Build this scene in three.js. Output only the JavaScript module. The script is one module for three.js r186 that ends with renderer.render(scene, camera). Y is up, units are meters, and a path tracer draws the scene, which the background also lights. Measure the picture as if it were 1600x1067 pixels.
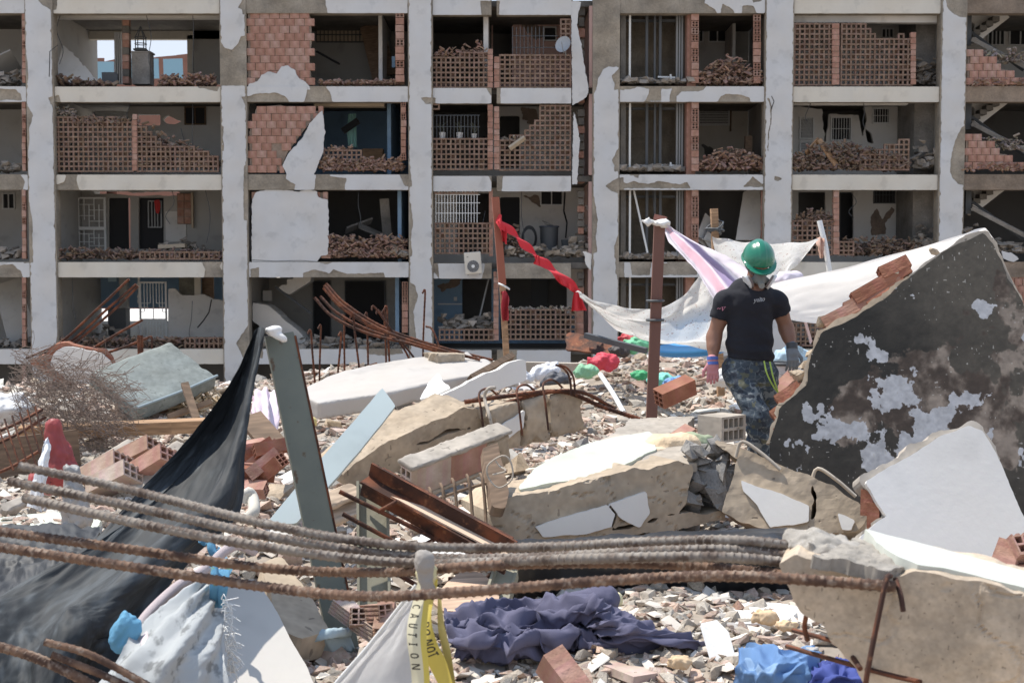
import * as THREE from 'three';
import { ImprovedNoise } from 'three/addons/math/ImprovedNoise.js';
import { ConvexGeometry } from 'three/addons/geometries/ConvexGeometry.js';
import { RoundedBoxGeometry } from 'three/addons/geometries/RoundedBoxGeometry.js';
import { mergeGeometries, toCreasedNormals } from 'three/addons/utils/BufferGeometryUtils.js';

// ---------- camera, sky, sun, exposure ----------
const scene = new THREE.Scene();
const EYE = 5.4, FOC = 2000, PITCH = Math.atan(108.5 / FOC);
const camera = new THREE.PerspectiveCamera(2 * Math.atan(533.5 / FOC) * 180 / Math.PI, 1600 / 1067, 0.1, 4000);
camera.position.set(0, EYE, 0); camera.rotation.x = -PITCH;
camera.focus = 8.5; camera.userData.fStop = 8;
scene.add(camera);
const renderer = new THREE.WebGLRenderer({ antialias: true });
renderer.toneMapping = THREE.LinearToneMapping; renderer.toneMappingExposure = 1.38;
renderer.shadowMap.enabled = true; renderer.shadowMap.type = THREE.PCFSoftShadowMap;
const SUN = new THREE.Vector3(-0.40, 0.9, -0.22).normalize();
{
  const w = 256, h = 128, a = new Float32Array(w * h * 4);
  for (let j = 0; j < h; j++) for (let i = 0; i < w; i++) {
    const el = ((j + 0.5) / h - 0.5) * Math.PI, s = Math.max(0, Math.sin(el)), k = Math.pow(s, 0.45), o = (j * w + i) * 4;
    const lo = [0.80, 0.82, 0.83], hi = [0.29, 0.41, 0.64], gr = [0.42, 0.40, 0.37];
    for (let c = 0; c < 3; c++) a[o + c] = el < 0 ? gr[c] : lo[c] + (hi[c] - lo[c]) * k;
    a[o + 3] = 1;
  }
  const t = new THREE.DataTexture(a, w, h, THREE.RGBAFormat, THREE.FloatType);
  t.mapping = THREE.EquirectangularReflectionMapping; t.magFilter = t.minFilter = THREE.LinearFilter; t.needsUpdate = true;
  scene.background = t; scene.environment = t; scene.environmentIntensity = 1; scene.backgroundIntensity = 1;
}
const sun = new THREE.DirectionalLight(new THREE.Color(1, 0.95, 0.87), 4.2);
sun.position.copy(SUN).multiplyScalar(80).add(new THREE.Vector3(0, 4, -12)); sun.target.position.set(0, 4, -12);
sun.castShadow = true; sun.shadow.mapSize.set(4096, 4096); sun.shadow.bias = -0.0005; sun.shadow.radius = 1;
Object.assign(sun.shadow.camera, { left: -40, right: 40, top: 40, bottom: -50, near: 1, far: 220 });
scene.add(sun, sun.target);

// ---------- helpers ----------
const V = (x, y, z) => new THREE.Vector3(x, y, z);
function rng(a) { return () => { a = (a + 0x6D2B79F5) | 0; let t = Math.imul(a ^ (a >>> 15), 1 | a); t = (t + Math.imul(t ^ (t >>> 7), 61 | t)) ^ t; return ((t ^ (t >>> 14)) >>> 0) / 4294967296; }; }
let R = rng(7);
const rr = (a, b) => a + (b - a) * R(), pick = (a) => a[Math.floor(R() * a.length)];
const clamp = (x, a = 0, b = 1) => Math.min(b, Math.max(a, x)), lerp = (a, b, t) => a + (b - a) * t;
const sstep = (a, b, x) => { const t = clamp((x - a) / (b - a)); return t * t * (3 - 2 * t); };
const IN = new ImprovedNoise();
const ns = (x, y, z = 0) => IN.noise(x + 31.7, y + 17.3, z + 5.1);
const fb = (x, y, z = 0, o = 3) => { let s = 0, a = 0.5, f = 1; for (let i = 0; i < o; i++) { s += a * ns(x * f, y * f, z * f + i * 7.7); a *= 0.5; f *= 2.1; } return s; };
// a point that the photograph shows at (px, py), d metres away along the ground
const CT = Math.cos(PITCH), ST = Math.sin(PITCH);
function ray(px, py) { const u = (px - 800) / FOC, v = (533.5 - py) / FOC; return V(u, v * CT - ST, -CT - v * ST); }
function P(px, py, d) { const r = ray(px, py); return r.multiplyScalar(-d / r.z).add(V(0, EYE, 0)); }

// surface sheets cut along a ragged outline (marching squares), with thickness
function sdPoly(x, y, pts) {
  let d = 1e9, s = -1;
  for (let i = 0, j = pts.length - 1; i < pts.length; j = i++) {
    const [xi, yi] = pts[i], [xj, yj] = pts[j], ex = xj - xi, ey = yj - yi, wx = x - xi, wy = y - yi;
    const t = clamp((wx * ex + wy * ey) / (ex * ex + ey * ey + 1e-12)), bx = wx - ex * t, by = wy - ey * t;
    d = Math.min(d, bx * bx + by * by);
    if ((yi > y) !== (yj > y) && x < (xj - xi) * (y - yi) / (yj - yi) + xi) s = -s;
  }
  return s * Math.sqrt(d);
}
function ragged(f, [x0, y0, x1, y1], c, th, relief = null) {   // f > 0 inside; front face at z = 0, back at z = -th
  const nx = Math.ceil((x1 - x0) / c) + 1, ny = Math.ceil((y1 - y0) / c) + 1, v = new Float32Array(nx * ny), pos = [];
  for (let j = 0; j < ny; j++) for (let i = 0; i < nx; i++) {
    let q = f(x0 + i * c, y0 + j * c);
    if (i === 0 || j === 0 || i === nx - 1 || j === ny - 1) q = Math.min(q, -1e-4);
    v[j * nx + i] = q;
  }
  const zf = (x, y) => relief ? relief(x, y) : 0;
  const tri = (a, b, d) => pos.push(...a, ...b, ...d);
  for (let j = 0; j < ny - 1; j++) for (let i = 0; i < nx - 1; i++) {
    const q = [v[j * nx + i], v[j * nx + i + 1], v[(j + 1) * nx + i + 1], v[(j + 1) * nx + i]];
    if (q[0] <= 0 && q[1] <= 0 && q[2] <= 0 && q[3] <= 0) continue;
    const X = [x0 + i * c, x0 + (i + 1) * c, x0 + (i + 1) * c, x0 + i * c], Y = [y0 + j * c, y0 + j * c, y0 + (j + 1) * c, y0 + (j + 1) * c];
    const loop = [], cut = [];
    for (let k = 0; k < 4; k++) {
      const m = (k + 1) % 4;
      if (q[k] > 0) { loop.push([X[k], Y[k]]); cut.push(0); }
      if ((q[k] > 0) !== (q[m] > 0)) { const t = q[k] / (q[k] - q[m]); loop.push([X[k] + (X[m] - X[k]) * t, Y[k] + (Y[m] - Y[k]) * t]); cut.push(q[k] > 0 ? 1 : 2); }
    }
    const F = loop.map(([x, y]) => [x, y, zf(x, y)]), B = loop.map(([x, y]) => [x, y, -th]);
    for (let k = 1; k < loop.length - 1; k++) { tri(F[0], F[k], F[k + 1]); if (th) tri(B[0], B[k + 1], B[k]); }
    if (th) for (let k = 0; k < loop.length; k++) if (cut[k] === 1) { const m = (k + 1) % loop.length; if (cut[m] === 2) { tri(F[k], B[k], B[m]); tri(F[k], B[m], F[m]); } }
  }
  const g = new THREE.BufferGeometry(); g.setAttribute('position', new THREE.Float32BufferAttribute(pos, 3)); g.computeVertexNormals();
  return g;
}
// a skin over a distance field (surface nets); fn < 0 inside
function nets(fn, lo, hi, c) {
  const [nx, ny, nz] = [0, 1, 2].map((i) => Math.ceil((hi[i] - lo[i]) / c) + 1), v = new Float32Array(nx * ny * nz), id = new Int32Array(nx * ny * nz).fill(-1), pos = [], ix = [];
  const at = (i, j, k) => i + nx * (j + ny * k);
  for (let k = 0; k < nz; k++) for (let j = 0; j < ny; j++) for (let i = 0; i < nx; i++) v[at(i, j, k)] = fn(lo[0] + i * c, lo[1] + j * c, lo[2] + k * c);
  const CO = [], ED = [];
  for (let a = 0; a < 8; a++) CO.push([a & 1, (a >> 1) & 1, a >> 2]);
  for (let a = 0; a < 8; a++) for (const b of [1, 2, 4]) if (!(a & b)) ED.push([a, a | b]);
  const q = new Float32Array(8);
  for (let k = 0; k < nz - 1; k++) for (let j = 0; j < ny - 1; j++) for (let i = 0; i < nx - 1; i++) {
    let m = 0;
    for (let a = 0; a < 8; a++) { q[a] = v[at(i + CO[a][0], j + CO[a][1], k + CO[a][2])]; if (q[a] < 0) m |= 1 << a; }
    if (m === 0 || m === 255) continue;
    let sx = 0, sy = 0, sz = 0, n = 0;
    for (const [a, b] of ED) if (((m >> a) & 1) !== ((m >> b) & 1)) { const t = q[a] / (q[a] - q[b]); sx += lerp(CO[a][0], CO[b][0], t); sy += lerp(CO[a][1], CO[b][1], t); sz += lerp(CO[a][2], CO[b][2], t); n++; }
    id[at(i, j, k)] = pos.length / 3; pos.push(lo[0] + (i + sx / n) * c, lo[1] + (j + sy / n) * c, lo[2] + (k + sz / n) * c);
  }
  const quad = (a, b, d, e, flip) => { if (a < 0 || b < 0 || d < 0 || e < 0) return; flip ? ix.push(a, d, b, a, e, d) : ix.push(a, b, d, a, d, e); };
  for (let k = 1; k < nz - 1; k++) for (let j = 1; j < ny - 1; j++) for (let i = 1; i < nx - 1; i++) {
    const s = v[at(i, j, k)] < 0;
    if (s !== v[at(i + 1, j, k)] < 0) quad(id[at(i, j - 1, k - 1)], id[at(i, j, k - 1)], id[at(i, j, k)], id[at(i, j - 1, k)], !s);
    if (s !== v[at(i, j + 1, k)] < 0) quad(id[at(i - 1, j, k - 1)], id[at(i - 1, j, k)], id[at(i, j, k)], id[at(i, j, k - 1)], !s);
    if (s !== v[at(i, j, k + 1)] < 0) quad(id[at(i - 1, j - 1, k)], id[at(i, j - 1, k)], id[at(i, j, k)], id[at(i - 1, j, k)], !s);
  }
  const g = new THREE.BufferGeometry(); g.setAttribute('position', new THREE.Float32BufferAttribute(pos, 3)); g.setIndex(ix); g.computeVertexNormals();
  return g;
}
const smin = (a, b, k) => { const h = Math.max(k - Math.abs(a - b), 0) / k; return Math.min(a, b) - h * h * k * 0.25; };
const sdBox = (x, y, z, a, b, c, r = 0) => { const qx = Math.abs(x) - a + r, qy = Math.abs(y) - b + r, qz = Math.abs(z) - c + r; return Math.hypot(Math.max(qx, 0), Math.max(qy, 0), Math.max(qz, 0)) + Math.min(Math.max(qx, qy, qz), 0) - r; };
const sdCap = (x, y, z, a, b, r1, r2) => {
  const bx = b[0] - a[0], by = b[1] - a[1], bz = b[2] - a[2], px = x - a[0], py = y - a[1], pz = z - a[2];
  const t = clamp((px * bx + py * by + pz * bz) / (bx * bx + by * by + bz * bz + 1e-12));
  return Math.hypot(px - bx * t, py - by * t, pz - bz * t) - lerp(r1, r2, t);
};
const sdEll = (x, y, z, c, r) => { const a = (x - c[0]) / r[0], b = (y - c[1]) / r[1], d = (z - c[2]) / r[2], k0 = Math.hypot(a, b, d), k1 = Math.hypot(a / r[0], b / r[1], d / r[2]); return k1 < 1e-9 ? -Math.min(...r) : k0 * (k0 - 1) / k1; };
// texture coordinates in metres, by the way each face points
function uvBox(g) {
  if (g.userData.done) return g;
  const o = g.index ? g.toNonIndexed() : g, p = o.attributes.position, uv = new Float32Array(p.count * 2), a = V(0, 0, 0), b = V(0, 0, 0), c = V(0, 0, 0);
  if (!o.attributes.normal) o.computeVertexNormals();
  for (let i = 0; i < p.count; i += 3) {
    a.fromBufferAttribute(p, i); b.fromBufferAttribute(p, i + 1); c.fromBufferAttribute(p, i + 2);
    const n = b.clone().sub(a).cross(c.clone().sub(a)), x = Math.abs(n.x), y = Math.abs(n.y), z = Math.abs(n.z);
    [a, b, c].forEach((q, k) => { const w = z >= x && z >= y ? [q.x, q.y] : y >= x ? [q.x, q.z] : [q.z, q.y]; uv[(i + k) * 2] = w[0] + q.z * 0.001; uv[(i + k) * 2 + 1] = w[1]; });
  }
  o.setAttribute('uv', new THREE.BufferAttribute(uv, 2)); o.userData.done = true;
  return o;
}
const keepUV = (g) => { g.userData.done = true; return g; };
function merge(list) {
  const clean = list.map((g) => { const o = g.index ? g.toNonIndexed() : g, n = new THREE.BufferGeometry(); n.setAttribute('position', o.attributes.position); n.setAttribute('normal', o.attributes.normal); if (g.userData.done && o.attributes.uv) n.setAttribute('uv', o.attributes.uv); if (o.attributes.color) n.setAttribute('color', o.attributes.color); return n; });
  const m = mergeGeometries(clean); if (m.attributes.uv) m.userData.done = true; return m;
}
const box = (x0, y0, z0, x1, y1, z1) => new THREE.BoxGeometry(Math.abs(x1 - x0), Math.abs(y1 - y0), Math.abs(z1 - z0)).translate((x0 + x1) / 2, (y0 + y1) / 2, (z0 + z1) / 2);
const tint = (g, r, gg, b) => { const n = g.attributes.position.count, a = new Float32Array(n * 3); for (let i = 0; i < n; i++) a.set([r, gg, b], i * 3); g.setAttribute('color', new THREE.BufferAttribute(a, 3)); return g; };
function bar(a, b, w, h, roll = 0) {            // a straight bar of w x h between two points
  const L = a.distanceTo(b), g = new THREE.BoxGeometry(w, h, L), q = new THREE.Quaternion().setFromUnitVectors(V(0, 0, 1), b.clone().sub(a).normalize());
  g.rotateZ(roll); g.applyQuaternion(q); return g.translate((a.x + b.x) / 2, (a.y + b.y) / 2, (a.z + b.z) / 2);
}
const tube = (pts, r, seg = 0, rad = 7, closed = false) => new THREE.TubeGeometry(new THREE.CatmullRomCurve3(pts, closed, 'catmullrom', 0.5), seg || pts.length * 6, r, rad, closed);
function rod(pts, r, seg = 0, rad = 7) {        // a tube with closed ends
  const t = tube(pts, r, seg, rad), a = pts[0], b = pts[pts.length - 1];
  const n = pts.length, cap = (p, q) => { const g = new THREE.CircleGeometry(r, rad); g.applyQuaternion(new THREE.Quaternion().setFromUnitVectors(V(0, 0, 1), p.clone().sub(q).normalize())); return g.translate(p.x, p.y, p.z); };
  return merge([t, cap(a, pts[1]), cap(b, pts[n - 2])]);
}
function rebar(pts, r, pitch, ribs = 0.1) {     // ribbed bar
  const cv = new THREE.CatmullRomCurve3(pts, false, 'catmullrom', 0.5), L = cv.getLength(), n = Math.min(1700, Math.ceil(L / pitch * 6)), m = 9, fr = cv.computeFrenetFrames(n, false), pos = [], ix = [];
  for (let i = 0; i <= n; i++) {
    const p = cv.getPointAt(i / n);
    for (let k = 0; k < m; k++) {
      const a = k / m * Math.PI * 2, w = Math.sin((i / 6 + (k < m / 2 ? 1 : -1) * Math.sin(a) * 0.35) * Math.PI * 2), rad = r * (1 + ribs * sstep(0.25, 0.65, w) + (Math.abs(Math.sin(a)) < 0.2 ? ribs * 0.6 : 0));
      const N = fr.normals[i], B = fr.binormals[i], c = Math.cos(a) * rad, s = Math.sin(a) * rad;
      pos.push(p.x + N.x * c + B.x * s, p.y + N.y * c + B.y * s, p.z + N.z * c + B.z * s);
    }
  }
  for (let i = 0; i < n; i++) for (let k = 0; k < m; k++) { const a = i * m + k, b = i * m + (k + 1) % m; ix.push(a, a + m, b, b, a + m, b + m); }
  for (const e of [0, n]) for (let k = 1; k < m - 1; k++) e ? ix.push(e * m, e * m + k, e * m + k + 1) : ix.push(0, k + 1, k);
  const g = new THREE.BufferGeometry(); g.setAttribute('position', new THREE.Float32BufferAttribute(pos, 3)); g.setIndex(ix); g.computeVertexNormals(); return g;
}
function cloth(rows, nu, nv, fold = null, uvs = 1) {   // smooth sheet through a grid of control points
  const cr = (p, t) => { const n = p.length - 1, f = clamp(t) * n, i = Math.min(n - 1, Math.floor(f)), k = f - i, a = p[Math.max(0, i - 1)], b = p[i], c = p[i + 1], d = p[Math.min(n, i + 2)];
    const h = (A, B, C, D) => 0.5 * (2 * B + (C - A) * k + (2 * A - 5 * B + 4 * C - D) * k * k + (3 * B - A - 3 * C + D) * k * k * k); return V(h(a.x, b.x, c.x, d.x), h(a.y, b.y, c.y, d.y), h(a.z, b.z, c.z, d.z)); };
  const S = (u, v) => cr(rows.map((r) => cr(r, u)), v), pos = [], uv = [], ix = [];
  for (let j = 0; j <= nv; j++) {
    const cv = [], v = j / nv; for (let i = 0; i <= 12; i++) cv.push(S(i / 12, v));
    const cw = rows.map((r) => r);
    for (let i = 0; i <= nu; i++) {
      const u = i / nu, p = S(u, v);
      if (fold) {
        const e = 0.004, a = S(Math.min(1, u + e), v).sub(S(Math.max(0, u - e), v)), b = S(u, Math.min(1, v + e)).sub(S(u, Math.max(0, v - e))), n = a.cross(b);
        if (n.lengthSq() > 1e-14) { n.normalize(); p.addScaledVector(n, fold(u, v, p)); }
      }
      pos.push(p.x, p.y, p.z); uv.push(u * uvs, v * uvs);
    }
  }
  for (let j = 0; j < nv; j++) for (let i = 0; i < nu; i++) { const a = j * (nu + 1) + i; ix.push(a, a + 1, a + nu + 1, a + 1, a + nu + 2, a + nu + 1); }
  const g = new THREE.BufferGeometry(); g.setAttribute('position', new THREE.Float32BufferAttribute(pos, 3)); g.setAttribute('uv', new THREE.Float32BufferAttribute(uv, 2)); g.setIndex(ix); g.computeVertexNormals(); g.userData.done = true;
  return g;
}
const PX = (rows) => rows.map((r) => r.map(([x, y, d]) => P(x, y, d)));
// a flat slab standing in the plane of three points, cut to an outline; axes returned for things fixed to it
function planeOf(a3) {
  const [a, b, c] = a3.map((q) => P(...q)), u = b.clone().sub(a).normalize(), n = u.clone().cross(c.clone().sub(a)).normalize();
  if (n.dot(V(0, EYE, 0).sub(a)) < 0) n.negate();
  const w = n.clone().cross(u).normalize(), m = new THREE.Matrix4().makeBasis(u, w, n).setPosition(a);
  const to = (px, py) => { const r = ray(px, py), o = V(0, EYE, 0), t = a.clone().sub(o).dot(n) / r.dot(n), q = o.addScaledVector(r, t).sub(a); return [q.dot(u), q.dot(w)]; };
  return { a, u, w, n, m, to };
}
function slabGeo(pl, outline, th, { cell = 0.025, amp = 0.02, freq = 6, relief = null, holes = [], z = 0 } = {}) {
  const o = outline.map(([x, y]) => pl.to(x, y)), hs = holes.map((h) => h.map(([x, y]) => pl.to(x, y)));
  const xs = o.map((q) => q[0]), ys = o.map((q) => q[1]), bb = [Math.min(...xs) - amp * 2, Math.min(...ys) - amp * 2, Math.max(...xs) + amp * 2, Math.max(...ys) + amp * 2];
  const f = (x, y) => { let q = sdPoly(x, y, o) + amp * fb(x * freq, y * freq, th * 10, 4) * 1.6; for (const h of hs) q = Math.min(q, -(sdPoly(x, y, h) + amp * fb(x * freq + 9, y * freq, 3, 4) * 1.6)); return q; };
  const g = uvBox(ragged(f, bb, cell, th, relief)); if (z) g.translate(0, 0, z); return g.applyMatrix4(pl.m);
}

// ---------- objects, names, labels ----------
const taken = new Map();
function numbered(n) { const k = (taken.get(n) || 0); taken.set(n, k + 1); return k ? n + '_' + String(k).padStart(3, '0') : n; }
function mesh(name, g, m, parent) { const o = new THREE.Mesh(uvBox(g), m); o.name = name; o.castShadow = o.receiveShadow = true; parent.add(o); return o; }
function tag(o, label, category, group, kind) { o.userData.label = label; if (category) o.userData.category = category; if (group) o.userData.group = group; o.userData.kind = kind || o.userData.kind || 'thing'; return o; }
function thing(name, label, category, group) { const o = new THREE.Group(); o.name = numbered(name); scene.add(o); return tag(o, label, category, group); }
function settle(o) {                              // move a thing's origin to the middle of its base
  o.updateMatrixWorld(true); const b = new THREE.Box3().setFromObject(o), c = V((b.min.x + b.max.x) / 2, b.min.y, (b.min.z + b.max.z) / 2);
  for (const k of o.children) k.position.sub(c); o.position.copy(c); return o;
}
function single(name, g, m, label, category, group, kind) {
  g = uvBox(g); g.computeBoundingBox(); const b = g.boundingBox, c = V((b.min.x + b.max.x) / 2, b.min.y, (b.min.z + b.max.z) / 2);
  g.translate(-c.x, -c.y, -c.z); const o = mesh(numbered(name), g, m, scene); o.position.copy(c); return tag(o, label, category, group, kind);
}
function struct(name, g, m) { const o = mesh(numbered(name), g, m, scene); o.userData.kind = 'structure'; return o; }

// ---------- textures and materials ----------
const hs = (x, y, s) => { let h = Math.imul(x, 374761393) ^ Math.imul(y, 668265263) ^ Math.imul(s, 974634777); h = Math.imul(h ^ (h >>> 13), 1274126177); return ((h ^ (h >>> 16)) >>> 0) / 4294967296; };
function tn(u, v, p, s) { const x = u * p, y = v * p, i = Math.floor(x), j = Math.floor(y), fx = x - i, fy = y - j, a = fx * fx * (3 - 2 * fx), b = fy * fy * (3 - 2 * fy), w = (q) => ((q % p) + p) % p;
  return lerp(lerp(hs(w(i), w(j), s), hs(w(i + 1), w(j), s), a), lerp(hs(w(i), w(j + 1), s), hs(w(i + 1), w(j + 1), s), a), b); }
function tf(u, v, p, o, s) { let t = 0, a = 0.5, n = 0; for (let i = 0; i < o; i++) { t += a * tn(u, v, p, s + i); n += a; a *= 0.55; p *= 2; } return t / n; }
function tex(n, fn, rep = 1, srgb = true) {
  const a = new Uint8Array(n * n * 4);
  for (let j = 0; j < n; j++) for (let i = 0; i < n; i++) { const c = fn(i / n, j / n), o = (j * n + i) * 4; if (typeof c === 'number') a[o] = a[o + 1] = a[o + 2] = clamp(c) * 255; else for (let k = 0; k < 3; k++) a[o + k] = clamp(c[k]) * 255; a[o + 3] = 255; }
  const t = new THREE.DataTexture(a, n, n); t.wrapS = t.wrapT = THREE.RepeatWrapping; t.magFilter = THREE.LinearFilter; t.minFilter = THREE.LinearMipmapLinearFilter; t.generateMipmaps = true; t.repeat.set(rep, rep); if (srgb) t.colorSpace = THREE.SRGBColorSpace; t.needsUpdate = true; return t;
}
const mixc = (a, b, t) => [lerp(a[0], b[0], t), lerp(a[1], b[1], t), lerp(a[2], b[2], t)];
const T = {};
const concF = (u, v) => { const b = tf(u, v, 4, 6, 1), f = tf(u, v, 48, 2, 9), p = tn(u, v, 60, 17) > 0.93 ? -0.16 : 0; return 0.62 + 0.36 * b + 0.12 * (f - 0.5) + p; };
T.conc = tex(512, (u, v) => { const k = concF(u, v), w = tf(u, v, 3, 4, 33); return [k, k * lerp(0.96, 1, w), k * lerp(0.9, 1, w)]; }, 0.6);
T.concB = tex(512, (u, v) => concF(u, v), 0.6, false);
T.plas = tex(512, (u, v) => { const s = tf(u, v, 5, 5, 41), d = tf(u * 1, v, 3, 3, 55); const k = 0.92 + 0.07 * s - (sstep(0.62, 0.85, tf(u, v, 8, 4, 61)) * 0.06); return [k, k * lerp(0.97, 1, d), k * lerp(0.93, 1, d)]; }, 0.4);
T.grain = tex(256, (u, v) => 0.5 + 0.5 * (tf(u, v, 24, 4, 71) - 0.5) * 2, 1.5, false);
T.rust = tex(256, (u, v) => { const a = tf(u, v, 5, 5, 81), b = tf(u, v, 22, 3, 87); return mixc(mixc([0.24, 0.15, 0.11], [0.46, 0.27, 0.17], sstep(0.3, 0.7, a)), [0.62, 0.44, 0.3], sstep(0.6, 0.85, b) * 0.6); }, 2);
T.brick = tex(256, (u, v) => { const a = tf(u, v, 6, 5, 91), s = tf(u, 0.5, 40, 2, 95); return [0.82 + 0.22 * (a - 0.5), 0.8 + 0.28 * (a - 0.5) + 0.06 * (s - 0.5), 0.78 + 0.34 * (a - 0.5)]; }, 1.5);
T.wood = tex(256, (u, v) => { const w = tf(u * 1, v, 3, 2, 101), g = tn(u * 0.15, v + w * 0.03, 64, 103), k = 0.72 + 0.25 * g + 0.15 * (w - 0.5); return [k, k * 0.97, k * 0.93]; }, 1);
T.concN = T.conc.clone(); T.concN.repeat.set(2.2, 2.2); T.concNB = T.concB.clone(); T.concNB.repeat.set(2.2, 2.2);
T.clothB = tex(256, (u, v) => 0.5 + 0.25 * Math.sin(u * Math.PI * 2 * 64) * Math.sin(v * Math.PI * 2 * 64) + 0.25 * tf(u, v, 16, 3, 111), 6, false);
function mat(r, g, b, o = {}) { const m = new THREE.MeshStandardMaterial({ roughness: 0.9, metalness: 0, ...o }); m.color.setRGB(r, g, b); return m; }
const conc = (r, g, b, o = {}) => mat(r, g, b, { map: T.conc, bumpMap: T.concB, bumpScale: 0.012, roughness: 0.95, ...o });
const plas = (r, g, b, o = {}) => mat(r, g, b, { map: T.plas, bumpMap: T.grain, bumpScale: 0.0008, roughness: 0.85, ...o });
const brk = (r, g, b, o = {}) => mat(r, g, b, { map: T.brick, bumpMap: T.grain, bumpScale: 0.004, roughness: 0.92, ...o });
const M = {
  plaster: plas(0.63, 0.645, 0.66), cream: plas(0.67, 0.645, 0.58), white: plas(0.78, 0.78, 0.77), inner: plas(0.66, 0.66, 0.65), grey: plas(0.42, 0.42, 0.41), pink: plas(0.66, 0.46, 0.42), blue: plas(0.25, 0.40, 0.58), tan: plas(0.5, 0.42, 0.32),
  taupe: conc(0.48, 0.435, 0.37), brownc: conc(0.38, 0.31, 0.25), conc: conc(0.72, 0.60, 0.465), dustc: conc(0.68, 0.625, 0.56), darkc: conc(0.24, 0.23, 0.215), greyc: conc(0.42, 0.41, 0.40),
  bricks: [brk(0.55, 0.315, 0.245), brk(0.59, 0.35, 0.28), brk(0.50, 0.28, 0.215), brk(0.59, 0.385, 0.32)], mortar: conc(0.40, 0.32, 0.27), lattice: brk(0.34, 0.235, 0.185, { vertexColors: true }),
  tile: brk(0.46, 0.20, 0.13), tileD: brk(0.62, 0.36, 0.29), shard: [brk(0.66, 0.48, 0.40), brk(0.74, 0.60, 0.53), brk(0.56, 0.36, 0.28)],
  rust: mat(0.95, 0.9, 0.88, { map: T.rust, bumpMap: T.grain, bumpScale: 0.002, roughness: 0.85 }), rustp: mat(1, 1, 1, { map: T.rust, roughness: 0.8, metalness: 0.2 }),
  steel: mat(0.30, 0.31, 0.31, { roughness: 0.6, metalness: 0.4, bumpMap: T.grain, bumpScale: 0.001 }), dark: mat(0.03, 0.03, 0.032), frame: mat(0.07, 0.075, 0.08, { roughness: 0.6 }), wframe: mat(0.72, 0.72, 0.70, { roughness: 0.6 }),
  wood: mat(0.52, 0.34, 0.21, { map: T.wood, bumpMap: T.wood, bumpScale: 0.003 }), woodp: mat(0.66, 0.53, 0.41, { map: T.wood, bumpMap: T.wood, bumpScale: 0.003 }), woodd: mat(0.24, 0.17, 0.12, { map: T.wood, bumpMap: T.wood, bumpScale: 0.003 }),
};

// ---------- the ground and the rubble mound ----------
function H(x, z) {
  const d = -z;
  let h = 3.85 * (1 - sstep(16.5, 27, d + 0.8 * fb(x * 0.3, z * 0.3, 1))) * (1 - sstep(13, 24, Math.abs(x))) * (1 - sstep(2, 12, z));
  const g = (px, dd, r, a) => { const cx = (px - 800) / FOC * dd; return a * Math.exp(-((x - cx) ** 2 + (z + dd) ** 2) / (r * r)); };
  h += g(1040, 16.2, 2.0, 0.42) + g(560, 15, 1.2, 0.42) + g(150, 15, 1.8, 0.15) - g(600, 6.2, 0.8, 0.25) + g(1250, 8.6, 0.7, 0.1);
  if (d < 28 && d > -8) h += 0.22 * fb(x * 0.55, z * 0.55, 2, 3) + 0.09 * fb(x * 2.6, z * 2.6, 5, 2);
  return Math.max(0, h);
}
{
  const xs = [], zs = [], seg = (l, a, b, s) => { for (let q = a; q < b - 1e-6; q += s) l.push(q); };
  seg(xs, -3000, -600, 600); seg(xs, -600, -60, 60); seg(xs, -60, -24, 4); seg(xs, -24, -8, 0.5); seg(xs, -8, 8, 0.09); seg(xs, 8, 24, 0.5); seg(xs, 24, 60, 4); seg(xs, 60, 600, 60); seg(xs, 600, 3001, 600);
  seg(zs, -3000, -600, 600); seg(zs, -600, -90, 60); seg(zs, -90, -30, 3); seg(zs, -30, -19, 0.4); seg(zs, -19, -2, 0.09); seg(zs, -2, 14, 0.6); seg(zs, 14, 80, 10); seg(zs, 80, 600, 100); seg(zs, 600, 3001, 600);
  const pos = [], ix = [], nx = xs.length;
  for (const z of zs) for (const x of xs) pos.push(x, H(x, z), z);
  for (let j = 0; j < zs.length - 1; j++) for (let i = 0; i < nx - 1; i++) { const a = j * nx + i; ix.push(a, a + nx, a + 1, a + 1, a + nx, a + nx + 1); }
  const g = new THREE.BufferGeometry(); g.setAttribute('position', new THREE.Float32BufferAttribute(pos, 3)); g.setIndex(ix); g.computeVertexNormals();
  struct('ground', g, conc(0.58, 0.51, 0.44, { bumpScale: 0.03 }));
}

// ---------- the damaged apartment building ----------
const DEP = 5.4, FD = 40, fx = (px, py = 280, d = FD) => P(px, py, d).x, fy = (py, d = FD) => P(800, py, d).y;
const FL = [-1, 0, 1, 2, 3, 4, 5].map((k) => fy(545) + (fy(405) - fy(545)) * 0 + k * (fy(-5) - fy(545)) / 4);   // floor tops; FL[1] is the lowest floor in view
const floorY = (r) => FL[r + 1], BH = 0.48, ceilY = (r) => floorY(r + 1) - BH;
const COLS = [[42, 85], [345, 386], [638, 676], [926, 968], [1194, 1239], [1468, 1508]].map(([a, b]) => [fx(a), fx(b)]);
const BAYS = [[-12, COLS[0][0] + 0], [COLS[0][1], COLS[1][0]], [COLS[1][1], COLS[2][0]], [COLS[2][1], COLS[3][0]], [COLS[3][1], COLS[4][0]], [COLS[4][1], COLS[5][0]], [COLS[5][1], fx(1740)]];
BAYS[0][0] = fx(-160);
const TOP = floorY(5) + 0.6;
const bld = thing('apartment_building', 'wrecked white apartment block with broken brick walls and open rooms', 'building');
const bp = (name, g, m, parent = bld) => mesh(name, g, m, parent);
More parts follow.
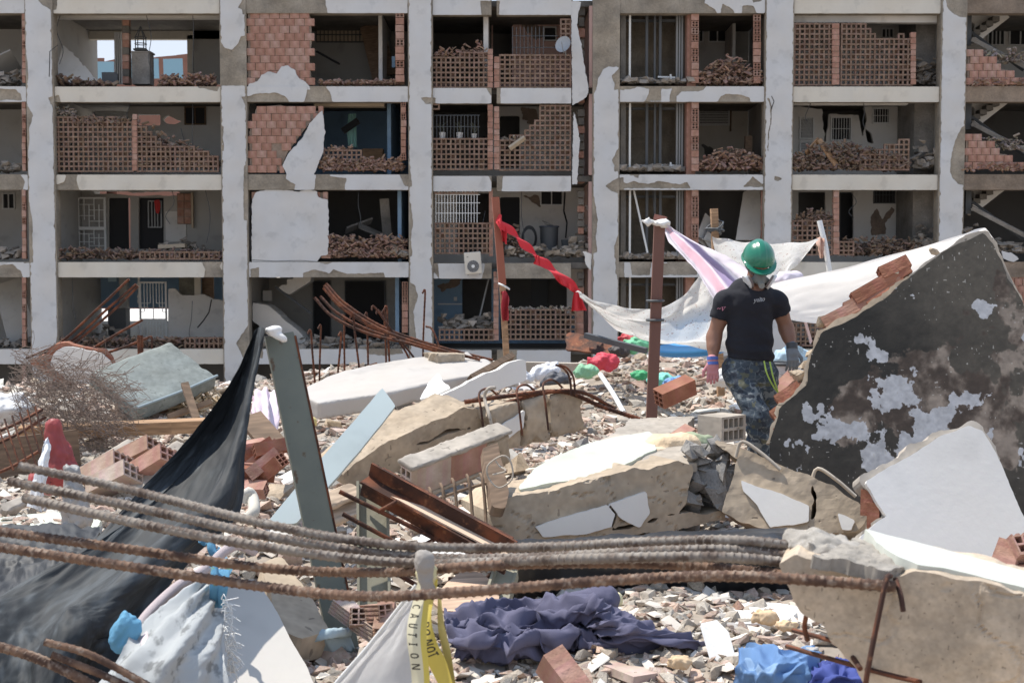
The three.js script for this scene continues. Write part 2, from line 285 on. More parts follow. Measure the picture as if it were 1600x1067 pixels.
// plaster that is gone, in the photograph's coordinates
const LOSS = [
  [[54, -40], [90, -40], [86, 14], [78, 15], [66, 8], [58, 0]], [[-20, 137], [22, 139], [30, 146], [33, 156], [-20, 156]], [[30, 20], [36, 60], [42, 100], [43, 130], [36, 135], [30, 130]], [[36, 162], [44, 168], [51, 181], [45, 200], [44, 235], [36, 240]],
  [[74, 153], [90, 147], [92, 158], [86, 162], [78, 163]], [[-20, 268], [30, 272], [37, 284], [34, 296], [-20, 296]], [[86, 288], [97, 285], [104, 266], [118, 270], [117, 282], [123, 298], [84, 298]], [[338, 56], [346, 68], [352, 75], [362, 77], [370, 69], [376, 57], [392, 56], [390, 134], [338, 134]],
  [[308, 136], [338, 142], [342, 130], [308, 130]], [[376, 152], [396, 147], [396, 166], [382, 163]], [[371, 13], [381, -6], [392, -40], [392, 24], [378, 15]],
  [[378, -40], [508, -40], [508, 8], [512, 22], [378, 22]], [[480, 133], [503, 129], [515, 143], [519, 162], [474, 162]], [[383, 154], [400, 146], [430, 144], [446, 150], [452, 162], [383, 162]],
  [[380, 258], [447, 266], [446, 280], [461, 288], [458, 300], [380, 300]], [[494, 258], [505, 268], [516, 275], [541, 278], [537, 300], [490, 300]], [[657, 152], [680, 152], [679, 163], [664, 162]],
  [[918, -40], [980, -40], [978, 108], [962, 104], [951, 104], [942, 110], [935, 122], [932, 140], [918, 160]], [[956, 118], [966, 108], [975, 110], [975, 142], [962, 136]], [[957, 250], [964, 234], [975, 228], [975, 270], [962, 266]], [[946, 290], [960, 281], [975, 276], [975, 304], [957, 300]],
  [[960, -40], [1110, -40], [1102, 4], [1118, 14], [1122, 22], [960, 26]], [[1130, 4], [1146, 14], [1150, 26], [1126, 26]], [[1168, -40], [1200, -40], [1192, 0], [1178, 4]], [[1160, 8], [1178, 8], [1186, 26], [1160, 26]],
  [[960, 126], [1106, 126], [1100, 141], [1080, 143], [1063, 143], [1050, 138], [1034, 139], [1014, 139], [998, 135], [985, 139], [960, 140]], [[1016, 136], [1034, 137], [1033, 158], [1008, 158], [1014, 146]], [[1050, 138], [1066, 143], [1058, 150], [1058, 158], [1046, 158]], [[1122, 158], [1128, 150], [1140, 146], [1160, 148], [1172, 152], [1174, 160]],
  [[960, 256], [1098, 256], [1098, 272], [1080, 269], [1064, 271], [1046, 267], [1020, 272], [1004, 268], [986, 275], [976, 266], [960, 268]], [[960, 281], [980, 286], [990, 283], [1010, 287], [1030, 283], [1062, 288], [1075, 284], [1080, 294], [960, 294]], [[1162, 292], [1177, 276], [1188, 284], [1196, 292]],
  [[1211, 275], [1223, 279], [1216, 284], [1210, 281]], [[1199, 152], [1203, 154], [1207, 168], [1206, 190], [1204, 205], [1202, 204], [1204, 188], [1204, 166]], [[1201, 205], [1203, 206], [1201, 236], [1199, 235]],
  [[36, 306], [46, 322], [50, 345], [50, 372], [51, 410], [36, 412]], [[-20, 416], [18, 413], [30, 424], [36, 440], [-20, 440]], [[312, 409], [348, 404], [341, 416], [350, 428], [346, 436], [316, 436], [319, 421]], [[368, 536], [384, 512], [393, 497], [410, 490], [410, 560], [380, 560]],
  [[380, 286], [392, 298], [390, 330], [386, 345], [380, 345]], [[472, 426], [490, 421], [514, 427], [520, 421], [542, 428], [600, 426], [600, 436], [472, 436]], [[496, 398], [516, 396], [521, 407], [512, 413], [500, 411]], [[671, 404], [682, 398], [686, 436], [676, 424]],
  [[630, 306], [642, 318], [645, 350], [642, 372], [644, 400], [630, 404]], [[636, 436], [648, 446], [653, 464], [646, 486], [650, 530], [636, 536]], [[920, 312], [931, 318], [934, 345], [931, 372], [934, 394], [920, 400]], [[960, 384], [966, 366], [976, 350], [976, 396], [964, 394]], [[962, 404], [976, 398], [976, 440], [962, 428]],
  [[776, 380], [900, 380], [900, 440], [752, 440], [757, 414], [768, 398]], [[755, 520], [815, 520], [840, 529], [828, 540], [808, 548], [806, 570], [771, 570], [768, 543]], [[960, 386], [1090, 386], [1090, 402], [1060, 402], [1040, 406], [1022, 404], [1000, 408], [980, 402], [960, 404]], [[984, 400], [998, 404], [1020, 402], [1016, 430], [988, 430]], [[1026, 412], [1090, 408], [1090, 430], [1022, 430]],
  [[1476, -40], [1520, -40], [1520, 28], [1500, 26], [1490, 22], [1480, 10]], [[1485, 268], [1488, 240], [1494, 218], [1503, 200], [1520, 186], [1520, 290], [1498, 288], [1490, 280]], [[750, 0], [780, 0], [780, 36], [758, 34], [752, 20]], [[757, 132], [782, 132], [782, 168], [772, 168], [768, 150]], [[756, 262], [786, 262], [784, 300], [770, 300], [768, 284]],
  [[1150, 262], [1196, 262], [1190, 266], [1160, 267]], [[346, 196], [349, 197], [348, 215], [350, 236], [347, 236], [346, 214]], [[390, 420], [404, 418], [403, 470], [394, 480]], [[990, 268], [1000, 270], [998, 278], [992, 276]], [[86, 532], [120, 540], [150, 545], [150, 552], [86, 548]], [[620, 262], [640, 262], [644, 292], [632, 290], [626, 278]], [[570, 545], [625, 541], [630, 552], [600, 556], [575, 553]],
].map((p) => p.map(([x, y]) => [fx(x, y), fy(y)]));
function plasterSheet(name, x0, y0, x1, y1, z, m, edge = 0.012, cell = 0.036) {
  const near = LOSS.map((p) => ({ p, b: [Math.min(...p.map((q) => q[0])) - 0.2, Math.min(...p.map((q) => q[1])) - 0.2, Math.max(...p.map((q) => q[0])) + 0.2, Math.max(...p.map((q) => q[1])) + 0.2] })).filter(({ b }) => b[2] > x0 && b[0] < x1 && b[3] > y0 && b[1] < y1);
  const f = (x, y) => {
    let q = Math.min(x - x0, x1 - x, y - y0, y1 - y) - edge * (0.5 + 1.6 * Math.max(0, fb(x * 5, y * 5, z, 3)));
    const wx = x + 0.05 * fb(x * 6, y * 6, 1, 3), wy = y + 0.05 * fb(x * 6, y * 6, 8, 3);
    for (const { p, b } of near) if (x > b[0] && x < b[2] && y > b[1] && y < b[3]) q = Math.min(q, -sdPoly(wx, wy, p));
    return q;
  };
  bp(name, ragged(f, [x0 - 0.01, y0 - 0.01, x1 + 0.01, y1 + 0.01], cell, 0.03).translate(0, 0, z), m);
}
COLS.forEach(([a, b]) => {
  bp('column', box(a, -0.5, -FD - 0.45, b, TOP, -FD - 0.03), M.taupe);
  plasterSheet('column_plaster', a - 0.005, -0.4, b + 0.005, TOP, -FD, M.plaster, 0.075);
  bp('party_wall', box((a + b) / 2 - 0.09, -0.4, -FD - DEP + 0.02, (a + b) / 2 + 0.09, TOP - 0.02, -FD - 0.46), M.grey);
});
const SPLIT3 = fx(771);
BAYS.forEach(([a, b], k) => {
  const cream = k === 1 || k === 5, zf = cream ? 0.10 : k === 3 ? 0.12 : 0.05;
  for (let r = -1; r <= 5; r++) {
    const y1 = floorY(r), y0 = y1 - BH, dy = k === 3 ? 0.04 : 0;
    const runs = k === 3 ? [[a, SPLIT3 - 0.06], [SPLIT3 + 0.10, fx(893)]] : [[a, b]];
    if (r >= 0) for (const [x0, x1] of runs) {
      bp('beam', box(x0 + 0.002, y0 - dy, -FD - 0.45, x1 - 0.002, y1 - dy, -FD - zf - 0.03), k === 6 ? M.brownc : M.taupe);
      if (k !== 6) plasterSheet('beam_plaster', x0, y0 - dy - 0.012, x1, y1 - dy - 0.004, -FD - zf, cream ? M.cream : M.plaster, 0.014);
    }
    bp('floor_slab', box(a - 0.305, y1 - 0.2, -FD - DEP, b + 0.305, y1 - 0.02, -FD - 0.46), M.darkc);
    if (r >= 0 && r < 5 && k !== 1) bp('rear_beam', box(a + 0.01, y0 - 0.05, -FD - DEP - 0.3, b - 0.01, y1 - 0.21, -FD - DEP - 0.01), M.taupe);
  }
  bp('roof_slab', box(a - 0.4, TOP, -FD - DEP - 0.4, b + 0.4, TOP + 0.2 + k * 0.003, -FD + 0.02 + k * 0.003), M.greyc);
});
bp('end_wall', box(BAYS[0][0] - 0.3, -0.4, -FD - DEP - 0.3, BAYS[0][0], TOP - 0.02, -FD), M.inner);
bp('end_wall', box(BAYS[6][1], -0.4, -FD - DEP - 0.3, BAYS[6][1] + 0.3, TOP - 0.02, -FD), M.inner);
// helpers in facade pixels: a box whose front face stands d metres away
const fbox = (x0, y0, x1, y1, d, th) => { const my = (y0 + y1) / 2; return box(fx(x0, my, d), fy(y1, d), -d - th, fx(x1, my, d), fy(y0, d), -d); };
const back = (k, r, d, m, holes = [], th = 0.14) => {               // the back wall of a room with ragged or square holes
  const [a, b] = BAYS[k], y0 = floorY(r) - 0.02, y1 = floorY(r + 1) - 0.2, hh = holes.map((h) => h.map(([x, y]) => [fx(x, y, d), fy(y, d)]));
  const f = (x, y) => { let q = Math.min(x - a + 0.33, b + 0.33 - x, y - y0, y1 - y); hh.forEach((h) => { const e = h.length > 4 ? 0.06 * fb(x * 5, y * 5, d, 3) : 0; q = Math.min(q, -(sdPoly(x, y, h) + e)); }); return q; };
  return bp('back_wall', ragged(f, [a - 0.35, y0 - 0.01, b + 0.35, y1 + 0.01], 0.05, th).translate(0, 0, -d), m);
};
const rect = (a, b, c, d) => [[a, b], [c, b], [c, d], [a, d]];
// perforated clay screens: every opening framed by its own bars
function lattice(x0, y0, x1, y1, poly, d = FD + 0.2) {
  const c = 0.152, X0 = fx(x0, 280, d), X1 = fx(x1, 280, d), Y0 = fy(y1, d), Y1 = fy(y0, d), n = Math.max(1, Math.round((X1 - X0) / c)), m = Math.max(1, Math.round((Y1 - Y0) / c)), cx = (X1 - X0) / n, cy = (Y1 - Y0) / m;
  const pp = poly && poly.map(([x, y]) => [fx(x, 280, d), fy(y, d)]), has = (i, j) => i >= 0 && j >= 0 && i < n && j < m && (!pp || sdPoly(X0 + (i + 0.5) * cx, Y0 + (j + 0.5) * cy, pp) + 0.1 * ns(i * 0.9, j * 0.9, x0) > 0);
  const gs = [], t = 0.025, dp = 0.1, add = (a, b, e, f) => { const k = rr(0.8, 1.12), w = rr(-0.012, 0.012), q = hs(Math.floor(a * 3), Math.floor(b * 6), 5) * 0.2 - 0.1; gs.push(tint(box(a, b, -d - dp + w, e, f, -d + w), k + q, (k + q) * rr(0.96, 1.02), (k + q) * rr(0.93, 1.02))); };
  for (let j = 0; j <= m; j++) for (let i = 0; i <= n; i++) {
    const a = X0 + i * cx, b = Y0 + j * cy;
    if (has(i, j) || has(i, j - 1)) add(a - t, b - t, a + cx + t, b + t);
    if (has(i, j) || has(i - 1, j)) add(a - t, b + t, a + t, b + cy - t);
    if (has(i, j) && hs(i, j, 77) < 0.16) gs.push(tint(box(a + t, b + t, -d - dp - 0.005, a + cx - t, b + cy - t, -d - dp * 0.7), 0.7, 0.66, 0.62));
  }
  if (!gs.length) return;
  const o = bp('clay_screen', merge(gs), M.lattice); o.userData.kind = 'stuff';
}
const pier = (x0, y0, x1, y1, d = FD + 0.17) => {                   // narrow brick pier between screens, brick by brick
  const w = bp('brick_pier', fbox(x0 + 1, y0, x1 - 1, y1, d + 0.015, 0.14), M.mortar), n = Math.max(1, Math.round((y1 - y0) / 9));
  for (let i = 0; i < n; i++) { const a = y0 + (y1 - y0) * i / n, b = y0 + (y1 - y0) * (i + 1) / n; mesh('brick', fbox(x0 + rr(-0.3, 0.3), a + 0.5, x1 + rr(-0.3, 0.3), b - 0.5, d, 0.16), pick(M.bricks), w); }
};
// heaps of broken clay on the floors
function heap(px0, px1, py, h, n0, mats, d0 = FD + 0.12, d1 = FD + 0.9, label = null, size = 1) {
  const gs = [], n = Math.round(n0 * 1.9);
  for (let i = 0; i < n; i++) {
    const t = R(), d = rr(d0, d1), x = fx(lerp(px0, px1, t), py, d), y = fy(py, d0), env = typeof h === 'function' ? h(t) : h, L = rr(0.07, 0.27) * size;
    const g = new THREE.BoxGeometry(L, rr(0.015, 0.05) * size, rr(0.03, 0.11) * size); g.rotateX(rr(-0.9, 0.9)); g.rotateZ(rr(-0.8, 0.8)); g.rotateY(rr(0, 3.1)); g.translate(x, y + 0.03 + env * Math.pow(R(), 1.3) * (1 - 0.5 * (d - d0) / (d1 - d0)), -d);
    const k = rr(0.7, 1.25); gs.push(tint(g, k, k * rr(0.9, 1.05), k * rr(0.85, 1.08)));
  }
  const o = single('brick_debris', merge(gs), mats || M.lattice, label || 'heap of broken clay screen blocks on a balcony floor', 'debris', 'debris heaps on the balconies', 'stuff'); return o;
}
const chunky = (px0, px1, py, h, n, d0, d1, label, m) => {
  const gs = []; for (let i = 0; i < n; i++) { const d = rr(d0, d1), s = rr(0.06, 0.22), q = []; for (let k = 0; k < 9; k++) q.push(V(rr(-1, 1) * s, rr(-0.6, 0.6) * s, rr(-0.8, 0.8) * s)); const g = new ConvexGeometry(q); const t = R(), e = typeof h === 'function' ? h(t) : h; g.translate(fx(lerp(px0, px1, t), py, d), fy(py, d0) + s * 0.5 + e * R() * R(), -d); const k = rr(0.75, 1.15); gs.push(tint(g, k, k, k)); }
  return single('plaster_debris', merge(gs), m || M.chunkv, label, 'debris', 'debris heaps on the balconies', 'stuff');
};
M.chunkv = conc(0.5, 0.46, 0.42, { vertexColors: true });
M.darkheap = brk(0.30, 0.225, 0.185, { vertexColors: true });
M.redheap = brk(0.45, 0.31, 0.25, { vertexColors: true });
// a wall of hollow bricks, each its own piece
function brickWall(outline, bw = 15.3, bh = 11.6, d = FD + 0.1, missing = 0.02, seed = 3) {
  const xs = outline.map((q) => q[0]), ys = outline.map((q) => q[1]), x0 = Math.min(...xs), x1 = Math.max(...xs), y1 = Math.max(...ys), y0 = Math.min(...ys);
  const pl = outline.map(([x, y]) => [fx(x, 280, d), fy(y, d)]), bx = [fx(x0, 280, d) - 0.05, fy(y1, d) - 0.05, fx(x1, 280, d) + 0.05, fy(y0, d) + 0.05];
  const w = bp('brick_wall', ragged((x, y) => sdPoly(x, y, pl) - 0.07, bx, 0.05, 0.1).translate(0, 0, -d - 0.03), M.mortar), wd = bw / 50.2 - 0.014, hd = bh / 50.2 - 0.012;
  const gs = [0, 1, 2].map((k) => { const g = new RoundedBoxGeometry(wd, hd, 0.12, 1, 0.006); return uvBox(g); }), half = uvBox(new THREE.BoxGeometry(wd * 0.5, hd, 0.12));
  let j = 0;
  for (let y = y1 - bh / 2; y > y0 - bh; y -= bh, j++) for (let x = x0 - (j % 2) * bw / 2; x < x1 + bw; x += bw) {
    const X = fx(x + bw / 2, 280, d), Y = fy(y, d), s = sdPoly(X, Y, pl);
    if (s < 0.01) continue;
    const full = sdPoly(X - wd * 0.45, Y, pl) > -0.06 && sdPoly(X + wd * 0.45, Y, pl) > -0.06, q = hs(Math.round(x * 3), j, seed);
    if (q < missing && s < 0.5) continue;
    const o = mesh('brick', full ? pick(gs) : half, pick(M.bricks), w); o.position.set(X + rr(-0.006, 0.006), Y + rr(-0.004, 0.004), -d - 0.06 + rr(-0.012, 0.014)); o.rotation.set(rr(-0.03, 0.03), rr(-0.03, 0.03), rr(-0.014, 0.014));
  }
  return w;
}
function plasterPatch(outline, d, m = M.plaster) { const q = outline.map(([x, y]) => [fx(x, 280, d), fy(y, d)]), xs = q.map((p) => p[0]), ys = q.map((p) => p[1]);
  return bp('plaster_patch', ragged((x, y) => sdPoly(x + 0.05 * fb(x * 7, y * 7, 2), y + 0.05 * fb(x * 7, y * 7, 6), q), [Math.min(...xs) - 0.1, Math.min(...ys) - 0.1, Math.max(...xs) + 0.1, Math.max(...ys) + 0.1], 0.03, 0.035).translate(0, 0, -d), m); }
function windowIn(x0, y0, x1, y1, d, n = 2, m = M.wframe, bars = 0) {
  const w = bp('window', fbox(x0, y0, x1, y1, d + 0.03, 0.03), M.dark), t = 1.8;
  const fr = [fbox(x0 - t, y0 - t, x1 + t, y0, d - 0.03, 0.08), fbox(x0 - t, y1, x1 + t, y1 + t, d - 0.03, 0.08), fbox(x0 - t, y0, x0, y1, d - 0.03, 0.08), fbox(x1, y0, x1 + t, y1, d - 0.03, 0.08)];
  for (let i = 1; i < n; i++) { const x = lerp(x0, x1, i / n); fr.push(fbox(x - 0.8, y0, x + 0.8, y1, d - 0.02, 0.05)); }
  mesh('frame', merge(fr), m, w);
  if (bars) { const g = []; for (let i = 0; i < bars; i++) { const x = lerp(x0, x1, (i + 0.5) / bars); g.push(fbox(x - 0.35, y0, x + 0.35, y1, d - 0.05, 0.015)); } g.push(fbox(x0, (y0 + y1) / 2 - 0.4, x1, (y0 + y1) / 2 + 0.4, d - 0.056, 0.015)); mesh('bars', merge(g), m, w); }
  return w;
}
function louvre(x0, y0, x1, y1, d, n, name = 'louvre_window') {
  const w = bp(name, fbox(x0, y0, x1, y1, d + 0.05, 0.02), M.dark), t = 2;
  mesh('frame', merge([fbox(x0 - t, y0 - t, x1 + t, y0, d - 0.03, 0.09), fbox(x0 - t, y1, x1 + t, y1 + t, d - 0.03, 0.09), fbox(x0 - t, y0, x0, y1, d - 0.03, 0.09), fbox(x1, y0, x1 + t, y1, d - 0.03, 0.09)]), M.wframe, w);
  const g = []; for (let i = 0; i < n; i++) { const y = lerp(y0, y1, (i + 0.3) / n), q = fbox(x0, y, x1, y + (y1 - y0) / n * 0.55, d, 0.02); g.push(q); } mesh('slats', merge(g), M.wframe, w);
}
function grilleDoor(x0, y0, x1, y1, d, style, m = M.wframe) {
  const w = bp('grille_door', merge([fbox(x0, y0, x0 + 2.6, y1, d, 0.06), fbox(x1 - 2.6, y0, x1, y1, d, 0.06), fbox(x0 + 2.6, y0, x1 - 2.6, y0 + 2.6, d, 0.06), fbox(x0 + 2.6, lerp(y0, y1, 0.58) - 3, x1 - 2.6, lerp(y0, y1, 0.58) + 2, d, 0.06), fbox(x0 + 2.6, y1 - 3, x1 - 2.6, y1, d, 0.06)]), m), g = [], e = 0.55;
  const a = x0 + 2.6, b = x1 - 2.6, mid = lerp(y0, y1, 0.58), hl = (xa, xb, y) => g.push(fbox(xa, y - e, xb, y + e, d + 0.012, 0.03)), vl = (x, ya, yb) => g.push(fbox(x - e, ya, x + e, yb, d + 0.015, 0.03));
  for (const [ya, yb] of [[y0 + 2.6, mid - 3], [mid + 2, y1 - 3]]) {
    if (style === 0) for (let i = 1; i < 8; i++) { const x = lerp(a, b, i / 8), k = Math.abs(i - 4); vl(x, ya, lerp(yb, ya, i === 4 ? 0 : 0.08 + 0.12 * (4 - k))); if (k) hl(i < 4 ? a : x, i < 4 ? x : b, lerp(yb, ya, 0.08 + 0.12 * (4 - k))); }
    else { for (let i = 1; i < 5; i++) vl(lerp(a, b, i / 5), ya + (i % 2 ? 0 : (yb - ya) * 0.2), yb - (i % 2 ? (yb - ya) * 0.25 : 0)); for (let i = 1; i < 5; i++) hl(i % 2 ? a : lerp(a, b, 0.4), i % 2 ? lerp(a, b, 0.6) : b, lerp(ya, yb, i / 5)); }
  }
  mesh('grille', merge(g), m, w); return w;
}
const doorway = (x0, y0, x1, y1, d, m = M.frame) => { const w = bp('door', fbox(x0, y0, x1, y1, d + 0.04, 0.05), M.dark); mesh('frame', merge([fbox(x0 - 1.5, y0 - 1.5, x1 + 1.5, y0, d - 0.02, 0.1), fbox(x0 - 1.5, y0, x0, y1, d - 0.02, 0.1), fbox(x1, y0, x1 + 1.5, y1, d - 0.02, 0.1)]), m, w); return w; };
// hollow-brick jamb seen on edge beside an opening
function jamb(x0, x1, y0, y1, d = FD + 0.08) { const w = bp('brick_jamb', fbox(x0, y0, x1, y1, d + 0.1, 0.12), M.mortar), n = Math.round((y1 - y0) / 11);
  for (let i = 0; i < n; i++) { const a = lerp(y0, y1, i / n), b = lerp(y0, y1, (i + 1) / n), hol = hs(i, Math.round(x0), 3) < 0.45; const g = [];
    if (hol) { for (const k of [0, 0.44, 0.88]) g.push(fbox(lerp(x0, x1, k), a + 0.6, lerp(x0, x1, k + 0.12), b - 0.6, d, 0.1)); for (const k of [0, 0.45, 0.9]) g.push(fbox(x0, lerp(a + 0.6, b - 0.6, k), x1, lerp(a + 0.6, b - 0.6, k + 0.1), d + 0.004, 0.09)); } else g.push(fbox(x0 + rr(-0.6, 0.3), a + 0.5, x1 + rr(-0.5, 0.6), b - 0.5, d - 0.01, 0.11));
    mesh('brick', merge(g), pick(M.bricks), w); } }

// ---- bay by bay ----
const BK = FD + 3.4, BK2 = FD + 4.6;
// left edge bay
for (let r = -1; r < 4; r++) { back(0, r, FD + 4.2, M.inner); jamb(33.5, 39, 545 - 137.5 * r - 112, 545 - 137.5 * r - 3, FD + 0.06); }
chunky(-40, 32, 131, 0.5, 90, FD + 0.3, FD + 1.6, 'grey plaster rubble on the top left balcony, cut by the frame'); chunky(-40, 32, 268, 0.25, 60, FD + 0.3, FD + 1.4, 'low plaster rubble on the third floor ledge, cut by the left frame'); chunky(-40, 32, 405, 0.3, 60, FD + 0.3, FD + 1.4, 'plaster rubble on the second floor ledge, cut by the left frame'); chunky(-40, 36, 545, 0.2, 50, FD + 0.3, FD + 1.0, 'white rubble on the lowest ledge at the left frame');
single('grey_board', bar(P(-20, 112, FD + 1.2), P(24, 92, FD + 1.4), 0.9, 0.06), M.grey, 'grey panel lying on rubble in the top left room', 'board');
windowIn(4, 303, 20, 325, FD + 4.15, 2); single('leaning_board', bar(P(10, 440, FD + 2), P(34, 530, FD + 1.4), 0.9, 0.05, 0.2), M.grey, 'grey board leaning in the dark room at the left frame', 'board');
// bay 1, top row: daylight through the building
{
  const d = FD + 4.5;
  bp('inner_beam', fbox(78, 12, 345, 28, FD + 1.2, 0.3), M.inner); bp('inner_beam', fbox(84, 44, 344, 61, d, 0.25), M.cream);
  const pc = bp('inner_column', fbox(190, 28, 200, 131, FD + 1.6, 0.3), M.mortar); for (let i = 0; i < 9; i++) mesh('brick', fbox(190.5 + rr(-0.5, 0.5), 29 + i * 11.3, 200.5, 39.5 + i * 11.3, FD + 1.56, 0.2), i % 3 === 1 ? M.darkc : pick(M.bricks), pc);
  const pl = bp('metal_partition', fbox(178, 50, 190, 131, FD + 3.2, 0.1), M.steel); for (let i = 0; i < 4; i++) mesh('channel', fbox(178.5 + i * 3, 50, 180.3 + i * 3, 131, FD + 3.1, 0.07), M.wframe, pl);
  bp('rear_column', fbox(292, 55, 301, 131, d, 0.3), M.cream); bp('rear_wall', fbox(302, 44, 344, 131, d, 0.2), M.grey);
  const pb = planeOf([[90, 128, FD + 1.0], [150, 128, FD + 1.3], [95, 75, FD + 1.8]]);
  single('leaning_slab', slabGeo(pb, [[86, 130], [88, 72], [97, 70], [122, 92], [152, 128]], 0.12, { amp: 0.08, cell: 0.05 }), M.white, 'white triangular slab leaning in the top balcony opening', 'slab');
  const pe = thing('concrete_pedestal', 'grey concrete pedestal standing in the open top balcony', 'pedestal'); mesh('shaft', fbox(205, 82, 233, 131, FD + 1.4, 0.5), M.greyc, pe); mesh('cap', fbox(204, 79.5, 234, 82, FD + 1.37, 0.56), M.greyc, pe); settle(pe);
  const ln = thing('lantern_cage', 'pointed black lantern cage on the concrete pedestal', 'lantern'), cx = fx(219, 60, FD + 1.65), y0 = fy(79.4, FD + 1.65), yw = 0.155;
  mesh('base_plate', box(cx - 0.19, y0, -FD - 1.84, cx + 0.19, y0 + 0.05, -FD - 1.46), M.frame, ln);
  for (let i = 0; i < 4; i++) { const a = Math.PI / 4 + i * Math.PI / 2, p = V(cx + yw * 1.2 * Math.cos(a), y0 + 0.05, -FD - 1.65 + yw * 1.2 * Math.sin(a)), q = p.clone().setY(y0 + 0.42), t = V(cx, y0 + 0.78, -FD - 1.65); mesh('upright', rod([p, p.clone().lerp(q, 0.5), q], 0.018, 4, 5), M.frame, ln); mesh('roof_bar', rod([q, q.clone().lerp(t, 0.5), t], 0.018, 4, 5), M.frame, ln); }
  for (const h of [0.06, 0.22, 0.42]) mesh('ring', new THREE.TorusGeometry(yw * 1.2, 0.015, 5, 16).rotateX(Math.PI / 2).translate(cx, y0 + h, -FD - 1.65), M.frame, ln);
  settle(ln);
  heap(250, 335, 131, 0.3, 150, M.redheap, FD + 0.2, FD + 1.2, 'low heap of broken brick on the top balcony beside the pedestal'); heap(84, 180, 131, (t) => 0.3 * (1 - t), 130, M.darkheap, FD + 0.2, FD + 1.5, 'dark debris at the foot of the leaning white slab');
  single('wire_basket', merge([0, 1, 2, 3, 4, 5].map((i) => bar(P(163 + i * 3.4, 130, FD + 1), P(162 + i * 3.6, 113 + (i % 2) * 2, FD + 1), 0.14, 0.1))), M.frame, 'small black basket on the floor beside the brick column', 'basket');
}
// bay 1, second row
back(1, 2, BK, M.inner, [rect(214, 179, 250, 196), [[252, 186], [262, 180], [275, 186], [283, 190], [272, 194], [258, 192]], rect(80, 130, 200, 186)]);
lattice(84, 183, 207, 267.5, [[80, 270], [80, 184], [120, 182], [160, 186], [200, 190], [208, 192], [208, 270]]); pier(206, 178, 213, 267);
lattice(214, 183, 340, 267.5, [[214, 270], [214, 196], [235, 205], [252, 226], [290, 232], [342, 246], [342, 270]]);
heap(86, 118, 183, 0.32, 60, M.chunkv, FD + 0.2, FD + 0.5, 'pale broken blocks on top of the left clay screen', 0.7); heap(214, 340, 262, (t) => 1.25 * (1 - t) + 0.35, 300, M.darkheap, FD + 0.25, FD + 0.6, 'sloping heap of shattered clay screen in the third floor balcony'); heap(110, 205, 193, 0.2, 70, M.darkheap, FD + 0.18, FD + 0.4, 'broken clay bits along the top of the clay screen');
{ const w = windowIn(289, 168, 319, 193, BK - 0.04, 2, M.woodd); } bp('rear_wall', fbox(86, 150, 200, 186, BK + 1.5, 0.1), M.grey);
// bay 1, third row
back(1, 1, BK, M.grey, [[[142, 296], [180, 296], [205, 301], [250, 299], [280, 299], [282, 306], [250, 305], [215, 306], [170, 302], [145, 303]], rect(168, 309, 203, 389), rect(216, 309, 255, 389)]);
grilleDoor(120, 308, 164, 393, BK - 0.3, 1); bp('door_leaf', fbox(168, 309, 200, 392, BK + 0.5, 0.05), M.dark); doorway(216, 309, 255, 392, BK + 0.2, M.frame); windowIn(232, 315, 250, 354, BK + 0.1, 4, M.steel);
single('red_rag', cloth([[P(240, 313, BK - 0.1), P(248, 312, BK - 0.1)], [P(241, 324, BK - 0.14), P(250, 322, BK - 0.12)], [P(243, 333, BK - 0.1), P(247, 334, BK - 0.1)]], 6, 10, (u, v) => 0.03 * Math.sin(u * 9)), mat(0.45, 0.04, 0.04), 'red rag hanging in the dark grille doorway', 'rag');
const ob = bp('brick_patch', fbox(276, 302, 298, 350, BK - 0.12, 0.1), M.mortar); for (let i = 0; i < 4; i++) for (let j = 0; j < 2; j++) mesh('brick', fbox(276.5 + j * 11, 303 + i * 12, 286.5 + j * 11, 313.5 + i * 12, BK - 0.16, 0.1), pick(M.bricks), ob);
bp('pipe_casing', fbox(298, 300, 301, 356, BK - 0.2, 0.1), M.tan); bp('wall_panel', fbox(258, 330, 290, 378, BK - 0.05, 0.04), M.inner);
lattice(216, 394, 340, 404.5, null); heap(88, 345, 404, (t) => 0.34 - 0.1 * t, 360, M.darkheap, FD + 0.2, FD + 1.2, 'long low heap of dusty clay debris on the second floor balcony'); chunky(240, 335, 398, 0.5, 40, FD + 1.2, FD + 2.4, 'plaster lumps piled against the second floor back wall');
single('fallen_plank', bar(P(248, 386, FD + 1.2), P(290, 384, FD + 1.2), 0.3, 0.12), M.tan, 'pale plank lying on the second floor balcony debris', 'plank');
// bay 1, lowest row in view
back(1, 0, BK, M.white, [[[92, 426], [214, 426], [214, 545], [92, 545], [92, 500]], rect(216, 426, 262, 545), [[262, 424], [350, 424], [350, 470], [330, 466], [318, 459], [300, 462], [284, 461], [270, 450], [262, 452]]]);
grilleDoor(217, 440, 260, 545, BK - 0.1, 0); bp('side_pillar', fbox(186, 432, 198, 545, FD + 5, 0.3), M.inner);
bp('rear_wall', fbox(86, 424, 350, 481, FD + 5.3, 0.08), M.blue); tag(struct('terrace', box(-20, -0.1, -62, -9, 3.62, -46.6), M.white), 'white sunlit terrace behind the building'); bp('rear_pillar', fbox(150, 470, 156, 545, FD + 5.2, 0.1), M.blue); bp('dark_furniture', fbox(168, 482, 196, 545, FD + 3.2, 0.5), M.frame); bp('stone_panel', fbox(279, 431, 303, 462, BK + 0.4, 0.1), M.chunk = conc(0.3, 0.3, 0.26)); bp('stone_panel', fbox(303, 431, 313, 463, BK + 0.2, 0.1), M.cream); bp('inner_door', fbox(315, 426, 333, 470, BK + 0.5, 0.1), M.woodd);
for (const x of [100, 118, 136, 168]) bp('rear_window', fbox(x, 434, x + 13, 440, FD + 5.26, 0.03), M.sky = mat(0.55, 0.75, 0.85, { roughness: 0.1 }));
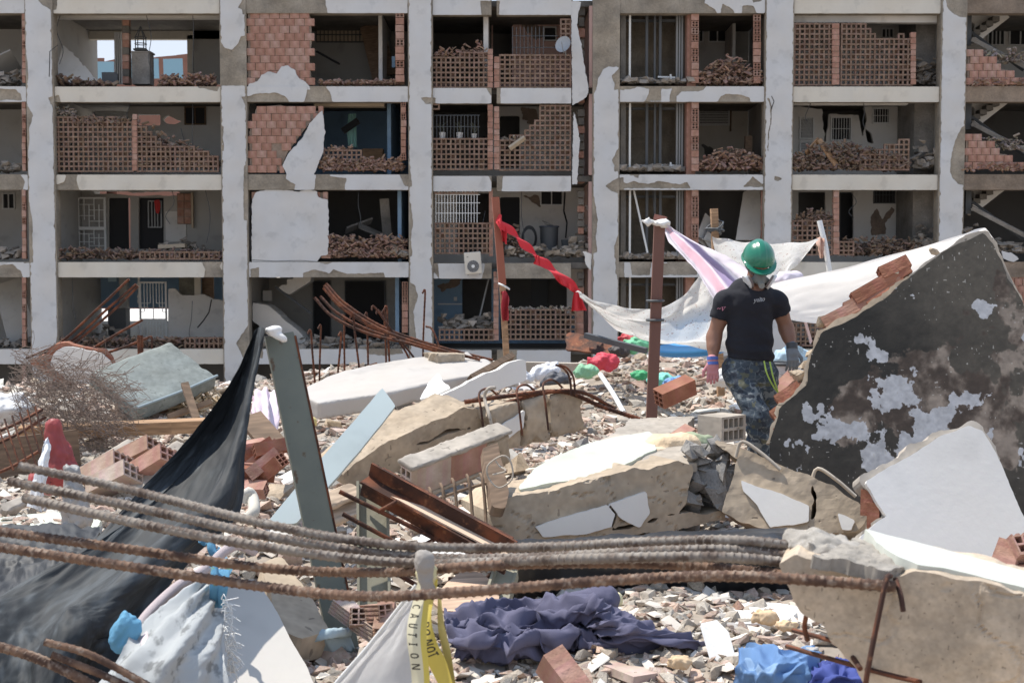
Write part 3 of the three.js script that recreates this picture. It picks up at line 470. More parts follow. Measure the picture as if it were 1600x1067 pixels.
bp('wall_crack', merge([[330, 468], [326, 488], [318, 500], [308, 512]].slice(0, 3).map((p, i, a) => { const q = [[326, 488], [318, 500], [308, 512]][i]; return bar(P(p[0], p[1], BK - 0.001), P(q[0], q[1], BK - 0.001), 0.03, 0.03); })), M.dark);
lattice(285, 528, 345, 545, [[270, 550], [280, 527], [350, 520], [350, 550]]); heap(92, 350, 545, 0.34, 420, M.darkheap, FD + 0.2, FD + 1.4, 'dusty clay and plaster debris along the lowest left balcony'); chunky(130, 200, 540, 0.7, 60, FD + 1.5, FD + 3, 'grey rubble pile in the gutted ground level room');
// bay 2, top row
brickWall([[386, 14], [478, 16], [490, 24], [492, 60], [488, 90], [491, 133], [385, 133]], 15.4, 11.6, FD + 0.12, 0.03);
plasterPatch([[386, 140], [390, 131], [404, 127], [410, 117], [420, 112], [434, 114], [441, 104], [452, 102], [462, 110], [466, 121], [482, 131], [486, 140]], FD + 0.075);
back(2, 3, BK2, M.grey); jamb(618, 631, 16, 128, FD + 0.08); bp('side_wall', box(fx(598, 70, FD + 3), floorY(3), -FD - 4.5, fx(598, 70, FD + 3) + 0.12, ceilY(3) + 0.27, -FD - 1.6), M.white);
bp('pipe_gallery', fbox(493, 40, 575, 66, BK2 - 0.1, 0.06), M.frame); for (let i = 0; i < 13; i++) bp('gallery_pane', fbox(494.5 + i * 6.2, 42, 499 + i * 6.2, 53, BK2 - 0.14, 0.03), M.tan); for (let i = 0; i < 13; i++) bp('gallery_pane', fbox(494.5 + i * 6.2, 55, 499 + i * 6.2, 64, BK2 - 0.14, 0.03), M.tan);
single('tilted_door', bar(P(580, 38, BK2 - 1), P(600, 120, BK2 - 1.6), 0.8, 0.06, 0.3), M.woodd, 'brown door hanging askew in the top room beside the brick wall', 'door'); single('broken_branch', rod([P(494, 80, FD + 3), P(512, 90, FD + 3), P(530, 100, FD + 2.8)], 0.04, 8, 5), M.dark, 'dark stick jutting across the top room', 'stick');
heap(500, 628, 131, 0.1, 120, M.redheap, FD + 0.2, FD + 0.5, 'thin line of red brick crumbs along the top room edge'); bp('wall_box', fbox(612, 88, 617, 105, FD + 1.5, 0.1), M.blue);
// bay 2, second row
brickWall([[397, 168], [402, 163], [420, 162], [440, 160], [448, 164], [470, 166], [505, 171], [500, 178], [470, 215], [452, 240], [442, 262], [444, 270], [386, 270], [386, 205], [393, 185]], 15.4, 11.6, FD + 0.12, 0.05, 9);
plasterPatch([[504, 172], [508, 205], [504, 240], [496, 258], [490, 275], [448, 275], [441, 258], [452, 238], [474, 214], [484, 193], [496, 180]], FD + 0.06);
back(2, 2, BK2, M.blue); jamb(626, 634, 156, 250, FD + 0.08); bp('side_wall', box(fx(612, 200, FD + 3), floorY(2), -FD - 4.5, fx(612, 200, FD + 3) + 0.12, ceilY(2) + 0.27, -FD - 1.4), M.blue); bp('ceiling_beam', fbox(490, 152, 600, 166, FD + 0.9, 0.4), M.tan);
lattice(506, 235, 564, 256, [[500, 258], [506, 236], [548, 231], [566, 234], [564, 258]], FD + 0.24); heap(502, 630, 266, 0.42, 260, M.redheap, FD + 0.15, FD + 0.5, 'red clay debris on the ledge under the small clay screen'); heap(508, 548, 236, 0.16, 30, M.redheap, FD + 0.25, FD + 0.4, 'loose clay bits on the small clay screen', 0.8);
single('hanging_curtain', cloth([[P(544, 178, FD + 2.6), P(556, 177, FD + 2.6)], [P(542, 205, FD + 2.5), P(557, 205, FD + 2.7)], [P(544, 228, FD + 2.6), P(558, 230, FD + 2.6)]], 12, 12, (u) => 0.06 * Math.sin(u * 20)), mat(0.35, 0.6, 0.55), 'pale teal curtain hanging in the dark second row room', 'curtain'); single('fallen_beam', bar(P(535, 205, FD + 2.2), P(560, 188, FD + 2.2), 0.16, 0.16), M.dark, 'dark beam fallen across the teal curtain', 'beam');
bp('cupboard', fbox(566, 232, 598, 252, FD + 3, 0.5), M.wood);
// bay 2, third row: the white panel
brickWall([[392, 297], [510, 297], [512, 404], [393, 404]], 15.4, 11.6, FD + 0.2, 0, 4).children.slice(0).forEach((b) => { const q = b.position.y; if (q < fy(306) && b.position.x < fx(500)) b.removeFromParent(); });
plasterPatch([[393, 312], [400, 300], [420, 295], [468, 299], [478, 296], [494, 299], [496, 308], [511, 312], [513, 340], [511, 398], [500, 400], [494, 410], [391, 410]], FD + 0.11);
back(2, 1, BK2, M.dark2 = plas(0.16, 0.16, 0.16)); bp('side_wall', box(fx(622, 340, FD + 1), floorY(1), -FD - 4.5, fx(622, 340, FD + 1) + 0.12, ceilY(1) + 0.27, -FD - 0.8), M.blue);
heap(512, 636, 402, 0.72, 420, M.redheap, FD + 0.15, FD + 0.8, 'big heap of broken clay blocks beside the white panel'); chunky(612, 634, 402, 0.4, 30, FD + 0.1, FD + 0.5, 'grey lumps at the end of the clay heap by the column');
for (const [a, b] of [[[560, 352], [615, 376]], [[540, 360], [580, 345]], [[600, 310], [606, 380]]]) single('collapsed_plank', bar(P(a[0], a[1], FD + 1.6), P(b[0], b[1], FD + 2.2), 0.3, 0.06), M.greyc, 'grey boards collapsed in the dark room behind the clay heap', 'board', 'collapsed boards in the dark room');
// bay 2, lowest row: stairs
back(2, 0, BK2 + 0.4, M.grey, [rect(430, 424, 450, 434)]);
function stair(px0, py0, px1, py1, d, w, n, m = M.white) { // a concrete flight
  const s = bp('stair_flight', (() => { const a = P(px0, py0, d), b = P(px1, py1, d); return bar(a, b, w, 0.2).translate(0, 0, -w * 0.3); })(), m);
  for (let i = 0; i < n; i++) { const q = P(lerp(px0, px1, (i + 0.5) / n), lerp(py0, py1, (i + 0.5) / n), d); mesh('step', box(q.x - 0.14, q.y, q.z - w, q.x + 0.14, q.y + 0.19, q.z + 0.01), m, s); } return s;
}
{ const w = bp('stair_flight', slabGeo(planeOf([[396, 480, FD + 1.4], [480, 540, FD + 1.4], [396, 470, FD + 1.4]]), [[394, 472], [420, 478], [436, 492], [452, 506], [470, 520], [486, 545], [440, 545], [394, 500]], 1.0, { amp: 0.04, cell: 0.05 }), M.inner);
  bp('stair_soffit', slabGeo(planeOf([[430, 432, FD + 2.6], [480, 440, FD + 2.6], [430, 460, FD + 2.6]]), [[440, 445], [448, 445], [448, 436], [458, 436], [458, 428], [486, 428], [484, 440], [452, 460], [432, 452]], 0.8, { amp: 0.005, cell: 0.04 }), M.white);
  bp('handrail', bar(P(430, 448, FD + 1.2), P(486, 490, FD + 1.2), 0.05, 0.05), M.frame); doorway(490, 440, 515, 545, BK2 + 0.3); doorway(540, 440, 600, 545, BK2 + 0.3); bp('landing_panel', fbox(410, 454, 424, 470, FD + 3.5, 0.1), M.inner);
  chunky(400, 640, 548, 0.35, 220, FD + 0.2, FD + 2, 'grey plaster rubble covering the lowest floor by the stairs'); bp('side_wall', box(fx(620, 480, FD + 1.6), floorY(0), -FD - 4.5, fx(620, 480, FD + 1.6) + 0.12, ceilY(0) + 0.27, -FD - 1.0), M.blue); jamb(628, 637, 440, 520, FD + 0.1); }
// bay 3
const SW = fx(893);
for (let r = 0; r < 4; r++) { bp('recess_wall', box(fx(921), floorY(r), -FD - 3, fx(921) + 0.1, ceilY(r) + 0.27, -FD - 0.3), M.pink); }
pier(762, 76, 770, 137); pier(772, 88, 780, 137); lattice(675, 82, 763, 136.5, [[670, 140], [670, 90], [692, 91], [715, 88], [730, 78], [765, 74], [765, 140]]); lattice(781, 86, 891, 136.5, [[778, 140], [779, 78], [795, 78], [798, 86], [893, 84], [893, 140]]); lattice(876, 30, 891, 60, null);
lattice(783, 1, 893, 6, null); lattice(676, 1, 760, 5, null);
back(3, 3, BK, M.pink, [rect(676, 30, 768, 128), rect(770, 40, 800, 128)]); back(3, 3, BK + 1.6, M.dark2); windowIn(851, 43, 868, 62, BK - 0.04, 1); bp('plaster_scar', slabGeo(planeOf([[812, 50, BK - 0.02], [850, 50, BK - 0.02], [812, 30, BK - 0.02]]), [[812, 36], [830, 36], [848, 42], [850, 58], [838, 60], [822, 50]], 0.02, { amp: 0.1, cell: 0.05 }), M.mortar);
bp('inner_wall', box(fx(755), floorY(3), -FD - 3.4, fx(755) + 0.15, ceilY(3) + 0.2, -FD - 0.6), M.inner);
{ const g = []; for (let i = 0; i < 9; i++) g.push(bar(P(801 + i * 6, 42, FD + 0.3), P(801 + i * 6, 86, FD + 0.3), 0.02, 0.02)); for (const y of [56, 74]) g.push(bar(P(800, y, FD + 0.33), P(872, y, FD + 0.33), 0.02, 0.02)); bp('balcony_grille', merge(g), M.frame); }
heap(680, 760, 88, (t) => 0.2 + 0.3 * t, 60, M.redheap, FD + 0.2, FD + 0.4, 'clay bits along the broken screen of the top middle balcony', 0.8);
{ const s = thing('satellite_dish', 'round grey satellite dish on the top middle balcony', 'satellite dish'), c = P(881, 70, FD - 0.25), pts = []; for (let i = 0; i <= 8; i++) pts.push(new THREE.Vector2(0.26 * i / 8, 0.06 * (i / 8) ** 2)); const g = new THREE.LatheGeometry(pts, 24).rotateX(Math.PI / 2).rotateY(-0.5).rotateX(-0.3).translate(c.x, c.y, c.z); mesh('reflector', g, mat(0.34, 0.36, 0.38, { side: THREE.DoubleSide, roughness: 0.5 }), s); mesh('feed_arm', rod([c.clone().add(V(0, -0.26, 0.05)), c.clone().add(V(-0.05, -0.12, 0.25)), c.clone().add(V(-0.08, 0.02, 0.36))], 0.012, 6, 5), M.steel, s); mesh('bracket', rod([c.clone(), c.clone().add(V(0.06, -0.12, -0.3)), c.clone().add(V(0.08, -0.3, -0.5))], 0.02, 6, 5), M.steel, s); settle(s); }
// the slanting side wall between bay 3 and its column, storey by storey
for (const [y0, y1] of [[2, 158], [166, 285], [296, 400], [425, 530]]) { const a = fy(y1), b = fy(y0), w = bp('side_screen_wall', box(fx(906), a, -FD - 0.9, fx(913), b, -FD - 0.75), M.mortar); for (let i = 0; i < 9; i++) { const q = lerp(a, b, (i + 0.1) / 9); mesh('brick', box(fx(904 + i % 2 * 1.2), q, -FD - 0.73, fx(915 - i % 2), q + (b - a) / 9 * 0.8, -FD - 0.6), i % 3 ? M.darkc : M.bricks[2], w); } }
plasterPatch([[892, 2], [908, 2], [903, 20], [901, 40], [908, 70], [914, 110], [920, 140], [916, 152], [894, 165]], FD + 0.14); plasterPatch([[896, 172], [901, 190], [906, 220], [904, 250], [902, 288], [894, 288]], FD + 0.14); plasterPatch([[912, 392], [925, 396], [924, 424], [916, 412]], FD + 0.1, M.white);
// bay 3, second row
pier(762, 163, 770, 265); pier(772, 166, 780, 265); lattice(675, 217, 763, 264.5, [[670, 268], [670, 217], [750, 217], [752, 204], [765, 202], [765, 268]]); lattice(675, 163, 686, 170, null); lattice(781, 165, 891, 265.5, [[778, 268], [779, 216], [800, 218], [822, 205], [838, 190], [844, 166], [893, 164], [893, 268]]);
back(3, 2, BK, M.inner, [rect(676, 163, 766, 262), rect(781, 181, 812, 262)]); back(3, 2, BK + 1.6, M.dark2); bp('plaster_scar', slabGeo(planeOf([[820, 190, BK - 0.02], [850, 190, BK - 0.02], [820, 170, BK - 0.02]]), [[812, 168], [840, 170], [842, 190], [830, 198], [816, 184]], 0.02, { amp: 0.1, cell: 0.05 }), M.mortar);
{ const g = []; for (let i = 0; i < 14; i++) g.push(bar(P(677 + i * 5.4, 180, FD + 0.25), P(677 + i * 5.4, 216, FD + 0.25), 0.018, 0.018)); for (const y of [180, 198]) g.push(bar(P(675, y, FD + 0.27), P(750, y, FD + 0.27), 0.02, 0.02)); bp('balcony_grille', merge(g), M.frame);
  [[691, 'white flower pot nearest the left on the grille ledge'], [718, 'white flower pot in the middle of the grille ledge'], [741, 'white flower pot beside the brick pier on the grille ledge']].forEach(([x, lb], i) => { const p = thing('flower_pot', lb, 'flower pot', 'pots on the balcony ledge'), c = P(x, 217, FD + 0.42), s = i === 2 ? 0.8 : 1; mesh('pot', new THREE.CylinderGeometry(0.11 * s, 0.085 * s, 0.2 * s, 14).translate(c.x, c.y + 0.1 * s, c.z), M.white, p); const tw = []; for (let k = 0; k < 7; k++) tw.push(rod([c.clone().setY(c.y + 0.18 * s), c.clone().add(V(rr(-0.1, 0.1), 0.32, rr(-0.08, 0.08))), c.clone().add(V(rr(-0.22, 0.22), rr(0.35, 0.55), rr(-0.1, 0.1)))], 0.007, 5, 4)); mesh('dry_stems', merge(tw), mat(0.12, 0.12, 0.08), p); settle(p); }); }
single('tipped_plank', bar(P(796, 232, FD + 0.1), P(820, 215, FD + 0.15), 0.16, 0.08), M.tan, 'short pale plank tipped over the clay screen edge', 'plank'); heap(784, 820, 222, 0.15, 30, M.chunkv, FD + 0.2, FD + 0.5, 'grey bits on the broken clay screen beside the dark doorway', 0.8);
// bay 3, third row
lattice(680, 349, 768, 395.5, null); lattice(680, 295, 746, 302, null); bp('brick_stub', fbox(764, 296, 770, 400, FD + 0.2, 0.12), M.bricks[2]);
{ const g = []; for (let i = 0; i < 15; i++) g.push(bar(P(681 + i * 4.6, 298, FD + 0.22), P(681 + i * 4.6, 348, FD + 0.22), 0.018, 0.018)); for (const y of [304, 317, 333]) g.push(bar(P(680, y, FD + 0.24), P(750, y, FD + 0.24), 0.02, 0.02)); bp('balcony_grille', merge(g), M.wframe); }
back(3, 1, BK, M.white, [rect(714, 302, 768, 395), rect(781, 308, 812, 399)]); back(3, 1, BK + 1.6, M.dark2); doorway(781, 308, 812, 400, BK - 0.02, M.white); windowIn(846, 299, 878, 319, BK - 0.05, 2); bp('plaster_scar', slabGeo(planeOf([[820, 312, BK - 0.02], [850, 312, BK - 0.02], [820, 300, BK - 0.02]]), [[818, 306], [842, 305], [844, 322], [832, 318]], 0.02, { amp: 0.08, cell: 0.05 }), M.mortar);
bp('wall_crack', merge([[[883, 298], [881, 330]], [[881, 330], [886, 348]], [[886, 348], [884, 372]]].map(([a, b]) => bar(P(a[0], a[1], BK - 0.001), P(b[0], b[1], BK - 0.001), 0.05, 0.03))), M.dark);
{ const t = thing('rubbish_bin', 'dark grey plastic bin standing on the third row balcony', 'bin'), c = P(858, 396, FD + 1.4); mesh('body', new THREE.CylinderGeometry(0.3, 0.27, 0.86, 20).translate(c.x, c.y + 0.43, c.z), mat(0.05, 0.055, 0.06, { roughness: 0.6 }), t); mesh('rim', new THREE.TorusGeometry(0.3, 0.03, 6, 24).rotateX(Math.PI / 2).translate(c.x, c.y + 0.86, c.z), mat(0.05, 0.06, 0.08), t); mesh('broken_block_inside', new ConvexGeometry([...Array(10)].map(() => V(c.x + rr(-0.25, 0.15), c.y + rr(0.85, 1.08), c.z + rr(-0.15, 0.2)))), M.greyc, t); settle(t); }
{ const t = thing('bucket', 'dark bucket standing near the wall crack on the third row balcony', 'bucket'), c = P(886, 394, FD + 1.2); mesh('body', new THREE.CylinderGeometry(0.19, 0.15, 0.4, 16, 1, true).translate(c.x, c.y + 0.2, c.z), mat(0.06, 0.065, 0.07, { side: THREE.DoubleSide }), t); mesh('base', new THREE.CylinderGeometry(0.15, 0.15, 0.02, 16).translate(c.x, c.y + 0.01, c.z), M.frame, t); settle(t); }
single('hose_coil', merge([0, 1, 2].map((i) => new THREE.TorusGeometry(0.24 + i * 0.03, 0.02, 5, 24).scale(0.8, 1.3, 1).translate(...P(827, 372, FD + 1.8 + i * 0.05).toArray()))), M.frame, 'coil of black hose against the white balcony wall', 'hose');
chunky(782, 922, 402, 0.4, 150, FD + 0.3, FD + 2, 'grey rubble around the bin on the third row balcony'); chunky(880, 925, 398, (t) => 1.6 * t, 90, FD + 0.5, FD + 1.4, 'steep rubble bank beside the middle column'); heap(784, 815, 396, 0.9, 60, M.darkheap, FD + 0.6, FD + 1.2, 'dark broken furniture in the third row doorway', 0.9);
{ const a = thing('air_conditioner', 'white air conditioner unit hanging tilted on the white beam', 'air conditioner'), g = new THREE.Group(); const c = P(739, 411, FD - 0.2); const put = (q) => q.rotateZ(0.08).translate(c.x, c.y, c.z);
  mesh('casing', put(new RoundedBoxGeometry(0.52, 0.68, 0.3, 2, 0.03)), M.cream, a); mesh('fan_recess', put(new THREE.CylinderGeometry(0.185, 0.185, 0.02, 28).rotateX(Math.PI / 2).translate(0, -0.1, 0.145)), mat(0.05, 0.05, 0.055), a); const gr = [0.06, 0.1, 0.14, 0.18].map((q) => new THREE.TorusGeometry(q, 0.006, 4, 28).translate(0, -0.1, 0.16)); for (let i = 0; i < 8; i++) gr.push(new THREE.BoxGeometry(0.36, 0.006, 0.006).rotateZ(i * Math.PI / 8).translate(0, -0.1, 0.162)); mesh('fan_guard', put(merge(gr)), mat(0.4, 0.4, 0.39), a); mesh('fan_hub', put(new THREE.CylinderGeometry(0.05, 0.05, 0.02, 16).rotateX(Math.PI / 2).translate(0, -0.1, 0.165)), M.wframe, a); mesh('vent', put(new THREE.BoxGeometry(0.05, 0.02, 0.02).translate(-0.15, 0.2, 0.146)), M.frame, a); mesh('bracket', put(merge([new THREE.BoxGeometry(0.04, 0.04, 0.32).translate(-0.18, -0.36, -0.04), new THREE.BoxGeometry(0.04, 0.04, 0.32).translate(0.18, -0.36, -0.04)])), M.steel, a); settle(a); }
// bay 3, lowest row
lattice(686, 515, 771, 531, null); lattice(790, 484, 900, 530, [[788, 532], [788, 487], [850, 484], [905, 484], [905, 532]], FD + 0.25); pier(771, 424, 779, 532, FD + 0.2); pier(899, 486, 912, 532, FD + 0.3);
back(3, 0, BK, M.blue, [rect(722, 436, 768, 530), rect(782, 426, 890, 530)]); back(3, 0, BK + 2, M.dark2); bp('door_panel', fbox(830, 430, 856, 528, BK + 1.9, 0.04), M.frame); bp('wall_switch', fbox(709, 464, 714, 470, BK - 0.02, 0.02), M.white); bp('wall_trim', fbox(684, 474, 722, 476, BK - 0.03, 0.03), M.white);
bp('plaster_scar', slabGeo(planeOf([[690, 450, BK - 0.02], [720, 450, BK - 0.02], [690, 430, BK - 0.02]]), [[684, 446], [700, 440], [712, 430], [722, 434], [718, 446], [704, 452], [690, 456]], 0.03, { amp: 0.1, cell: 0.05 }), M.mortar); bp('white_panel', fbox(886, 420, 912, 490, FD + 2.2, 0.1), M.white);
single('leaning_pole', bar(P(748, 500, FD + 1.4), P(764, 432, FD + 1.8), 0.05, 0.05), M.steel, 'thin pole leaning in the blue room doorway', 'pole'); chunky(688, 770, 518, 0.5, 90, FD + 0.5, FD + 1.4, 'rubble heaped behind the low clay screen of the blue room'); heap(795, 900, 486, 0.12, 50, M.chunkv, FD + 0.28, FD + 0.5, 'loose bits lying along the top of the lowest clay screen', 0.8);
// bay 4: shaft on the left, rooms on the right
for (let r = 0; r < 4; r++) {
  const o = 137.5 * (3 - r), y0 = 20 + o, y1 = 130 + o;
  back(4, r, BK2, r === 2 ? M.cream : M.inner); bp('shaft_back', fbox(968, y0 - 6, 1072, y1, FD + 2.6, 0.1), M.taupe);
  for (const [x, w, m] of [[970, 8, M.darkc], [983, 3, M.wframe], [1009, 4, M.frame], [1022, 3, M.frame], [1030, 4, M.frame]]) bp('guide_rail', fbox(x, y0 - 8, x + w, y1, FD + (m === M.frame ? 0.7 : 0.4), 0.12), m);
  const pt = bp('door_channels', fbox(1056, y0 - 8, 1070, y1, FD + 0.85, 0.1), M.darkc); for (let i = 0; i < 3; i++) mesh('channel', fbox(1057 + i * 4, y0 - 8, 1059.4 + i * 4, y1, FD + 0.75, 0.08), M.steel, pt);
  bp('cross_rail', fbox(968, y0 + 10, 1060, y0 + 14, FD + 0.95, 0.1), M.frame);
  bp('shaft_wall', box(fx(1074, 100, FD + 0.3), floorY(r) - 0.02, -FD - 4.5, fx(1088, 100, FD + 0.3), ceilY(r) + 0.25, -FD - 0.3), M.bricks[2]);
  if (r !== 0) jamb(1081, 1092, y0 + 1, y1, FD + 0.16);
  if (r === 3 || r === 2) { const br = thing('rail_bracket', r === 3 ? 'silver bracket bar in the top shaft opening' : 'silver bracket bar in the second row shaft opening', 'bracket', 'brackets in the lift shaft'); mesh('arm', bar(P(1028, y1 - 10, FD + 0.6), P(1055, y1 - 9, FD + 0.6), 0.05, 0.05), M.wframe, br); mesh('cross_piece', bar(P(1048, y1 - 14, FD + 0.56), P(1049, y1 - 4, FD + 0.56), 0.05, 0.05), M.wframe, br); settle(br); }
  if (r > 0) chunky(970, 1085, y1, 0.12, 60, FD + 0.15, FD + 0.6, ['', 'plaster crumbs on the third row shaft ledge', 'plaster lumps on the second row shaft ledge', 'tan chunks on the top shaft ledge'][r]);
}
heap(1093, 1190, 131, (t) => 0.35 + 0.55 * Math.sin(Math.PI * clamp(t * 1.1)), 420, M.redheap, FD + 0.15, FD + 1.2, 'large heap of red clay blocks in the top room by the shaft'); heap(1093, 1192, 264, (t) => 0.3 + 0.4 * Math.sin(Math.PI * t), 330, M.redheap, FD + 0.15, FD + 1.2, 'heap of red clay blocks in the second row room by the shaft');
jamb(1178, 1189, 22, 130, FD + 0.14); jamb(1190, 1200, 288, 372, FD + 0.2); bp('inner_wall', box(fx(1145, 70, FD + 3), floorY(3), -FD - 4.5, fx(1145, 70, FD + 3) + 0.1, ceilY(3) + 0.25, -FD - 3), M.white); windowIn(1109, 45, 1134, 64, BK2 - 0.04, 2); windowIn(1094, 45, 1098, 64, BK2 - 0.04, 1);
louvre(1094, 171, 1139, 194, BK2 - 0.06, 9); bp('pipe_run', merge([fbox(1092, 164, 1144, 166, BK2 - 0.1, 0.06), fbox(1141, 166, 1143.5, 205, BK2 - 0.1, 0.06)]), M.woodd); bp('plaster_scar', slabGeo(planeOf([[1110, 240, BK2 - 0.02], [1150, 240, BK2 - 0.02], [1110, 220, BK2 - 0.02]]), [[1096, 226], [1110, 228], [1122, 238], [1142, 240], [1145, 252], [1110, 252]], 0.02, { amp: 0.08, cell: 0.05 }), M.darkc); bp('low_box', fbox(1165, 212, 1176, 240, FD + 1.6, 0.2), M.woodd);
back(4, 1, FD + 3.4, M.dark2); bp('tall_panel', slabGeo(planeOf([[1150, 370, FD + 1.4], [1180, 370, FD + 1.4], [1150, 300, FD + 2]]), [[1150, 375], [1162, 300], [1188, 290], [1190, 375]], 0.06, { amp: 0.01, cell: 0.05 }), M.white); bp('spotted_panel', fbox(1072, 318, 1085, 342, FD + 2, 0.05), M.white); single('leaning_pipe', rod([P(989, 290, FD + 0.5), P(1000, 340, FD + 0.4), P(1012, 395, FD + 0.3)], 0.035, 6, 6), M.wframe, 'white pipe leaning diagonally in the third row shaft opening', 'pipe');
for (const [a, b] of [[[1095, 380], [1110, 340]], [[1105, 382], [1125, 345]], [[1090, 370], [1130, 380]]]) single('fallen_sheet', bar(P(a[0], a[1], FD + 1.2), P(b[0], b[1], FD + 1.8), 0.5, 0.03), M.inner, 'white panels toppled in the third row room behind the sheets', 'panel', 'toppled panels in the third row room');
// bay 5
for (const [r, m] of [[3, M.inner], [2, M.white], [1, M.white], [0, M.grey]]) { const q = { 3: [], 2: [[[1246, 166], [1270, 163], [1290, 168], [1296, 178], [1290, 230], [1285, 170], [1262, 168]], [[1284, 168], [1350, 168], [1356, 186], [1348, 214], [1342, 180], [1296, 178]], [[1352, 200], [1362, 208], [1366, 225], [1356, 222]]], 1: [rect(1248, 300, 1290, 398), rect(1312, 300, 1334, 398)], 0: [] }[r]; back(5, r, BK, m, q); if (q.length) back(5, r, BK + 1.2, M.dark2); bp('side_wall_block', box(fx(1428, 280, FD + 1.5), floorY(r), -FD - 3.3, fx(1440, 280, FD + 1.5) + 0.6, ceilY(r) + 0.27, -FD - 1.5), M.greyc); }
bp('inner_beam', fbox(1240, 24, 1468, 35, FD + 0.5, 0.3), M.inner); bp('inner_beam', fbox(1240, 155, 1420, 163, FD + 0.6, 0.3), M.inner);
lattice(1240, 37, 1301, 132.5, null); pier(1301, 36, 1312, 132.5); lattice(1313, 37, 1424, 132.5, [[1310, 135], [1310, 34], [1350, 35], [1356, 48], [1372, 58], [1426, 58], [1426, 135]]); pier(1424, 50, 1432, 132);
windowIn(1380, 45, 1396, 58, BK - 0.04, 3); chunky(1432, 1465, 132, (t) => 1.0, 60, FD + 0.8, FD + 1.3, 'grey lumps stacked beside the tall intact clay screen');
louvre(1252, 184, 1271, 216, BK - 0.05, 14, 'louvre_door'); louvre(1252, 222, 1271, 252, BK - 0.05, 12, 'louvre_door'); { const w = windowIn(1301, 184, 1330, 218, BK - 0.06, 1, M.wframe, 7); } windowIn(1366, 170, 1390, 191, BK - 0.06, 1, M.wframe, 6);
single('angled_plank', bar(P(1260, 240, FD + 0.3), P(1280, 218, FD + 0.4), 0.2, 0.05), M.wood, 'brown plank propped on the collapsed clay screen, left of a pair', 'plank'); single('angled_plank', bar(P(1280, 218, FD + 0.35), P(1310, 262, FD + 0.25), 0.2, 0.05), M.wood, 'brown plank sloping down right over the collapsed clay screen', 'plank');
lattice(1345, 218, 1420, 265, [[1340, 268], [1348, 245], [1390, 228], [1422, 212], [1422, 268]]); heap(1240, 1420, 264, (t) => 0.45 + 0.5 * Math.sin(Math.PI * Math.min(1, t * 1.2)), 560, M.darkheap, FD + 0.15, FD + 0.7, 'collapsed clay screen heaped across the second row right balcony'); chunky(1425, 1466, 264, 0.9, 60, FD + 0.5, FD + 1.3, 'grey blocks beside the collapsed clay screen at the right column');
lattice(1240, 345, 1302, 398, [[1238, 400], [1238, 352], [1262, 340], [1280, 330], [1304, 342], [1304, 400]]); pier(1303, 290, 1312, 398); lattice(1313, 378, 1336, 398, null); heap(1244, 1302, 350, (t) => 0.25 + 0.25 * Math.sin(t * 3), 90, M.darkheap, FD + 0.2, FD + 0.5, 'clay fragments topping the third row right screen', 0.9); heap(1312, 1440, 398, 0.55, 260, M.darkheap, FD + 0.2, FD + 1.6, 'brown clay debris across the third row right balcony floor'); doorway(1314, 302, 1334, 398, BK + 0.4); windowIn(1368, 293, 1398, 316, BK - 0.06, 1, M.frame, 6);
bp('plaster_scar', slabGeo(planeOf([[1370, 340, BK - 0.02], [1390, 340, BK - 0.02], [1370, 320, BK - 0.02]]), [[1366, 328], [1372, 326], [1380, 342], [1394, 322], [1400, 328], [1384, 350], [1386, 366], [1362, 368], [1362, 344]], 0.02, { amp: 0.06, cell: 0.05 }), M.mortar); chunky(1430, 1466, 398, 1.0, 60, FD + 0.6, FD + 1.3, 'grey lumps piled at the third row right column');
lattice(1240, 505, 1300, 540, null); heap(1240, 1460, 545, 0.4, 120, M.darkheap, FD + 0.2, FD + 1.2, 'clay debris on the lowest right balcony behind the worker');
// stair bay at the right
for (let r = 0; r < 4; r++) {
  const o = 132 * (3 - r), d = FD + 1.6, s = bp('stair_flight', slabGeo(planeOf([[1510, 60 + o, d], [1600, 60 + o, d], [1510, 40 + o, d]]), [[1508, 24 + o], [1524, 38 + o], [1518, 66 + o], [1536, 60 + o], [1580, 26 + o], [1570, 22 + o]], 1.1, { amp: 0.004, cell: 0.05 }), M.white);
  for (let i = 0; i < 4; i++) mesh('step', fbox(1522 + i * 10, 46 - i * 7 + o, 1533 + i * 10, 54 - i * 7 + o, d - 0.4, 0.39), M.darkc, s);
  bp('stair_rail', bar(P(1512, 45 + o, FD + 0.9), P(1600, 110 + o, FD + 0.9), 0.06, 0.08), M.frame); bp('stair_post', fbox(1510, 24 + o, 1519, 70 + o, FD + 0.8, 0.1), M.frame); back(6, r, BK2, r === 3 ? M.inner : M.dark2);
  bp('low_parapet_rail', bar(P(1519, 60 + o, FD + 0.6), P(1630, 118 + o, FD + 0.6), 0.1, 0.12), M.greyc);
  if (r >= 2) { brickWall([[1506, 79 + o], [1535, 80 + o], [1540, 90 + o], [1556, 94 + o], [1560, 104 + o], [1576, 106 + o], [1586, 122 + o], [1640, 124 + o], [1640, 132 + o], [1506, 132 + o]], 14, 11, FD + 0.1, 0.02, 20 + r); heap(1508, 1640, 134 + o, 0.2, 80, M.redheap, FD + 0.05, FD + 0.3, r === 3 ? 'brick crumbs on the ledge of the top stair landing' : 'brick crumbs on the ledge of the second row stair landing'); heap(1535, 1600, (r === 3 ? 95 : 100) + o, (t) => 0.4, 60, M.chunkv, FD + 0.2, FD + 0.7, r === 3 ? 'loose bricks sliding down beside the top stair rail' : 'loose bricks sliding down beside the second row stair rail'); }
}
windowIn(1546, 48, 1570, 69, BK2 - 0.05, 4); windowIn(1580, 48, 1612, 69, BK2 - 0.05, 2); brickWall([[1572, 418], [1640, 418], [1640, 545], [1578, 545], [1574, 470]], 12, 11, FD + 0.1, 0.0, 30); plasterPatch([[1568, 392], [1584, 395], [1596, 404], [1586, 410], [1572, 404]], FD + 0.02);
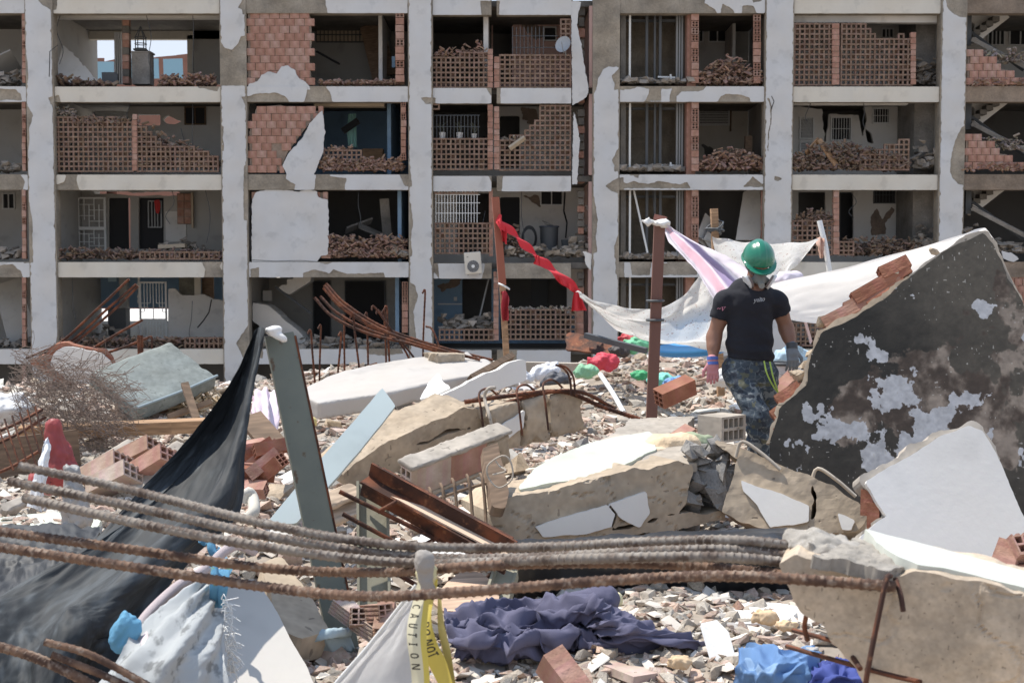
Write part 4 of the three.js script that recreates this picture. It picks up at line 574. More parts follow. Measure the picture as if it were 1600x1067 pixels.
chunky(1510, 1600, 395, (t) => 1.3 * (1 - t), 120, FD + 0.3, FD + 1.2, 'broken concrete and plaster heaped on the third row stair landing');
// ground floor openings under the lowest slab
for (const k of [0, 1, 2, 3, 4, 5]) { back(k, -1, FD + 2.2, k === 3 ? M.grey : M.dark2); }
for (const x of [212, 248, 292]) windowIn(x, 580, x + 28, 640, FD + 2.1, 3, M.frame); doorway(868, 562, 890, 640, FD + 2.1, M.wframe); bp('ground_wall', fbox(800, 560, 866, 640, FD + 0.6, 0.15), M.white);
R = rng(44);
for (const [x0, y0, x1, y1] of [[225, 14, 240, 118], [97, 12, 92, 100], [300, 14, 301, 110], [300, 155, 302, 235], [282, 200, 290, 240], [205, 155, 204, 190], [320, 296, 322, 380], [268, 296, 265, 350], [815, 300, 818, 392], [758, 330, 748, 378], [1350, 160, 1352, 200], [1330, 300, 1334, 340], [700, 296, 698, 345], [1020, 296, 1030, 390], [560, 300, 562, 352], [1268, 160, 1262, 190], [112, 432, 118, 500], [300, 470, 303, 540]]) { const a = P(x0, y0, FD + 0.6), b = P(x1, y1, FD + 0.5); bp('hanging_wire', tube([a, a.clone().lerp(b, 0.4).add(V(rr(-0.15, 0.15), 0, 0.05)), a.clone().lerp(b, 0.75).add(V(rr(-0.15, 0.15), 0, 0)), b], 0.011, 14, 4), M.frame); }
for (const l of [[[1206, 150], [1210, 158], [1206, 170]], [[90, 70], [77, 80], [76, 120]], [[391, 320], [389, 345], [391, 380], [390, 404]], [[392, 406], [430, 408], [470, 407], [496, 409]]]) bp('wall_crack', merge(l.slice(0, -1).map((p, i) => bar(P(p[0], p[1], FD + (p[0] > 380 && p[0] < 500 ? 0.108 : -0.002)), P(l[i + 1][0], l[i + 1][1], FD + (p[0] > 380 && p[0] < 500 ? 0.108 : -0.002)), 0.022, 0.01))), M.dark);
settle(bld);
// the long curved building behind, seen through the top balcony, and the one beyond the ground level rooms
{
  const b = thing('brick_hall', 'curved reddish hall with blue glass seen through the top balcony', 'building'), w = [], gl = [];
  const pts = [[60, 88], [110, 88], [145, 87], [180, 85], [215, 82], [250, 78], [290, 70], [360, 60]], d = 72;
  pts.slice(0, -1).forEach((p, i) => { const q = pts[i + 1], a = P(p[0], p[1], d + i), c = P(q[0], q[1], d + i + 1); const s = new THREE.Shape([new THREE.Vector2(0, 0), new THREE.Vector2(a.distanceTo(c), 0), new THREE.Vector2(a.distanceTo(c), c.y), new THREE.Vector2(0, a.y)]); const g = new THREE.ExtrudeGeometry(s, { depth: 3, bevelEnabled: false }); g.rotateY(Math.atan2(-(c.z - a.z), c.x - a.x)); g.translate(a.x, 0, a.z - 3); mesh('wall_panel', g, M.redwall || (M.redwall = plas(0.30, 0.15, 0.11)), b); mesh('glass_band', bar(P((p[0] + q[0]) / 2 - 15, i > 2 ? 108 : 112, d - 0.4), P((p[0] + q[0]) / 2 + 15, i > 2 ? 107 : 112, d - 0.4), 0.1, 1.1), mat(0.25, 0.42, 0.50, { roughness: 0.15 }), b); });
  settle(b);
}

// ---------- the rubble field ----------
const shardGeo = (sx, sy, sz, n = 9) => { const q = []; for (let k = 0; k < n; k++) q.push(V(rr(-1, 1) * sx, rr(-1, 1) * sy, rr(-1, 1) * sz)); q.push(V(-sx, -sy * 0.6, sz * 0.3), V(sx, -sy * 0.3, -sz * 0.5)); return uvBox(new ConvexGeometry(q)); };
const SH = { chunk: [0, 1, 2, 3, 4, 5].map(() => shardGeo(0.5, 0.36, 0.45, 11)), flake: [0, 1, 2, 3, 4].map(() => shardGeo(0.55, 0.09, 0.42, 10)), brick: [0, 1, 2, 3, 4].map(() => shardGeo(0.55, 0.17, 0.3, 8)) };
const inView = (x, z, pad = 0.1) => Math.abs(x) < -z * (0.4 + pad);
{
  R = rng(101);
  const kinds = [['broken_concrete', SH.chunk, conc(0.66, 0.60, 0.525), 18000, 0.03, 0.12, 'grey crumbs of broken concrete scattered over the mound', [0.78, 1.22]], ['plaster_flakes', SH.flake, plas(0.74, 0.70, 0.645), 11000, 0.04, 0.15, 'pale flakes of plaster scattered over the mound', [0.75, 1.1]], ['brick_shards', SH.brick, brk(0.74, 0.575, 0.49), 20000, 0.04, 0.14, 'dusty red brick shards scattered over the mound', [0.7, 1.25]]];
  const m4 = new THREE.Matrix4(), q = new THREE.Quaternion(), e = new THREE.Euler(), col = new THREE.Color();
  for (const [name, geos, m, total, s0, s1, label, kr] of kinds) {
    const grp = thing(name, label, 'rubble'); grp.userData.kind = 'stuff';
    geos.forEach((g) => {
      const n = Math.floor(total / geos.length), im = new THREE.InstancedMesh(g, m, n); im.name = name + '_pieces'; im.castShadow = im.receiveShadow = true;
      for (let i = 0; i < n; i++) {
        let x, z; do { const d = 3.3 * Math.pow(20 / 3.3, Math.pow(R(), 0.72)); z = -d; x = rr(-1, 1) * (0.5 * d + 0.3); } while (name === 'brick_shards' && R() < 0.6 && fb(x * 0.5, z * 0.5, 3) < -0.02 || name === 'broken_concrete' && R() < 0.6 && fb(x * 0.5, z * 0.5, 9) < -0.02);
        const s = lerp(s0, s1, R() ** 2) * (0.75 + Math.max(0, -z - 4) * 0.05); e.set(rr(-0.5, 0.5), rr(0, 6.3), rr(-0.5, 0.5)); q.setFromEuler(e);
        m4.compose(V(x, H(x, z) + s * 0.12, z), q, V(s, s * rr(0.8, 1.2), s)); im.setMatrixAt(i, m4);
        const k = rr(...kr), w = rr(-0.05, 0.05); im.setColorAt(i, col.setRGB(k + w, k, k - w));
      }
      grp.add(im);
    });
  }
  // the larger pieces, one by one
  const big = (name, geos, mats, n, s0, s1, label, cat, grp, flat = 0.5) => {
    for (let i = 0; i < n; i++) {
      const d = Math.sqrt(rr(4.4 ** 2, 18 ** 2)), z = -d, x = rr(-1, 1) * 0.41 * d, s = lerp(s0, s1, R() ** 2), o = new THREE.Mesh(pick(geos), pick(mats));
      o.name = numbered(name); o.castShadow = o.receiveShadow = true; o.position.set(x, H(x, z) + s * 0.1, z); o.rotation.set(rr(-flat, flat), rr(0, 6.3), rr(-flat, flat)); o.scale.setScalar(s); scene.add(o); tag(o, label, cat, grp);
    }
  };
  big('concrete_chunk', SH.chunk, [M.conc, M.dustc, M.greyc], 230, 0.12, 0.34, 'angular lump of pale broken concrete lying in the rubble', 'concrete chunk', 'concrete lumps in the rubble');
  big('brick_fragment', SH.brick, M.shard, 270, 0.13, 0.34, 'dusty red fragment of hollow brick lying in the rubble', 'brick fragment', 'brick fragments in the rubble', 0.7);
  big('plaster_slab', SH.flake, [M.white, M.plaster, M.cream], 120, 0.16, 0.42, 'flat white piece of wall plaster lying in the rubble', 'plaster piece', 'plaster pieces in the rubble', 0.6);
}
const creased = (g) => toCreasedNormals(g, 0.55);
// concrete members with rough skins, chipped edges and real cracks
function cbeam(A, B, w, h, { roll = 0, cell = 0.02, amp = 0.012, cracks = [], endA = 0.06, endB = 0.06, chip = 0.05, seed = 0, bend = 0 } = {}) {
  const X = B.clone().sub(A).normalize(), L = A.distanceTo(B), Z = X.clone().cross(V(0, 1, 0)).normalize(), Y = Z.clone().cross(X).normalize(), q = new THREE.Quaternion().setFromAxisAngle(X, roll); Z.applyQuaternion(q); Y.applyQuaternion(q);
  const m = new THREE.Matrix4().makeBasis(X, Y, Z).setPosition(A);
  const f = (x, y0, z) => {
    const y = y0 - bend * 4 * (x / L) * (1 - x / L);
    let d = sdBox(x - L / 2, y, z, L / 2, h / 2, w / 2, 0.006) + amp * fb(x * 8, y * 8, z * 8 + seed, 3);
    const rgh = 0.5 + 1.5 * fb(y * 8, z * 8, seed + x * 3, 3) + 0.7 * fb(y * 22, z * 22, x * 22 + seed, 2);
    d = Math.max(d, endA * rgh - x, x - L + endB * (1 - rgh * 0.8));
    const c = (h / 2 - Math.abs(y)) + (w / 2 - Math.abs(z)), k = Math.max(0, fb(x * 5 + Math.sign(y) * 7, Math.sign(z) * 5, seed, 3) * 2.6 - 0.05) + 0.25 * fb(x * 18, y * 18, z * 18 + seed, 2); d = Math.max(d, (chip * k - c) * 0.7);
    for (const [t, cw, am] of cracks) d = Math.max(d, cw * (0.8 + 0.7 * ns(y * 9, z * 9, t * 9)) - Math.abs(x - t * L - am * fb(y * 5, z * 5, t * 20, 3)));
    return d;
  };
  const g = uvBox(creased(nets(f, [-0.12, -h / 2 - 0.08 - Math.max(0, -bend), -w / 2 - 0.08], [L + 0.12, h / 2 + 0.08 + Math.max(0, bend), w / 2 + 0.08], cell))).applyMatrix4(m);
  const pm = new THREE.Matrix4().makeBasis(X, Y, Z).setPosition(A.clone().addScaledVector(Z, w / 2 + 0.004)), a = A.clone().addScaledVector(Z, w / 2 + 0.004);
  const to = (px, py) => { const r = ray(px, py), o = V(0, EYE, 0), t = a.clone().sub(o).dot(Z) / r.dot(Z), p = o.addScaledVector(r, t).sub(a); return [p.dot(X), p.dot(Y)]; };
  const tm = new THREE.Matrix4().makeBasis(X, Z.clone().negate(), Y).setPosition(A.clone().addScaledVector(Y, h / 2 + 0.004)), b = A.clone().addScaledVector(Y, h / 2 + 0.004);
  const to2 = (px, py) => { const r = ray(px, py), o = V(0, EYE, 0), t = b.clone().sub(o).dot(Y) / r.dot(Y), p = o.addScaledVector(r, t).sub(b); return [p.dot(X), -p.dot(Z)]; };
  return { g, front: { m: pm, to }, top: { m: tm, to: to2 }, X, Y, Z, A, L };
}
const clayBlock = (() => { // hollow clay block, 0.3 x 0.2 x 0.14, ribbed outside
  const s = new THREE.Shape(), N = 4, H0 = 0.1, W0 = 0.07; s.moveTo(-W0, -H0); s.lineTo(W0, -H0); for (let i = 0; i < N; i++) { const a = -H0 + 0.2 * i / N, st = 0.2 / N; s.lineTo(W0, a + st * 0.3); s.lineTo(W0 - 0.012, a + st * 0.4); s.lineTo(W0 - 0.012, a + st * 0.75); s.lineTo(W0, a + st * 0.85); } s.lineTo(W0, H0); s.lineTo(-W0, H0); s.lineTo(-W0, -H0);
  for (const [x, y] of [[-0.03, -0.064], [0.028, -0.064], [-0.03, 0], [0.028, 0], [-0.03, 0.064], [0.028, 0.064]]) { const h = new THREE.Path(); h.moveTo(x - 0.022, y - 0.024); h.lineTo(x - 0.022, y + 0.024); h.lineTo(x + 0.022, y + 0.024); h.lineTo(x + 0.022, y - 0.024); h.lineTo(x - 0.022, y - 0.024); s.holes.push(h); }
  return uvBox(new THREE.ExtrudeGeometry(s, { depth: 0.3, bevelEnabled: false }).translate(0, 0, -0.15).rotateY(Math.PI / 2));   // long axis x, ribs towards -z... both
})();
const onG = (px, py, d) => { const p = P(px, py, d); return V(p.x, H(p.x, p.z), p.z); };
const down = (p, e = 0.08) => V(p.x, H(p.x, p.z) - e, p.z);

// cracked concrete beam across the middle
{
  const pb1 = planeOf([[548, 740, 8.7], [740, 660, 9.3], [620, 650, 8.85]]), o1 = [[536, 742], [556, 722], [605, 690], [660, 666], [725, 636], [744, 640], [754, 668], [746, 694], [690, 708], [640, 730], [575, 756], [546, 764]];
  const c = { g: slabGeo(pb1, o1, 0.36, { cell: 0.016, amp: 0.022, freq: 7, relief: (x, y) => 0.018 * fb(x * 4, y * 4, 3, 4), holes: [[[628, 694], [668, 690], [700, 672], [735, 668], [735, 670], [700, 676], [668, 693], [628, 697]]] }) };
  const t = thing('concrete_beam', 'long tan concrete beam with a hairline crack lying behind the pink block panel', 'concrete beam'); mesh('core', c.g, M.conc, t); settle(t);
  const r = thing('concrete_beam', 'broken beam end with bent stirrups and a white plaster patch, mid heap', 'concrete beam'), e = cbeam(P(742, 672, 9.35), P(905, 632, 9.9), 0.36, 0.34, { cell: 0.02, cracks: [[0.32, 0.022, 0.12], [0.58, 0.02, 0.1]], endA: 0.12, endB: 0.12, amp: 0.03, chip: 0.09, seed: 4 });
  mesh('core', e.g, M.conc, r); mesh('plaster', slabGeo(e.front, [[768, 688], [776, 664], [816, 642], [815, 668], [792, 686]], 0.02, { cell: 0.012, amp: 0.015, z: 0.025 }), M.white, r);
  for (const [x, y] of [[757, 612], [816, 606], [857, 598]]) mesh('stirrup', rod([P(x, y + 74, 9.2), P(x - 5, y + 30, 9.2), P(x - 8, y + 2, 9.3), P(x + 8, y - 4, 9.6), P(x + 26, y + 12, 9.8)], 0.009, 22, 6), M.rust, r);
  mesh('rebar', rebar([P(726, 628, 9.3), P(800, 618, 9.4), P(880, 612, 9.6), P(940, 635, 9.7), P(1000, 655, 9.7)], 0.016, 0.03), M.rust, r); mesh('rebar', rebar([P(760, 640, 9.35), P(840, 616, 9.5), P(905, 612, 9.6), P(960, 638, 9.8)], 0.014, 0.03), M.rust, r);
  for (const k of [0, 6]) mesh('hooked_bar', rod([P(893 + k, 618, 9.5), P(890 + k, 590, 9.5), P(880 + k, 575, 9.5), P(868 + k, 570, 9.5)], 0.009, 18, 6), M.rust, r);
  mesh('bent_bar', rod([P(771, 680, 9.0), P(765, 650, 9.0), P(757, 622, 9.1), P(762, 608, 9.1), P(773, 606, 9.2)], 0.013, 22, 6), M.dustc, r); settle(r);
}
// big cracked slab with pale green top, in two pieces
{
  const pf = planeOf([[780, 830, 6.7], [1120, 800, 7.1], [900, 730, 6.85]]), of = [[764, 800], [790, 782], [812, 774], [870, 764], [930, 748], [992, 730], [1012, 736], [1060, 722], [1082, 728], [1080, 752], [1070, 786], [1064, 800], [1098, 804], [1130, 798], [1132, 812], [1080, 824], [1000, 834], [940, 842], [860, 850], [776, 850]];
  const t = thing('concrete_slab', 'thick cracked concrete slab with pale mint top and white plaster stripe', 'concrete slab');
  mesh('core', slabGeo(pf, of, 0.55, { cell: 0.014, amp: 0.02, freq: 8, relief: (x, y) => 0.02 * fb(x * 5, y * 5, 7, 4) - 0.05 * sstep(0.02, 0, Math.abs(fb(x * 2.2, y * 7 + x * 1.1, 2, 3))) * 0.3, holes: [[[943, 764], [947, 764], [952, 788], [963, 802], [957, 828], [953, 828], [959, 803], [948, 790]], [[957, 826], [1000, 820], [1034, 806], [1064, 800], [1064, 803], [1036, 809], [1002, 823], [957, 829]]] }), M.conc, t);
  const q0 = P(812, 772, 6.78), q1 = P(1080, 724, 7.1), q2 = P(868, 700, 7.6), U = q1.clone().sub(q0).normalize(), N = U.clone().cross(q2.clone().sub(q0)).normalize(); if (N.y < 0) N.negate(); const W = N.clone().cross(U), a0 = q0.clone(), mt = new THREE.Matrix4().makeBasis(U, W, N).setPosition(a0), to = (px, py) => { const r = ray(px, py), o = V(0, EYE, 0), k = a0.clone().sub(o).dot(N) / r.dot(N), s = o.addScaledVector(r, k).sub(a0); return [s.dot(U), s.dot(W)]; };
  mesh('painted_top', slabGeo({ m: mt, to }, [[806, 768], [822, 744], [862, 714], [930, 690], [1012, 674], [1030, 680], [1024, 700], [1000, 714], [975, 728], [900, 748], [850, 758]], 0.04, { cell: 0.012, amp: 0.03 }), plas(0.55, 0.60, 0.53), t); mesh('bare_top', slabGeo({ m: mt, to }, [[990, 732], [1004, 712], [1026, 698], [1036, 680], [1076, 690], [1088, 720], [1060, 726], [1012, 738]], 0.05, { cell: 0.014, amp: 0.03, z: -0.012 }), M.dustc, t);
  mesh('plaster', slabGeo(pf, [[834, 822], [940, 790], [1008, 768], [1012, 800], [998, 822], [982, 816], [964, 806], [956, 824], [900, 836], [846, 840]], 0.02, { cell: 0.011, amp: 0.012, z: 0.017, holes: [[[943, 770], [947, 770], [952, 788], [963, 802], [957, 828], [953, 828], [959, 803], [948, 790]]] }), M.white, t); settle(t);
  const pr = planeOf([[1120, 800, 7.0], [1345, 810, 6.75], [1200, 720, 7.0]]), orr = [[1106, 680], [1150, 698], [1210, 720], [1258, 742], [1300, 757], [1344, 788], [1354, 808], [1342, 832], [1230, 832], [1200, 828], [1160, 816], [1128, 800], [1140, 762], [1158, 716], [1116, 692]];
  const r = thing('concrete_slab', 'tan concrete beam piece sloping down right with two white plaster patches', 'concrete slab'); mesh('core', slabGeo(pr, orr, 0.42, { cell: 0.014, amp: 0.022, freq: 8, relief: (x, y) => 0.02 * fb(x * 5, y * 5, 1, 4), holes: [[[1262, 748], [1272, 750], [1278, 780], [1272, 812], [1268, 812], [1272, 780]]] }), M.conc, r);
  mesh('plaster', slabGeo(pr, [[1158, 750], [1212, 770], [1265, 790], [1264, 815], [1240, 822], [1204, 826], [1184, 792], [1160, 768]], 0.02, { cell: 0.011, amp: 0.012, z: 0.017 }), M.white, r); mesh('plaster', slabGeo(pr, [[1308, 800], [1336, 814], [1330, 828], [1316, 828]], 0.02, { cell: 0.011, amp: 0.01, z: 0.017 }), M.white, r);
  for (const [x, y] of [[1268, 732], [1150, 690]]) mesh('stirrup', rod([P(x, y + 24, 7.05), P(x + 10, y, 7.05), P(x + 40, y + 18, 7), P(x + 70, y + 44, 6.95)], 0.01, 18, 6), M.dustc, r); settle(r);
  // crushed core between the two
  const q = []; R = rng(55); for (let i = 0; i < 46; i++) { const g = pick(SH.chunk).clone().scale(1, 1, 1), s = rr(0.06, 0.2), p = P(rr(1070, 1150), rr(690, 790), rr(7.1, 7.35)); g.rotateX(rr(0, 6)); g.rotateY(rr(0, 6)); g.scale(s, s, s); g.translate(p.x, p.y - 0.02, p.z); q.push(keepUV(g)); }
  single('crushed_concrete', merge(q), M.greyc, 'crushed grey concrete crumbling between the mint slab and the tan beam', 'rubble', null, 'stuff');
  const pw = planeOf([[880, 700, 8.2], [1060, 660, 8.8], [900, 640, 9.3]]); single('grey_slab', slabGeo(pw, [[860, 750], [900, 715], [985, 655], [1085, 650], [1060, 676], [900, 735]], 0.12, { amp: 0.05, cell: 0.025 }), M.dustc, 'dusty flat slab lying just behind the mint topped slab', 'concrete slab');
}
// soot-blackened wall
const sootTex = tex(1024, (u, v) => {
  const wx = u + 0.02 * (tf(u, v, 12, 4, 301) - 0.5), wy = v + 0.02 * (tf(u, v, 12, 4, 309) - 0.5);
  const soft = tf(wx, wy, 3, 5, 311), pat = tf(wx, wy, 7, 6, 321), fine = tf(u, v, 60, 3, 331), core = Math.exp(-(((u - 0.5) / 0.3) ** 2) - ((v - 0.42) / 0.28) ** 2);
  let c = mixc([0.12, 0.115, 0.105], [0.215, 0.20, 0.18], sstep(0.3, 0.75, soft)); c = mixc(c, [0.30, 0.28, 0.25], sstep(0.45, 0.9, v + (u - 0.5) * 0.9 + (soft - 0.5) * 0.6) * 0.9);
  const br = sstep(0.49, 0.52, pat * 0.7 + core * 0.24); c = mixc(c, mixc([0.24, 0.20, 0.175], [0.52, 0.475, 0.435], sstep(0.35, 0.65, tf(wx, wy, 16, 5, 341))), br * 0.9);
  const core2 = Math.exp(-(((u - 0.52) / 0.24) ** 2) - ((v - 0.34) / 0.16) ** 2), wh = sstep(0.555, 0.568, tf(wx, wy, 11, 6, 351) * 0.8 + core2 * 0.22); c = mixc(c, [0.62, 0.625, 0.64], wh);
  if (tn(u, v, 130, 361) > 0.93 && tn(u, v, 14, 367) > 0.5) c = mixc(c, [0.6, 0.59, 0.57], 0.8);
  return c.map((q) => q * (0.86 + 0.28 * fine));
}, 1);
sootTex.wrapS = sootTex.wrapT = THREE.ClampToEdgeWrapping;
{
  const pl = planeOf([[1230, 740, 8.1], [1600, 740, 7.8], [1400, 420, 8.35]]), out = [[1202, 690], [1218, 640], [1262, 600], [1268, 556], [1284, 520], [1340, 494], [1378, 470], [1424, 430], [1470, 398], [1515, 372], [1540, 362], [1552, 380], [1574, 430], [1606, 490], [1660, 560], [1660, 860], [1210, 860]];
  const t = thing('burnt_wall', 'large fallen wall face blackened by soot with peeling white patches', 'wall'), g = slabGeo(pl, out, 0.035, { amp: 0.02, cell: 0.02, relief: (x, y) => 0.006 * fb(x * 3, y * 3, 0, 3) });
  const inv = pl.m.clone().invert(), p = g.attributes.position, uv = g.attributes.uv, q = V(0, 0, 0), [ax, ay] = pl.to(1200, 860), [bx, by] = pl.to(1660, 340); for (let i = 0; i < p.count; i++) { q.fromBufferAttribute(p, i).applyMatrix4(inv); uv.setXY(i, (q.x - ax) / (bx - ax), (q.y - ay) / (by - ay)); }
  mesh('plaster_face', g, mat(1, 1, 1, { map: sootTex, bumpMap: T.grain, bumpScale: 0.003, roughness: 0.88 }), t);
  mesh('brick_core', slabGeo(pl, out.map(([x, y]) => [x + 6, y + 5]), 0.12, { amp: 0.03, cell: 0.03, z: -0.036 }), M.mortar, t);
  mesh('edge_mortar', slabGeo(pl, [[1418, 428], [1470, 392], [1520, 364], [1544, 358], [1556, 378], [1578, 428], [1610, 488], [1602, 494], [1570, 434], [1545, 376], [1512, 380], [1462, 406], [1424, 440]], 0.11, { amp: 0.03, cell: 0.02, z: -0.02 }), M.dustc, t);
  mesh('edge_mortar', slabGeo(pl, [[1196, 694], [1212, 640], [1256, 598], [1262, 554], [1278, 516], [1334, 488], [1374, 464], [1420, 426], [1426, 436], [1382, 474], [1342, 500], [1290, 526], [1274, 560], [1268, 604], [1224, 646], [1208, 694]], 0.05, { amp: 0.03, freq: 10, cell: 0.014, z: -0.008 }), M.conc, t);
  R = rng(77); const along = (a, b, n, off, zz) => { for (let i = 0; i < n; i++) { const u = (i + 0.5) / n, [x, y] = pl.to(lerp(a[0], b[0], u), lerp(a[1], b[1], u) + off), o = mesh('hollow_brick', clayBlock, pick([M.tile, M.bricks[2], M.tile]), t), [x0, y0] = pl.to(...a), [x1, y1] = pl.to(...b); o.position.set(x, y, zz).applyMatrix4(pl.m); o.quaternion.setFromRotationMatrix(pl.m).multiply(new THREE.Quaternion().setFromEuler(new THREE.Euler(rr(-0.08, 0.08), rr(-0.08, 0.08), Math.atan2(y1 - y0, x1 - x0) + rr(-0.05, 0.05)))); const L = Math.hypot(x1 - x0, y1 - y0) / n; o.scale.set(L / 0.3 * 0.97, 0.42, 0.8); } };
  along([1286, 504], [1356, 466], 1, 0, -0.1); along([1332, 462], [1424, 412], 1, 0, -0.1); along([1376, 424], [1422, 402], 1, 0, -0.1); along([1322, 476], [1412, 430], 1, 4, -0.11); along([1360, 478], [1420, 438], 1, 0, -0.1); along([1208, 646], [1262, 606], 1, 6, -0.07); along([1215, 622], [1252, 596], 1, 4, -0.1); along([1214, 672], [1244, 650], 1, 6, -0.06);
  mesh('mortar_lumps', merge([[1290, 498, 0.07], [1262, 566, 0.07], [1255, 585, 0.08], [1245, 580, 0.06], [1270, 548, 0.06], [1400, 420, 0.05], [1462, 388, 0.05]].map(([x, y, s]) => { const o = pl.to(x, y), v = V(o[0], o[1], -0.07).applyMatrix4(pl.m), g = pick(SH.chunk).clone(); g.rotateX(rr(0, 5)); g.scale(s * 1.6, s * 1.4, s * 1.4); return keepUV(g.translate(v.x, v.y, v.z)); })), M.conc, t);
  settle(t);
  const ws = planeOf([[1350, 830, 6.0], [1600, 880, 5.95], [1500, 670, 6.2]]), w = thing('wall_slab', 'clean white plastered wall slab with ragged top, at the right edge', 'wall slab'), wo = [[1352, 752], [1420, 714], [1470, 682], [1516, 664], [1536, 672], [1552, 700], [1580, 760], [1602, 810], [1620, 850], [1620, 965], [1500, 965], [1400, 955], [1362, 945], [1344, 838], [1372, 812], [1384, 806]];
  mesh('plaster_face', slabGeo(ws, wo, 0.03, { amp: 0.012, cell: 0.014 }), M.white, w); mesh('core', slabGeo(ws, wo.map(([x, y], i) => i < 3 ? [x - 4, y - 9] : i < 6 ? [x + 3, y - 8] : [x + 2, y]), 0.13, { amp: 0.035, freq: 11, cell: 0.014, z: -0.032 }), M.dustc, w);
  for (const [x, y, r] of [[1366, 778, -1.2], [1376, 798, -1.15]]) { const q2 = ws.to(x, y), o = mesh('hollow_brick', clayBlock, M.tile, w); o.position.set(q2[0], q2[1], -0.09).applyMatrix4(ws.m); o.quaternion.setFromRotationMatrix(ws.m).multiply(new THREE.Quaternion().setFromEuler(new THREE.Euler(0, 1.1, r))); o.scale.setScalar(0.42); }
  settle(w);
  R = rng(5); [[1574, 880, 0.3, 0.2], [1596, 862, 0.9, -0.5], [1590, 905, -0.3, 0.6]].forEach(([x, y, a, b], i) => { const o = mesh(numbered('clay_block'), clayBlock, M.bricks[i % 3], scene); o.position.copy(P(x, y, 5.45)); o.rotation.set(a, b + 0.7, 0.5 + a); o.scale.set(0.55, 0.7, 0.7); tag(o, ['orange clay block lying against the white wall slab, leftmost', 'orange clay block on top of two others at the right edge', 'lowest orange clay block at the right edge'][i], 'clay block', 'clay blocks by the white slab'); });
}
